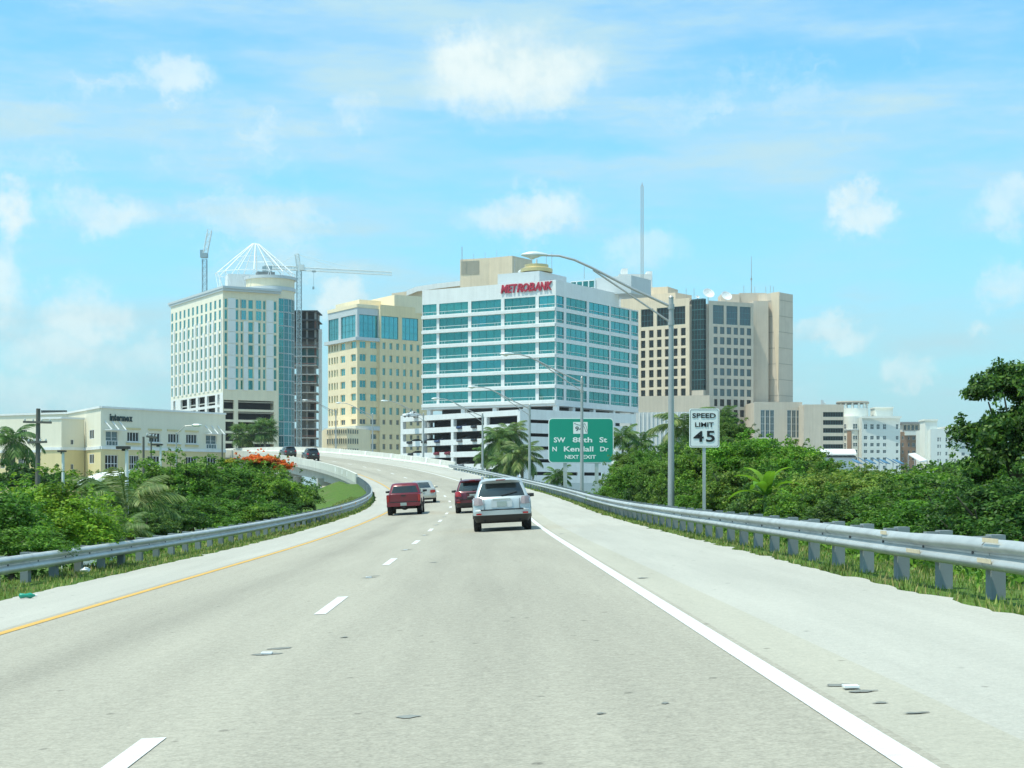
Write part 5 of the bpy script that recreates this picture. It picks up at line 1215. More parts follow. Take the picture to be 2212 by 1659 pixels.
def body_loft(o, levels, assign, paint_m, name='body', smooth=35):
    """stack of outlines; assign(level, tag) names the part that takes a cell (glass, lamps), None stays body"""
    rings = []; tg = None
    for L_ in levels: r, tg = ring(*L_); rings.append(r)
    parts = {}
    def get(nm):
        if nm not in parts: parts[nm] = (MB(), {})
        return parts[nm]
    def vid(nm, a, i):
        mb, d = get(nm)
        if (a, i) not in d: d[(a, i)] = len(mb.v); mb.v.append(rings[a][i])
        return d[(a, i)]
    K = len(tg)
    for a in range(len(levels) - 1):
        for i in range(K):
            j = (i + 1) % K; nm = assign(a, tg[i]) or name
            q = (vid(nm, a, i), vid(nm, a, j), vid(nm, a + 1, j), vid(nm, a + 1, i)); mb = parts[nm][0]; mb.f.append(q); mb.m.append(0)
    mb = parts[name][0]
    mb.f.append(tuple(vid(name, len(levels) - 1, i) for i in range(K))); mb.m.append(0)
    mb.f.append(tuple(vid(name, 0, K - 1 - i) for i in range(K))); mb.m.append(0)
    for nm, (mb, _) in parts.items():
        base = nm.split('.')[0]
        m = {'body': paint_m, 'cab': paint_m, 'bed': paint_m}.get(base) or (M_CARG if base in ('rear_window', 'side_window', 'windshield') else M_TAIL if base == 'tail_light' else M_TRIM if base in ('rear_valance',) else paint_m)
        mb.build(base, m, o, local=True, smooth=smooth)
    return parts
def wheels(o, w, yr, yf, r, tw=.23, detail=True):
    for y in (yr, yf):
        for sx_w in (-1, 1):
            x = sx_w * (w - tw / 2 + .012)
            mb = MB(); pr = [(r * .62, -tw / 2), (r * .93, -tw / 2), (r, -tw / 2 + .04), (r, tw / 2 - .04), (r * .93, tw / 2), (r * .62, tw / 2)]
            rg = [[(x + q, y + rad * math.cos(t), r + rad * math.sin(t)) for t in np.linspace(0, 2 * math.pi, 21)[:-1]] for rad, q in pr]
            mb.loft(rg, 0, True); wh = mb.build('wheel', M_TYRE, o, local=True, smooth=40)
            if detail:
                mb = MB(); xo = x + sx_w * (tw / 2 + .004)
                rg = [[(xo + q * sx_w, y + rad * math.cos(t), r + rad * math.sin(t)) for t in np.linspace(0, 2 * math.pi, 16)[:-1]] for rad, q in ((r * .62, 0), (r * .5, -.03), (r * .12, -.01))]
                mb.loft(rg, 0, True); mb.build('rim', M_RIM, wh, local=True, smooth=40)
            # wheel arch lip
            mb = MB(); xo = sx_w * (w + .004); pts_ = [(xo, y + (r + .07) * math.cos(t), r + .02 + (r + .06) * math.sin(t)) for t in np.linspace(R(5), R(175), 11)]
            mb.tube(pts_, .028, 5); mb.build('wheel_arch', M_TRIM, o, local=True)
def box_part(o, name, c, sz, m, bevel=.0, rz=0):
    mb = MB()
    if bevel:
        pr = round_rect(sz[0], sz[2], bevel, 4); mb.loft([[(c[0] + a, c[1] + yy, c[2] + b) for a, b in pr] for yy in (sz[1] / 2, -sz[1] / 2)])
    else: mb.box(c, sz, 0, rz)
    return mb.build(name, m, o, local=True)
def mirrors(o, w, y, z, m):
    for sg in (-1, 1):
        mb = MB(); rg = [[(sg * (w + .02 + f * .22), y + (.05 + dy) * math.cos(t) + .03 * f, z + .075 * (1 - .25 * f) * math.sin(t)) for t in np.linspace(0, 2 * math.pi, 11)[:-1]] for f, dy in ((0, -.02), (.25, .03), (.8, .03), (1, 0))]
        if sg < 0: rg = [r_[::-1] for r_ in rg]
        mb.loft(rg); mb.build('mirror', m, o, local=True, smooth=50)
def place_vehicle(o, s, n): p = road(s, n); o.location = p; o.rotation_euler = (math.atan((float(zc(s + 2)) - float(zc(s - 2))) / 4), -math.atan(CROSS), yaw(s + 2))
def suv(label, col, s, n, w=.92, hgt=1.68, length=4.73, detail=True, group=None, silver=False):
    o = thing('parked_suv' if s is None else 'suv', label, 'car', group=group); k = hgt / 1.68; L_ = length
    lev = [(.30 * k, w - .09, .16, L_ - .25, .18, .3), (.40 * k, w - .04, .05, L_ - .1, .2, .4), (.52 * k, w - .01, .0, L_ - .02, .2, .42), (.66 * k, w, -.01, L_, .22, .45), (.70 * k, w - .01, .04, L_ - .02, .2, .45),
           (.86 * k, w, .05, L_ - .05, .2, .45), (.98 * k, w - .01, .07, L_ - .35, .2, .4), (1.05 * k, w - .05, .11, L_ - .62, .2, .35), (1.09 * k, w - .085, .15, L_ - 1.25, .10, .3),
           (1.30 * k, w - .16, .28, L_ - 1.70, .09, .28), (1.51 * k, w - .235, .42, L_ - 2.05, .10, .26), (1.58 * k, w - .26, .36, L_ - 2.3, .2, .3), (1.635 * k, w - .32, .42, L_ - 2.45, .22, .3), (1.67 * k, w - .48, .62, L_ - 2.7, .2, .3)]
    def asg(a, t):
        if a in (0, 1) and t in ('rear', 'cr'): return 'rear_valance'
        if a in (8, 9):
            if t == 'rear': return 'rear_window'
            if t in ('s0', 's2', 's4', 's6') and not (t == 's6'): return 'side_window.%s' % t
            if t == 'front': return 'windshield'
        return None
    body_loft(o, lev, asg, col)
    wheels(o, w - .02, .92, L_ - .95, .36 * k, .235, detail)
    box_part(o, 'underbody', (0, L_ / 2, .36 * k), (2 * w - .5, L_ - .7, .2), M_CHAS)
    # tail lamps wrap the corners
    for sg in (-1, 1):
        rg = []
        for z, q in ((.84 * k, .0), (.92 * k, .01), (1.02 * k, .03), (1.08 * k, .06)):
            rg.append([(sg * (w - .34 + q), .055 + q + .015, z), (sg * (w - .20), .045 + q, z), (sg * (w - .06 - q * .5), .13 + q, z), (sg * (w - .0 - q * .6), .32 + q, z), (sg * (w - .08), .36, z), (sg * (w - .30), .2, z)])
        if sg > 0: pass
        else: rg = [r_[::-1] for r_ in rg]
        mb = MB(); mb.loft(rg); mb.build('tail_light', M_CLEAR if silver else M_TAIL, o, local=True, smooth=40)
        box_part(o, 'reflector', (sg * (w - .19), -.012, .56 * k), (.17, .03, .055), M_TAIL, .02)
    box_part(o, 'license_plate', (0, .028, .86 * k), (.31, .02, .16), M_PLATE, .015)
    box_part(o, 'plate_recess', (0, .045, .88 * k), (.66, .03, .26), M_GREYC if silver else col, .05)
    box_part(o, 'bumper_step', (0, .03, .685 * k), (2 * w - .5, .07, .03), M_TRIM, .01)
    for sg in (-1, 1): box_part(o, 'panel_gap', (sg * (w - .36), .052, .86 * k), (.014, .02, .32 * k), M_TRIM)
    if detail:
        box_part(o, 'tailgate_handle', (0, .04, 1.0 * k), (.55, .03, .05), M_CHROME if silver else M_TRIM, .015)
        mb = MB(); mb.tube([(.0, .14, 1.12 * k), (.28, .19, 1.17 * k), (.5, .235, 1.22 * k)], .012, 5); mb.build('wiper', M_TRIM, o, local=True)
        mb = MB(); rg = [[(-(w - .40), y, z * k), ((w - .40), y, z * k), ((w - .42), y2, z2 * k), (-(w - .42), y2, z2 * k)] for y, z, y2, z2 in ((.33, 1.605, .40, 1.63), (.22, 1.60, .26, 1.62))]; mb.loft(rg); mb.build('roof_spoiler', col, o, local=True)
        box_part(o, 'brake_light', (0, .215, 1.612 * k), (.30, .02, .025), M_TAIL)
        for sg in (-1, 1):
            mb = MB(); mb.tube([(sg * (w - .34), .75, 1.66 * k), (sg * (w - .34), .85, 1.72 * k), (sg * (w - .34), 2.3, 1.72 * k), (sg * (w - .34), 2.45, 1.65 * k)], .02, 6); mb.build('roof_rail', M_CHROME if silver else M_TRIM, o, local=True)
            box_part(o, 'door_handle', (sg * (w + .005), 1.75, 1.0 * k), (.03, .2, .035), col); box_part(o, 'door_handle', (sg * (w + .005), 2.75, 1.0 * k), (.03, .2, .035), col)
            mb = MB(); mb.tube([(sg * .55, .10, .36 * k), (sg * .55, .5, .36 * k)], .04, 8); mb.build('exhaust_pipe', M_CHAS, o, local=True)
        for x in (-.34, .34):        # headrests and seat backs seen through nothing but kept solid inside the glass line
            pass
    mirrors(o, w - .06, L_ - 1.95, 1.08 * k, M_TRIM if not silver else M_TRIM)
    if s is not None: place_vehicle(o, s, n)
    return o
M_SILVER = mat('silver_paint', (.50, .55, .56), .32, metal=.25, var=.03, coat=.5)
M_CRIM = paint('crimson_paint', (.17, .006, .018), .1); M_MAROON = paint('maroon_paint', (.10, .006, .018), .15); M_BLK = paint('black_paint', (.012, .014, .016), .2); M_CHAMP = paint('champagne_paint', (.50, .47, .40), .4); M_WCAR = paint('white_car_paint', (.75, .76, .76), 0.0)
suv('silver suv in the right lane, nearest of the cars ahead', M_SILVER, 50.6, 2.45, silver=True)
suv('dark red suv partly hidden behind the silver suv', M_MAROON, 79.0, 1.35, .89, 1.66, 4.5)
suv('black suv climbing the bridge beside the yellow tower', M_BLK, 232.0, -2.0, .95, 1.85, 4.9, True)
suv('dark grey suv farthest ahead on the bridge, above the orange flowering tree', paint('charcoal_paint', (.05, .06, .065), .3), 252.0, -1.6, .95, 1.75, 4.9, True)

def pickup(label, col, s, n):
    o = thing('pickup_truck', label, 'truck'); w = .86
    bed = [(.50, w - .05, .0, 4.9, .1, .3), (.62, w, -.02, 4.95, .1, .4), (.95, w, .0, 4.95, .1, .4), (1.02, w, .01, 4.8, .1, .4), (1.05, w - .03, .02, 4.7, .1, .35)]
    body_loft(o, bed, lambda a, t: None, col, 'body')
    cab = [(1.04, w - .02, 1.55, 3.9, .12, .2), (1.10, w - .05, 1.58, 3.75, .12, .2), (1.45, w - .15, 1.75, 3.15, .14, .2), (1.56, w - .2, 1.84, 2.95, .14, .25), (1.61, w - .34, 2.0, 2.75, .14, .25)]
    body_loft(o, cab, lambda a, t: ('rear_window' if t == 'rear' else 'windshield' if t == 'front' else 'side_window.' + t if t in ('s1', 's2', 's4', 's5') else None) if a == 1 else None, col, 'cab')
    box_part(o, 'tailgate', (0, -.018, .83), (1.40, .03, .44), col, .03)
    box_part(o, 'tailgate_trim', (0, -.036, .66), (1.36, .012, .05), M_TRIM)
    box_part(o, 'tailgate_handle', (0, -.036, .98), (.24, .012, .07), M_TRIM)
    for sg in (-1, 1): box_part(o, 'tail_light', (sg * (w - .075), -.02, .85), (.13, .05, .34), M_TAIL, .03)
    box_part(o, 'bumper', (0, -.10, .55), (1.66, .16, .19), col, .05)
    box_part(o, 'license_plate', (.0, -.185, .56), (.31, .012, .15), M_PLATE, .012)
    box_part(o, 'bumper_step', (0, -.10, .655), (1.2, .14, .02), M_TRIM)
    box_part(o, 'underbody', (0, 2.3, .42), (1.1, 4.2, .16), M_CHAS); box_part(o, 'hitch', (0, -.12, .40), (.14, .2, .12), M_CHAS)
    mb = MB(); mb.tube([(-.7, 1.0, .35), (.7, 1.0, .35)], .06, 8); mb.lathe([(.05, -.12), (.15, -.08), (.17, 0), (.15, .08), (.05, .12)], (0, 1.0, .36), 10); mb.build('rear_axle', M_CHAS, o, local=True)
    wheels(o, w, 1.0, 4.0, .36, .25); mirrors(o, w - .02, 3.3, 1.16, M_TRIM)
    box_part(o, 'brake_light', (0, 1.80, 1.50), (.26, .03, .03), M_TAIL)
    place_vehicle(o, s, n)
pickup('dark red pickup truck in the left lane', M_CRIM, 81.5, -2.15)
def sedan(label, col, s=None, n=0, w=.87, detail=True, name='sedan', group=None, lamps=True):
    o = thing(name, label, 'car', group=group)
    lev = [(.24, w - .09, .12, 4.5, .16, .3), (.34, w - .03, .03, 4.62, .2, .4), (.55, w, .0, 4.66, .2, .42), (.62, w, .03, 4.64, .2, .42), (.80, w - .01, .05, 4.5, .2, .4), (.93, w - .04, .10, 4.0, .2, .35), (.98, w - .10, .52, 3.35, .2, .3),
           (1.16, w - .19, .85, 3.0, .2, .25), (1.33, w - .26, 1.25, 2.62, .2, .25), (1.40, w - .33, 1.5, 2.4, .2, .25), (1.43, w - .48, 1.7, 2.2, .18, .2)]
    def asg(a, t):
        if a in (6, 7):
            if t == 'rear': return 'rear_window'
            if t == 'front': return 'windshield'
            if t in ('s1', 's2', 's4', 's5'): return 'side_window.' + t
        if a == 0 and t in ('rear', 'cr'): return 'rear_valance'
    body_loft(o, lev, asg, col)
    wheels(o, w - .01, .95, 3.65, .31, .2, detail)
    box_part(o, 'underbody', (0, 2.3, .3), (1.2, 4, .16), M_CHAS)
    if lamps:
        for sg in (-1, 1): box_part(o, 'tail_light', (sg * (w - .20), .035, .76), (.32, .08, .17), M_TAIL, .04)
        box_part(o, 'license_plate', (0, .022, .72), (.31, .03, .15), M_PLATE, .012)
    if detail: mirrors(o, w - .08, 2.95, .98, col)
    if s is not None: place_vehicle(o, s, n)
    return o
sedan('champagne sedan just ahead of the dark red pickup', M_CHAMP, 103.5, -1.75, .89)

def dup(root, loc, rotz, label, group):
    """a copy of a thing with copies of its parts and sub-parts"""
    r = root.copy(); C.objects.link(r); r.location = loc; r.rotation_euler = (0, 0, rotz); r['label'] = label
    if group: r['group'] = group
    for ch in list(root.children):
        c = ch.copy(); C.objects.link(c); c.parent = r
        for g in list(ch.children):
            d = g.copy(); C.objects.link(d); d.parent = c
    return r
# cars parked on the open decks of the garage
gcols = [('dark', M_BLK), ('grey', paint('grey_paint', (.18, .19, .20), .4)), ('red', M_CRIM), ('white', M_WCAR), ('blue', paint('blue_paint', (.03, .06, .14), .3))]
protos = {}
rg_ = random.Random(4)
for k, z in enumerate(lv[:-1]):
    if k < 1: continue
    for q in range(7):
        t = tGL + 4 + q * 5.0 + rg_.uniform(-.8, .8)
        if t > -3: continue
        nm_, cm = gcols[rg_.choice([0, 0, 0, 1, 1, 2, 4])]  # mostly dark paints, standing in for the shade on the decks
        p = GL.pt(t, z + .01, 3.9); lb_ = '%s parked car behind a parapet on an open deck of the white garage' % nm_; gp = 'cars parked in the white garage'
        rz_ = GL.rz + rg_.choice([0, math.pi]) + rg_.uniform(-.03, .03)
        if nm_ not in protos:
            o = sedan(lb_, cm, None, 0, detail=False, name='parked_car', group=gp, lamps=False); o.location = p; o.rotation_euler = (0, 0, rz_); protos[nm_] = o
        else: dup(protos[nm_], p, rz_, lb_, gp)
o = sedan('white car parked on the roof deck at the left end of the garage', M_WCAR, None, 0, name='parked_car'); o.location = GL.pt(GL.t(899), lv[-1] + .42, .95); o.rotation_euler = (0, 0, GL.rz + math.pi / 2 + math.pi / 2)

# ------------------------------------------------------------------ poles on the left, litter
M_WOOD = mat('weathered_pole_wood', (.14, .13, .115), .9, var=.25, scale=2, streak=.2)
def gz(x, y): return float(terrain_z(np.array([x]), np.array([y]))[0])
def wood_pole(name, label, u, vt, Y, r, arm=None, arm2=None, lean=0.0):
    t = px(u + lean, vt, Y); b = Vector((px(u, HZ, Y).x, Y, gz(px(u, HZ, Y).x, Y)))
    o = thing(name, label, 'utility pole', tuple(b)); mb = MB(); mb.tube([b - Vector((0, 0, .3)), t], [r * 1.15, r * .85], 10); mb.build('pole', M_WOOD, o, smooth=60)
    for k_, a in enumerate((arm, arm2)):
        if a:
            p0, p1 = px(a[0], a[2], Y - r * 1.3), px(a[1], a[3], Y - r * 1.3); mb = MB(); mid = (p0 + p1) / 2; d = p1 - p0
            mb.box((0, 0, 0), (d.length, .12, .16), 0, 0, Matrix.Translation(mid) @ Matrix.Rotation(-math.atan2(d.z, d.x), 4, 'Y')); mb.build('crossarm', M_WOOD, o)
            for f in (.06, .35, .65, .94):
                q = p0.lerp(p1, f); mb = MB(); mb.lathe([(.03, .06), (.06, .1), (.06, .2), (.03, .24)], q, 8); mb.build('insulator', M_GREYC, o)
    return o
wood_pole('utility_pole', 'thick wooden utility pole with two crossarms beside the palm on the left', z5u(258), z5v(170), 120, .18, (z5u(160), z5u(357), z5v(262), z5v(267)), (z5u(190), z5u(325), z5v(405), z5v(400)), 2)
wood_pole('utility_pole', 'thin dark wooden pole rising from the trees in front of the cream office', z5u(992), z5v(365), 95, .075)
wood_pole('utility_pole', 'dark pole at the right end of the cream office', z5u(1536), z5v(345), 150, .08)
up2 = wood_pole('utility_pole', 'slim grey pole with a small arm near the thin dark pole', z5u(1045), z5v(355), 130, .07, (z5u(1012), z5u(1085), z5v(362), z5v(372)))
def light_post(label, u, vt, Y, hu, hw, hh, vb=None):
    x = px(u, HZ, Y).x; zb = gz(x, Y); o = thing('light_post', label, 'lamp post', (x, Y, zb), 0, 'white car park light posts left of the road')
    z1 = px(u, vt, Y).z; mb = MB(); mb.tube([(x, Y, zb), (x, Y, z1)], [.075, .06], 10); mb.build('pole', M_WPANEL, o, smooth=60)
    hc = px(hu, vt, Y); mb = MB(); mb.box((hc.x, Y, z1 + .02), (hw, .3, hh)); mb.build('lamp_head', mat('bronze_lamp', (.05, .045, .04), .6), o)
    mb = MB(); mb.box(((hc.x + x) / 2, Y, z1 - .06), (abs(hc.x - x) + .1, .08, .08)); mb.build('bracket', MATS['bronze_lamp'], o)
light_post('tallest white light post with a flat dark head pointing left, beside the left guardrail', z5u(876), z5v(444), 58, z5u(852), .46, .10)
light_post('white light post with a small dark head in front of the stair block', z5u(436), z5v(468), 72, z5u(428), .34, .07)
light_post('white light post with a dark double head, between the two thin poles', z5u(1110), z5v(422), 95, z5u(1088), .62, .08)
# slim lamp before the cream office
x = px(z5u(1219), HZ, 170).x; lo = thing('street_lamp', 'slim cobra-head lamp standing before the cream office facade', 'street lamp', (x, 170, -3)); zt = px(0, z5v(285), 170).z
mb = MB(); mb.tube([(x, 170, -3), (x, 170, zt - .8)], [.1, .08], 8); mb.build('pole', M_ALU, lo)
mb = MB(); mb.tube([(x, 170, zt - .9), (x + .9, 170, zt - .1), (x + 1.8, 170, zt)], .05, 6); mb.build('arm', M_ALU, lo)
mb = MB(); rgs = [[(x + 1.6 + f * 1.1, 170 + w_ * math.cos(t), zt + w_ * .6 * math.sin(t)) for t in np.linspace(0, 2 * math.pi, 9)[:-1]] for f, w_ in ((0, .05), (.2, .25), (.7, .25), (1, .05))]; mb.loft(rgs); mb.build('luminaire', MATS['lamp_housing'], lo)
# low shed roof between the shrubs and a parked lorry-like white roof
shed = thing('shed', 'grey shed with a white edged roof between the shrubs on the left', 'shed', (px(212, HZ, 85).x, 85, gz(px(212, HZ, 85).x, 85)))
a = px(172, 1048, 85); b = px(236, 1046, 85)
mb = MB(); mb.box(((a.x + b.x) / 2, 87, (a.z - 3) / 2), (b.x - a.x - .2, 3.6, a.z + 3)); mb.build('wall', M_GREYC, shed)
mb = MB(); mb.loft([[(a.x - .1, 84.9, a.z), (b.x + .1, 84.9, b.z + .05), (b.x + .1, 84.9, b.z + .3), (a.x - .1, 84.9, a.z + .2)], [(a.x - .1, 89.2, a.z + .5), (b.x + .1, 89.2, b.z + .55), (b.x + .1, 89.2, b.z + .8), (a.x - .1, 89.2, a.z + .7)]]); mb.build('roof', M_WPANEL, shed)
# litter by the left shoulder
def gpt(u, v):
    """point of the road cross section seen at a pixel"""
    best = None
    for s in np.arange(6, 120, .25):
        for n in np.arange(-8, 9, .1):
            p = road(s, n); d = (UC + p.x / p.y * FPX - u) ** 2 + (HZ - (p.z - CAMH) / p.y * FPX - v) ** 2
            if best is None or d < best[0]: best = (d, s, n)
    return best[1], best[2]
s_, n_ = 24.9, -5.15
p = road(s_, n_, .0); bt_ = thing('plastic_bottle', 'crushed green plastic bottle on the left shoulder', 'bottle', p, .5)
mb = MB(); rgs = [[(x, .055 * w_ * math.cos(t), .045 + .045 * w_ * math.sin(t)) for t in np.linspace(0, 2 * math.pi, 11)[:-1]] for x, w_ in ((-.12, .5), (-.1, .95), (-.02, .7), (.05, 1.0), (.09, .6), (.12, .3))]
mb.loft(rgs); mb.build('bottle_body', mat('green_plastic', (.02, .30, .20), .25), bt_, local=True, smooth=60)
mb = MB(); mb.tube([(.12, 0, .045), (.15, 0, .045)], .018, 8); mb.build('cap', M_WHITE, bt_, local=True)
p = road(32.6, -6.15, .0); lt = thing('litter', 'crumpled white paper litter in the grass under the left guardrail', 'litter', p, .8)
rr = random.Random(5); mb = MB(); rgs = []
for f, w_ in ((-.10, .012), (-.06, .045), (0, .06), (.05, .05), (.11, .012)): rgs.append([(f + rr.uniform(-.02, .02), w_ * rr.uniform(.6, 1.4) * math.cos(t), .12 + w_ * rr.uniform(.5, 1.2) * math.sin(t)) for t in np.linspace(0, 2 * math.pi, 9)[:-1]])
mb.loft(rgs); mb.build('paper', M_WHITE, lt, local=True)

# ------------------------------------------------------------------ vegetation
def leaf_mat(name, c0, c1, c2, trans=.42):
    """leaves: a tone per leaf (random per island), some light passing through"""
    m = bpy.data.materials.new(name); m.use_nodes = True; N, L = m.node_tree.nodes, m.node_tree.links; N.clear()
    g = N.new('ShaderNodeNewGeometry'); rp = N.new('ShaderNodeValToRGB'); cr = rp.color_ramp
    cr.elements[0].color = c0 + (1,); cr.elements[1].color = c2 + (1,); cr.elements[0].position = .1; cr.elements[1].position = .97; e = cr.elements.new(.6); e.color = c1 + (1,)
    L.new(g.outputs['Random Per Island'], rp.inputs[0])
    nz = N.new('ShaderNodeTexNoise'); nz.inputs['Scale'].default_value = .9; nz.inputs['Detail'].default_value = 2; L.new(g.outputs['Position'], nz.inputs['Vector'])
    mr = N.new('ShaderNodeMapRange'); L.new(nz.outputs['Fac'], mr.inputs[0])
    for i, q in enumerate((.3, .7, .74, 1.5)): mr.inputs[1 + i].default_value = q
    oi = N.new('ShaderNodeObjectInfo'); cc_ = N.new('ShaderNodeCombineColor')
    for i, (lo_, hi_) in enumerate(((.70, 1.32), (.82, 1.14), (.8, 1.2))):
        m2_ = N.new('ShaderNodeMapRange'); L.new(oi.outputs['Random'], m2_.inputs[0]); m2_.inputs[3].default_value = lo_; m2_.inputs[4].default_value = hi_
        m3_ = N.new('ShaderNodeMath'); m3_.operation = 'MULTIPLY'; L.new(mr.outputs[0], m3_.inputs[0]); L.new(m2_.outputs[0], m3_.inputs[1]); L.new(m3_.outputs[0], cc_.inputs[i])
    mx = N.new('ShaderNodeMix'); mx.data_type = 'RGBA'; mx.blend_type = 'MULTIPLY'; mx.inputs[0].default_value = 1; L.new(rp.outputs[0], mx.inputs[6]); L.new(cc_.outputs[0], mx.inputs[7])
    d = N.new('ShaderNodeBsdfPrincipled'); d.inputs['Roughness'].default_value = .5; d.inputs['Specular IOR Level'].default_value = .3; L.new(mx.outputs[2], d.inputs['Base Color'])
    t = N.new('ShaderNodeBsdfTranslucent'); L.new(mx.outputs[2], t.inputs[0])
    ms = N.new('ShaderNodeMixShader'); ms.inputs[0].default_value = trans; L.new(d.outputs[0], ms.inputs[1]); L.new(t.outputs[0], ms.inputs[2])
    o = N.new('ShaderNodeOutputMaterial'); L.new(ms.outputs[0], o.inputs[0]); return m
LM = {'mid': leaf_mat('leaf_mid_green', (.05, .13, .014), (.11, .25, .022), (.21, .37, .04)), 'bright': leaf_mat('leaf_bright_green', (.08, .20, .014), (.16, .33, .022), (.29, .45, .04)),
      'dark': leaf_mat('leaf_dark_green', (.03, .085, .018), (.07, .16, .022), (.15, .25, .035)), 'olive': leaf_mat('leaf_olive_green', (.08, .16, .022), (.15, .25, .032), (.25, .34, .055)),
      'flame': leaf_mat('flame_blossom', (.58, .09, .012), (.75, .18, .02), (.62, .28, .05), .3), 'yellow': leaf_mat('yellow_blossom', (.30, .30, .02), (.55, .42, .03), (.62, .50, .06), .3),
      'palm': leaf_mat('palm_leaf', (.045, .11, .022), (.09, .18, .035), (.16, .25, .06), .35), 'palmpale': leaf_mat('palm_leaf_pale', (.07, .13, .03), (.12, .20, .05), (.25, .30, .10), .3),
      'grass': leaf_mat('grass_blade', (.10, .17, .03), (.20, .29, .05), (.42, .37, .15), .35)}
M_BARK = mat('bark', (.15, .12, .09), .95, var=.25, scale=3)
def leaves(centres, radii, counts, L_, seed, up=.45, aspect=.5):
    """diamond leaves over the shells of many clumps: returns vertices and faces"""
    rs = np.random.RandomState(seed); P, Nn = [], []
    for c, r, n in zip(centres, radii, counts):
        d = rs.normal(size=(n, 3)); d /= np.linalg.norm(d, axis=1, keepdims=True)
        d[:, 2] = np.where(d[:, 2] < -.35, -d[:, 2] * .6, d[:, 2])
        rad = rs.uniform(.45, 1.08, size=(n, 1)) ** .7
        P.append(np.array(c) + d * rad * np.array(r)); Nn.append(d * .8 + rs.normal(size=(n, 3)) * .55 + np.array([0, 0, up]))
    P = np.concatenate(P); Nn = np.concatenate(Nn); Nn /= np.linalg.norm(Nn, axis=1, keepdims=True)
    a = rs.normal(size=P.shape); a -= Nn * (a * Nn).sum(1, keepdims=True); a /= np.linalg.norm(a, axis=1, keepdims=True); b = np.cross(Nn, a)
    l = L_ * rs.uniform(.65, 1.35, size=(len(P), 1)); w = l * aspect
    V = np.stack([P - a * l * .5, P + b * w * .5 - Nn * l * .06, P + a * l * .5 - Nn * l * .12, P - b * w * .5 - Nn * l * .06], 1).reshape(-1, 3)
    return V, np.arange(len(V)).reshape(-1, 4)
def crown_mesh(key, m, rx, ry, rz_, n_clump, n_leaf, L_, seed, clump=.34, flat=0.0, up=.45, lumps=None):
    """crown about (0,0,0): clumps sit on and in an uneven ellipsoid, lumps are extra boughs (x,y,z,scale)"""
    rs = np.random.RandomState(seed); cs, rr = [], []
    for k in range(n_clump):
        d = rs.normal(size=3); d /= np.linalg.norm(d)
        if d[2] < -.3: d[2] *= -.5
        rad = rs.uniform(.25, 1.0) ** .45 * (1 + .30 * mnoise.noise(Vector(d * 2.2) + Vector((seed, 0, 0)))) * (1 - clump * .8)
        cs.append((d[0] * rx * rad, d[1] * ry * rad, d[2] * rz_ * rad)); q = clump * min(rx, rz_) * rs.uniform(.5, 1.2); rr.append((q * 1.15, q * 1.15, q * (.8 - .3 * flat)))
    for k in range(n_clump // 2):
        d = rs.normal(size=3); d /= np.linalg.norm(d); d[2] = abs(d[2]); rad = rs.uniform(.86, 1.16) * (1 + .2 * mnoise.noise(Vector(d * 2.2) + Vector((seed, 0, 0))))
        cs.append((d[0] * rx * rad, d[1] * ry * rad, d[2] * rz_ * rad)); q = min(rx, rz_) * rs.uniform(.045, .11); rr.append((q, q, q * 1.5))
    for (x, y, z, sc) in (lumps or ()):
        for k in range(max(3, int(n_clump * .12 * sc))):
            cs.append((x + rs.normal() * .42 * sc, y + rs.normal() * .42 * sc, z + rs.normal() * .26 * sc)); q = clump * min(rx, rz_) * rs.uniform(.45, .85); rr.append((q * 1.2, q * 1.2, q * .7))
    w = np.array([r[0] * r[1] for r in rr]); cnt = np.maximum((w / w.sum() * n_leaf).astype(int), 8)
    V, F_ = leaves(cs, rr, cnt, L_, seed, up)
    return np_mesh('crown_' + key, V, F_, m), cs
def trunk_part(o, crown_c, cs, zb, r, seed, n_l=9, m=None):
    """tapered trunk with limbs running out to the clumps"""
    rs = random.Random(seed); mb = MB(); fork = Vector((0, 0, zb + (crown_c - zb) * .45))
    mb.tube([(0, 0, zb), (rs.uniform(-.1, .1), rs.uniform(-.1, .1), (zb + fork.z) / 2), fork], [r * 1.3, r, r * .85], 8)
    for k in range(n_l):
        c = Vector(cs[rs.randrange(len(cs))]) * .85 + Vector((0, 0, crown_c)); mid = fork.lerp(c, .5) + Vector((rs.uniform(-.2, .2), rs.uniform(-.2, .2), rs.uniform(-.1, .3)))
        mb.tube([fork, mid, c], [r * .6, r * .35, r * .1], 5)
    return mb.build('trunk', m or M_BARK, o, local=True, smooth=60)
CROWNS = {}
def tree(name, label, cat, key, u, v, Y, sc=(1, 1, 1), rot=0.0, group=None, base=None, trunk=True):
    """u,v: centre of the crown as seen at distance Y; the trunk reaches the ground below it"""
    me, cs, r = CROWNS[key]; p = px(u, v, Y); zb = gz(p.x, Y) if base is None else base
    o = thing(name, label, cat, (p.x, p.y, zb), 0, group)
    link('crown', me, o, (0, 0, p.z - zb), (0, 0, rot), sc)
    if trunk:
        ca, sa = math.cos(rot), math.sin(rot); c2 = [((x * ca - y * sa) * sc[0], (x * sa + y * ca) * sc[1], z * sc[2]) for x, y, z in cs]
        trunk_part(o, p.z - zb, c2, -.1, r * max(sc), int(u) + 3)
    return o
def mk(key, *a, r=.12, **k): me, cs = crown_mesh(key, *a, **k); CROWNS[key] = (me, cs, r)
mk('near', LM['bright'], 2.0, 1.8, 1.9, 110, 42000, .105, 11, clump=.30, up=.5)
mk('near2', LM['mid'], 2.0, 1.8, 1.7, 100, 36000, .105, 12, clump=.30, up=.5)
mk('midtree', LM['mid'], 2.6, 2.2, 2.1, 130, 42000, .14, 21, clump=.25)
mk('midtree2', LM['bright'], 2.5, 2.2, 2.0, 130, 42000, .14, 22, clump=.25)
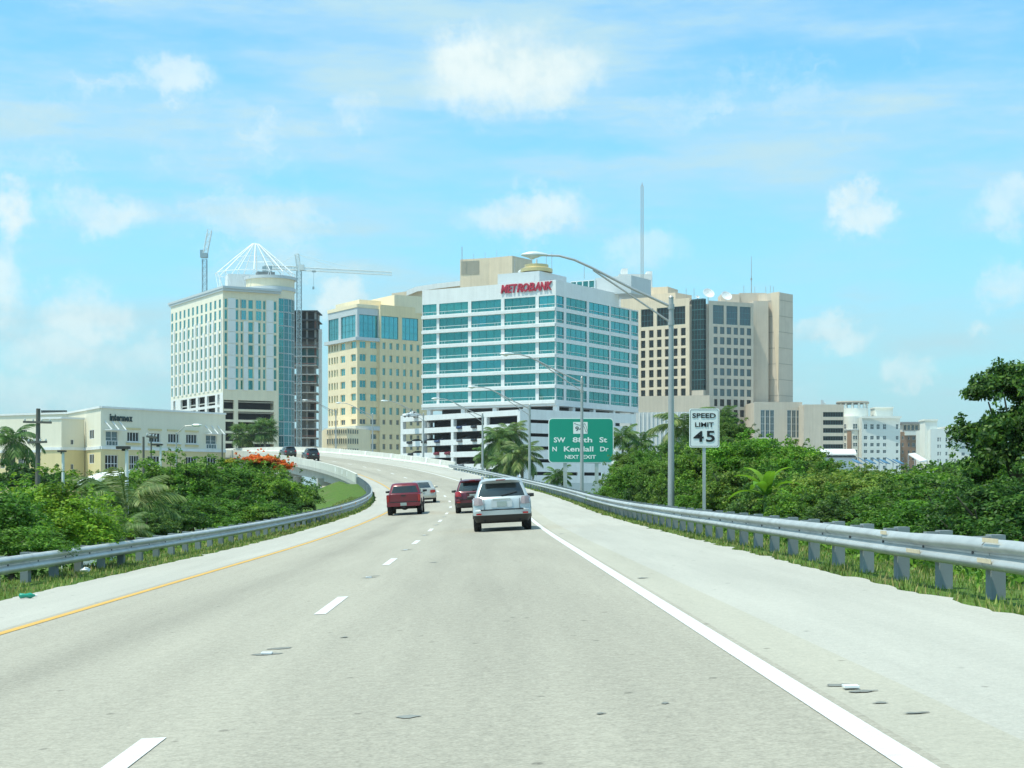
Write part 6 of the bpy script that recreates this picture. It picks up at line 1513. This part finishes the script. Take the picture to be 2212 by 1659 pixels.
mk('midtree3', LM['dark'], 2.4, 2.2, 2.1, 120, 38000, .14, 23, clump=.25)
mk('thicket', LM['mid'], 2.2, 2.0, 1.7, 140, 42000, .105, 31, clump=.22)
mk('thicket2', LM['olive'], 2.2, 2.0, 1.6, 140, 42000, .10, 32, clump=.22)
mk('thicket3', LM['bright'], 2.1, 2.0, 1.7, 120, 36000, .125, 33, clump=.25)
mk('thicket4', LM['dark'], 2.2, 2.0, 1.7, 130, 40000, .105, 34, clump=.23)
mk('flame', LM['flame'], 2.0, 1.8, .75, 60, 9000, .16, 41, clump=.42, flat=.8, r=.1)
mk('flamegreen', LM['mid'], 2.0, 1.8, .9, 40, 7000, .18, 42, clump=.42)
mk('yellowbits', LM['yellow'], 1.4, 1.0, .45, 30, 1800, .14, 43, clump=.45)
mk('wood', LM['dark'], 5, 3, 3, 60, 9000, .5, 51, clump=.3)
mk('wood2', LM['mid'], 5, 3, 2.6, 60, 9000, .5, 52, clump=.3)
lb_n = 'leafy shrub in the thicket beyond the left guardrail'
# left side, near
tree('leafy_tree', 'bright green leafy tree at the left edge, nearest behind the guardrail', 'tree', 'near', 70, 1152, 37, (.98, 1.0, .68), .3)
tree('leafy_tree', 'low green tree cut by the left picture edge behind the guardrail', 'tree', 'near2', -70, 1150, 34, (.9, 1, .72), 1.3)
tree('leafy_shrub', 'low bright shrub on the right foot of the nearest left tree', 'shrub', 'near', 172, 1165, 38, (.5, .7, .42), 2.2)
tree('leafy_shrub', 'dark low shrub under the nearest left tree by the rail', 'shrub', 'near2', 20, 1192, 33, (.8, .6, .35), 2.9)
# left side, middle mass in front of the cream office
for q, (k_, u, v, Y, sc, rot, lb_) in enumerate((('midtree', 368, 1066, 72, (.95, 1.0, .80), .2, 'leftmost tall tree of the mass before the cream office'), ('midtree', 462, 1068, 76, (1.1, 1, .74), 1.1, 'broad green tree in the middle of the mass before the cream office'),
                                      ('midtree', 560, 1072, 78, (1.0, 1, .70), 2.4, 'green tree just below the orange flowering tree'), ('midtree3', 625, 1088, 82, (.62, .9, .72), .7, 'dark tree at the right end of the left mass, beside the bridge pier'),
                                      ('midtree3', 385, 1118, 66, (.9, .8, .55), 1.9, 'dark undergrowth tree behind the middle of the left guardrail'), ('midtree', 490, 1120, 70, (1.0, .8, .55), 3.0, 'lower green tree in front of the broad green tree'),
                                      ('midtree3', 575, 1120, 74, (.9, .8, .52), 4.0, 'dark lower tree in front of the tree below the orange blossoms'), ('midtree2', 632, 1125, 82, (.4, .6, .3), 4.4, 'small bright shrub near the grass slope'))):
    tree('leafy_tree', lb_, 'tree', k_, u, v, Y, sc, rot)
tree('leafy_tree', 'grey green small tree before the ochre stair block', 'tree', 'midtree3', 185, 1052, 105, (.8, .8, .45), .5)
tree('leafy_tree', 'small round tree before the cream office corner', 'tree', 'midtree', 245, 1050, 112, (.5, .8, .5), 1.5)
tree('leafy_tree', 'bright tree behind the flat headed light post', 'tree', 'midtree2', 315, 1045, 100, (.6, .8, .5), 2.2)
tree('leafy_shrub', 'grey green shrub between the light post and the nearest left tree', 'shrub', 'thicket4', 232, 1090, 60, (.75, .8, .6), .4)
ft = tree('flame_tree', 'spreading tree covered with orange red blossoms beside the bridge', 'tree', 'flamegreen', 570, 1012, 98, (.9, .9, 1.0), .3)
me, cs, r_ = CROWNS['flame']; link('blossom', me, ft, (.1, 0, px(0, 1001, 98).z - ft.location.z), (0, .12, .9), (1.1, .9, .85))
link('blossom', me, ft, (1.15, -.2, px(0, 1012, 98).z - ft.location.z), (0, .3, 2.2), (.5, .5, .5))
yt_ = tree('yellow_flower_tree', 'small tree dotted with yellow flowers left of the orange blossoms', 'tree', 'flamegreen', 498, 1008, 96, (.55, .6, .45), 1.3)
me, cs, r_ = CROWNS['yellowbits']; link('blossom', me, yt_, (0, 0, px(0, 998, 96).z - yt_.location.z), (0, 0, .3), (.62, .7, .5))
tree('leafy_tree', 'dark round tree at the foot of the hotel, under the fan palms', 'tree', 'wood', 548, 988, 335, (.75, .7, .32), .4)
tree('leafy_tree', 'low green tree left of the fan palms at the hotel foot', 'tree', 'wood2', 505, 985, 320, (.4, .5, .4), 1.4)
tree('leafy_tree', 'low dark tree right of the fan palms at the hotel foot', 'tree', 'wood', 606, 985, 330, (.3, .5, .35), 2.4)

# palms
def frond_mesh(key, m, Lf, droop, nl, lw_, seed, leaflet=.5):
    rs = random.Random(seed); mb = MB(); pts_ = []
    for k in range(9):
        f = k / 8; pts_.append(Vector((Lf * (f - droop * .18 * f ** 3), 0, Lf * (.30 * f - droop * f ** 2.2 * .62))))
    mb.tube(pts_, [.03 * (1 - .8 * k / 8) * Lf / 2.5 for k in range(9)], 4)
    for k in range(nl):
        f = .12 + .88 * k / (nl - 1); i = min(int(f * 8), 7); p = pts_[i].lerp(pts_[i + 1], f * 8 - i); t = (pts_[i + 1] - pts_[i]).normalized()
        l = Lf * leaflet * (math.sin(math.pi * (.12 + .80 * f)) ** .7) * rs.uniform(.85, 1.1)
        for sg in (-1, 1):
            d = (t * .55 + Vector((0, sg * .75, -.22 - rs.uniform(0, .35)))).normalized(); w = t.cross(d).cross(d).normalized() * lw_ * Lf * .5
            a = p; b = p + d * l * .55; c = p + d * l + Vector((0, 0, -l * .28)); n = len(mb.v)
            mb.v += [tuple(a - w * .4), tuple(a + w * .4), tuple(b + w), tuple(b - w), tuple(c)]; mb.f += [(n, n + 1, n + 2, n + 3), (n + 3, n + 2, n + 4)]; mb.m += [0, 0]
    return mb.mesh('frond_' + key, m)
FR_ = {'royal': frond_mesh('royal', LM['palm'], 2.9, 1.0, 36, .026, 1, .34), 'coco': frond_mesh('coco', LM['palmpale'], 3.0, .85, 36, .028, 2, .34), 'young': frond_mesh('young', LM['palmpale'], 2.2, .7, 34, .022, 3, .30), 'dark': frond_mesh('dark', LM['palm'], 2.7, .75, 32, .03, 5, .36)}
def fan_mesh(m, seed):
    rs = random.Random(seed); mb = MB(); mb.tube([(0, 0, 0), (.5, 0, .12), (1.0, 0, .1)], .025, 4)
    for k in range(15):
        a = R(-115 + 230 * k / 14); d = Vector((math.cos(a), math.sin(a), -.12)); l = .95 * rs.uniform(.85, 1.1); s_ = Vector((-math.sin(a), math.cos(a), 0)) * .07; p = Vector((1.0, 0, .1)); n = len(mb.v)
        mb.v += [tuple(p), tuple(p + d * l * .6 - s_), tuple(p + d * l + Vector((0, 0, -.3 * l))), tuple(p + d * l * .6 + s_)]; mb.f.append((n, n + 1, n + 2, n + 3)); mb.m.append(0)
    return mb.mesh('fan_leaf', m)
FR_['fan'] = fan_mesh(LM['palm'], 4); FR_['fanpale'] = fan_mesh(LM['palmpale'], 6)
def palm(name, label, u, v, Y, kind, n_f, sc, tr, group=None, seed=0, shaft=False, elev=(-55, 65), base=None, skirt=None):
    rs = random.Random(seed + int(u)); p = px(u, v, Y); zb = gz(p.x, Y) if base is None else base
    o = thing(name, label, 'palm', (p.x, p.y, zb), 0, group); H = p.z - zb
    if tr > 0:
        mb = MB(); bend = rs.uniform(-.25, .25); mb.tube([(0 - bend, 0, -.2), (-bend * .5, 0, H * .35), (0, 0, H * .8), (0, 0, H)], [tr * 1.25, tr * (1.15 if shaft else 1), tr * .9, tr * .7], 9); mb.build('trunk', mat('palm_trunk', (.26, .24, .21), .95, var=.2, scale=2), o, local=True, smooth=60)
        if shaft: mb = MB(); mb.tube([(0, 0, H - 1.2), (0, 0, H - .6), (0, 0, H + .1)], [tr * .95, tr * .9, tr * .4], 9); mb.build('crown_shaft', LM['palm'], o, local=True, smooth=60)
    for k in range(n_f):
        az = 2 * math.pi * (k * .381966) + rs.uniform(-.2, .2); f = k / max(n_f - 1, 1); el = R(elev[1] + (elev[0] - elev[1]) * f + rs.uniform(-8, 8)); q = sc * rs.uniform(.85, 1.12)
        link('frond', FR_[skirt if (skirt and f > .75) else kind], o, (0, 0, H), Matrix.Rotation(az, 3, 'Z').to_4x4().to_euler() if False else (Matrix.Rotation(az, 4, 'Z') @ Matrix.Rotation(-el * .75, 4, 'Y')).to_euler(), (q, q, q))
    return o
palm('royal_palm', 'royal palm with drooping dark fronds at the left edge before the cream office', z5u(85), z5v(395), 150, 'royal', 17, 1.15, .30, seed=1, shaft=True, elev=(-50, 70))
palm('fan_palm', 'left fan palm of the pair at the hotel foot', 527, 940, 318, 'fan', 40, 1.75, .25, 'fan palms at the hotel foot', 2, elev=(-80, 80), skirt='fanpale'); palm('fan_palm', 'taller right fan palm of the pair at the hotel foot', 572, 930, 316, 'fan', 42, 1.8, .25, 'fan palms at the hotel foot', 3, elev=(-80, 80), skirt='fanpale')
for u, v, Y, sc, sd_, lb_ in ((1078, 952, 205, 1.15, 4, 'tall palm left of the palm group before the garage'), (1102, 938, 208, 1.05, 9, 'highest palm of the group before the garage'), (1128, 985, 190, 1.05, 5, 'shorter palm of the group before the garage, near the exit sign'), (1090, 1000, 196, .95, 6, 'low palm at the foot of the palm group before the garage'), (1052, 985, 215, .8, 16, 'small palm at the left foot of the garage palm group')):
    palm('coconut_palm', lb_, u, v, Y, 'coco' if sd_ % 2 else 'dark', 22, sc, .17, 'palms before the white garage', sd_, elev=(-60, 75))
palm('young_palm', 'young arching palm growing between the light post and the left guardrail', 272, 1092, 55, 'young', 16, .95, .10, None, 7, elev=(-20, 70))
palm('young_palm', 'second pale young palm behind the left guardrail by the light post', 262, 1150, 46, 'young', 9, .5, .05, None, 17, elev=(0, 75))
for u, v, Y, sc, sd_, lb_ in ((1345, 945, 150, .75, 8, 'dark palm right beside the green exit sign'), (1385, 955, 158, .7, 10, 'dark palm between the exit sign and the tallest street lamp'), (1478, 925, 110, .9, 11, 'palm crown left of the speed limit sign'), (1560, 905, 140, .7, 18, 'dark palm crown right of the speed limit sign'), (1205, 1032, 120, .5, 12, 'small palm under the green exit sign')):
    palm('dark_palm', lb_, u, v, Y, 'dark' if sd_ != 11 else 'coco', 18, sc, .12, 'palms behind the right thicket', sd_, elev=(-50, 75))

# right side thicket
bt_l = 'dense green shrub in the thicket behind the right guardrail'; gp = 'shrubs of the right hand thicket'
spots = [('thicket2', 1352, 1058, 88, (.62, 1, .95)), ('thicket', 1410, 1052, 78, (1.0, 1, .95)), ('thicket2', 1378, 1010, 98, (.75, 1, .70)), ('thicket2', 1475, 1052, 70, (1.0, 1, 1.05)), ('thicket4', 1460, 1005, 84, (1.0, 1, .66)),
         ('thicket', 1540, 1066, 64, (1.0, 1, 1.1)), ('thicket4', 1550, 1005, 74, (1.1, 1, .75)), ('thicket2', 1620, 1090, 58, (1.1, 1, .9)), ('thicket', 1710, 1090, 54, (1.1, 1, .8)), ('thicket4', 1690, 1040, 66, (1.0, 1, .8)),
         ('thicket2', 1800, 1095, 50, (1.1, 1, .8)), ('thicket', 1790, 1068, 68, (1.3, 1, .58)), ('thicket4', 1870, 1072, 74, (1.3, 1, .62)), ('thicket', 1880, 1110, 52, (1.2, 1, .7)), ('thicket2', 1960, 1116, 46, (1.1, 1, .7)), ('thicket', 1950, 1078, 70, (1.2, 1, .56)), ('thicket4', 2030, 1122, 43, (1.1, 1, .7)), ('thicket', 2110, 1150, 37, (1.1, 1, .7)), ('thicket4', 2190, 1155, 34, (1, 1, .7))]
for q, (k_, u, v, Y, sc) in enumerate(spots): tree('green_shrub', bt_l, 'shrub', k_, u, v, Y, sc, q * 1.1, gp)
tree('leafy_tree', 'bright leafy tree right of the speed limit sign, tallest of the right thicket', 'tree', 'thicket3', 1625, 1018, 62, (.9, 1, .80), .6)
tree('leafy_tree', 'bright leafy tree with rounded top in front of the low beige wing', 'tree', 'thicket3', 1708, 1020, 66, (.8, 1, .68), 2.0)
tree('leafy_tree', 'dark small leaved tree right behind the speed limit sign', 'tree', 'thicket4', 1562, 945, 80, (.5, .8, .6), 1.0)
tree('leafy_tree', 'yellow green shrub on the right below the brown apartment block', 'shrub', 'thicket3', 2010, 1078, 56, (1.2, 1, .55), 2.5)
tree('leafy_tree', 'round bush below the long white station roof', 'shrub', 'thicket2', 1840, 1044, 96, (1.0, 1, .6), .3)
tree('leafy_tree', 'bushy tree beside the blue glass shelters', 'tree', 'thicket', 1965, 1050, 105, (.9, 1, .56), 3.3)
tree('leafy_tree', 'dark bush at the foot of the white apartment tower', 'tree', 'thicket4', 2045, 1045, 98, (.9, 1, .6), 4.0)
for q, (k_, u, v, Y, sc, lb_) in enumerate((('midtree3', 345, 1132, 60, (.8, .8, .5), 'dark shrub low behind the left guardrail, right of the young palm'), ('midtree', 425, 1130, 65, (.8, .8, .45), 'low green shrub behind the left guardrail, under the broad green tree'), ('midtree3', 300, 1150, 52, (.6, .8, .4), 'dark shrub behind the left guardrail, at the foot of the young palm'), ('midtree', 540, 1128, 70, (.8, .8, .42), 'low shrub behind the left guardrail, below the orange blossoms'))):
    tree('leafy_shrub', lb_, 'shrub', k_, u, v, Y, sc, q * 1.7)
for q, (k_, u, v, Y, sc) in enumerate((('thicket', 1350, 1085, 84, (.8, .8, .8)), ('thicket4', 1405, 1092, 76, (.9, .8, .8)), ('thicket2', 1465, 1100, 68, (.9, .8, .75)), ('thicket', 1545, 1112, 60, (.9, .8, .7)), ('thicket4', 1660, 1125, 52, (1, .8, .7)), ('thicket', 1750, 1130, 48, (1, .8, .65)), ('thicket4', 1860, 1145, 44, (1, .8, .6)), ('thicket', 1960, 1155, 40, (1, .8, .6)), ('thicket4', 1500, 1085, 64, (1, .8, .8)))):
    tree('green_shrub', bt_l, 'shrub', k_, u, v, Y, sc, q * 2.1, gp)
# banana plant
bp_ = px(1655, 1062, 50); bz = gz(bp_.x, 50); ban = thing('banana_plant', 'banana plant with broad pale arching leaves amid the right thicket', 'plant', (bp_.x, 50, bz))
mb = MB(); mb.tube([(0, 0, 0), (0, 0, bp_.z - bz)], [.12, .07], 8); mb.build('stem', LM['palmpale'], ban, local=True)
mb = MB(); rs = random.Random(3); n = 10
for k in range(n):
    f = k / (n - 1); w_ = .17 * math.sin(math.pi * min(.06 + .94 * f, .985)) ** .6; c = Vector((1.35 * f - .15 * f ** 3, 0, .55 * f - .72 * f ** 2.4)); mb.v += [tuple(c + Vector((0, -w_, .05))), tuple(c), tuple(c + Vector((0, w_, .05)))]
    if k: q = 3 * k; mb.f += [(q - 3, q - 2, q + 1, q), (q - 2, q - 1, q + 2, q + 1)]; mb.m += [0, 0]
bl_ = mb.mesh('banana_leaf', LM['bright'])
for k in range(11):
    az = k * 2.4; el = R(60 - 6 * k + rs.uniform(-8, 8)); link('leaf', bl_, ban, (0, 0, bp_.z - bz - .15), (Matrix.Rotation(az, 4, 'Z') @ Matrix.Rotation(-el, 4, 'Y')).to_euler(), (1, 1, 1))
# the big tree at the right edge
me, cs = crown_mesh('big', LM['dark'], 2.0, 1.9, 2.0, 120, 54000, .115, 61, clump=.21, up=.4, lumps=[(-1.45, 0, 1.30, .36), (-1.0, .1, 1.5, .5), (-1.75, .2, .35, .3), (-1.75, 0, -.5, .5), (-1.7, .1, -1.4, .6), (-.3, 0, 1.75, .6)])
CROWNS['big'] = (me, cs, .17)
tree('big_tree', 'tall dark leafy tree filling the right edge of the picture', 'tree', 'big', 2256, 972, 37, (.95, 1, 1.0), 0.0)
tree('big_tree', 'lower dark boughs of a tree under the tall one at the right edge', 'tree', 'near2', 2165, 1092, 40, (.85, .9, .8), 0.9)
# far off wood along the horizon, one mass
V_, F_ = [], []; rs = np.random.RandomState(77); cs, rr = [], []
for k in range(420):
    side = rs.uniform(-1, 1); y = rs.uniform(420, 900); x = side * y * .75
    cs.append((x, y, rs.uniform(-1.5, 4.5))); q = rs.uniform(4, 8); rr.append((q, q, q * .7))
V_, F_ = leaves(cs, rr, [60] * 420, 2.6, 5); props(link('distant_wood', np_mesh('distant_wood', V_, F_, LM['dark'])), 'distant belt of trees around the buildings', None, None, 'stuff')
# trees filling the ground between the thicket and the low wings
for q, (k_, u, v, Y, sc, lb_) in enumerate((('wood2', 1400, 1010, 190, (.8, 1, .8), 'mid green tree in the second row behind the exit sign'), ('wood', 1460, 1000, 200, (1, 1, .8), 'dark tree in the second row left of the speed limit sign'), ('wood2', 1755, 1012, 240, (.9, 1, .7), 'mid green tree below the low beige wing'),
                                      ('wood', 1890, 1040, 250, (1, 1, .6), 'dark tree left of the blue glass shelters'), ('wood2', 2060, 1030, 220, (1.2, 1, .9), 'mid green tree before the cream apartment block'), ('wood', 1975, 1048, 230, (1.3, 1, .7), 'dark tree before the brown apartment block'), ('wood2', 1650, 1000, 230, (1.3, 1, 1.0), 'mid green tree before the beige tower foot'), ('wood', 2170, 1020, 240, (1.3, 1, 1.1), 'dark tree behind the tall tree at the right edge'))):
    tree('leafy_tree', lb_, 'tree', k_, u, v, Y, sc, q * .9)
for q, (u, Y, sc, lb_) in enumerate(((40, 140, .7, 'mid green tree at the foot of the royal palm'), (120, 150, .6, 'low tree before the ochre ground floor, left of the stair block'), (330, 190, .7, 'tree before the cream office entrance'), (440, 200, .6, 'tree before the right end of the cream office'))):
    tree('leafy_tree', lb_, 'tree', 'wood2' if q % 2 else 'wood', u, 1050, Y, (sc, sc, sc), q * 1.3)

# grass and weeds along both rails
rs = np.random.RandomState(9); bv, bf = [], []
def blades(s0, s1, n0, n1, cnt, h, side):
    for k in range(cnt):
        s = s0 + (s1 - s0) * rs.uniform() ** 1.6; nn = n0 + (n1 - n0) * rs.uniform()
        e = edge_l(s) if side < 0 else edge_r(s); n = e + side * nn
        cl = .5 + .5 * mnoise.noise(Vector((s * .8, n * 1.3, 2.0)))
        if rs.uniform() > .05 + 1.2 * cl: continue
        p = road(s, n, 0); x, y = p.x, p.y; hh = h * rs.uniform(.5, 1.3) * (.55 + .8 * cl); a = rs.uniform(0, 6.28); ln = hh * rs.uniform(.2, .8); w = .008 + .00022 * s
        bv.append((x, y, w * math.cos(a), w * math.sin(a), hh, ln * math.cos(a + 1.4), ln * math.sin(a + 1.4), s))
blades(6, 125, .02, 2.6, 34000, .085, 1); blades(8, 125, .02, 3.2, 42000, .10, -1)
B = np.array(bv); zg = terrain_z(B[:, 0], B[:, 1]); zg = np.maximum(zg, -2.9)
b0 = np.stack([B[:, 0] - B[:, 2], B[:, 1] - B[:, 3], zg - .02], 1); b1 = np.stack([B[:, 0] + B[:, 2], B[:, 1] + B[:, 3], zg - .02], 1)
t1 = np.stack([B[:, 0] + B[:, 5], B[:, 1] + B[:, 6], zg + B[:, 4]], 1)
V_ = np.stack([b0, b1, t1], 1).reshape(-1, 3); props(link('grass', np_mesh('grass', V_, np.arange(len(V_)).reshape(-1, 3), LM['grass'])), 'rough grass and weeds under both guardrails', None, None, 'stuff')

# low scrub hugging the outside of both rails
cs, rr = [], []
rs = np.random.RandomState(21)
for k in range(760):
    side = 1 if k % 5 < 3 else -1
    ss = 10 + 95 * rs.uniform() ** 1.5; n = rail_r(ss) + .95 + rs.uniform() ** 1.2 * 4.5 if side > 0 else rail_l(ss) - 1.0 - rs.uniform() ** 1.2 * 4.5
    if side < 0 and ss > 78: continue
    p = road(ss, n); cs.append((p.x, p.y, 0)); q = rs.uniform(.25, .55); rr.append((q * 1.2, q * 1.2, q))
zz = terrain_z(np.array([c[0] for c in cs]), np.array([c[1] for c in cs]))
cs = [(c[0], c[1], z + .12) for c, z in zip(cs, zz)]
V_, F_ = leaves(cs, rr, [75] * len(cs), .11, 22); props(link('undergrowth', np_mesh('undergrowth', V_, F_, LM['mid'])), 'low leafy scrub just outside the guardrails', None, None, 'stuff')
# thin summer haze over the whole scene
hm = bpy.data.materials.new('haze_air'); hm.use_nodes = True; N, L = hm.node_tree.nodes, hm.node_tree.links; N.clear()
pv_ = N.new('ShaderNodeVolumePrincipled'); pv_.inputs['Color'].default_value = (.93, .98, 1.0, 1); pv_.inputs['Density'].default_value = .00010; pv_.inputs['Anisotropy'].default_value = .25
ho = N.new('ShaderNodeOutputMaterial'); L.new(pv_.outputs[0], ho.inputs['Volume'])
mb = MB(); mb.box((0, 2500, 73), (11500, 9200, 154)); hz_o = mb.build('haze', hm); props(hz_o, 'thin summer haze', None, None, 'stuff')
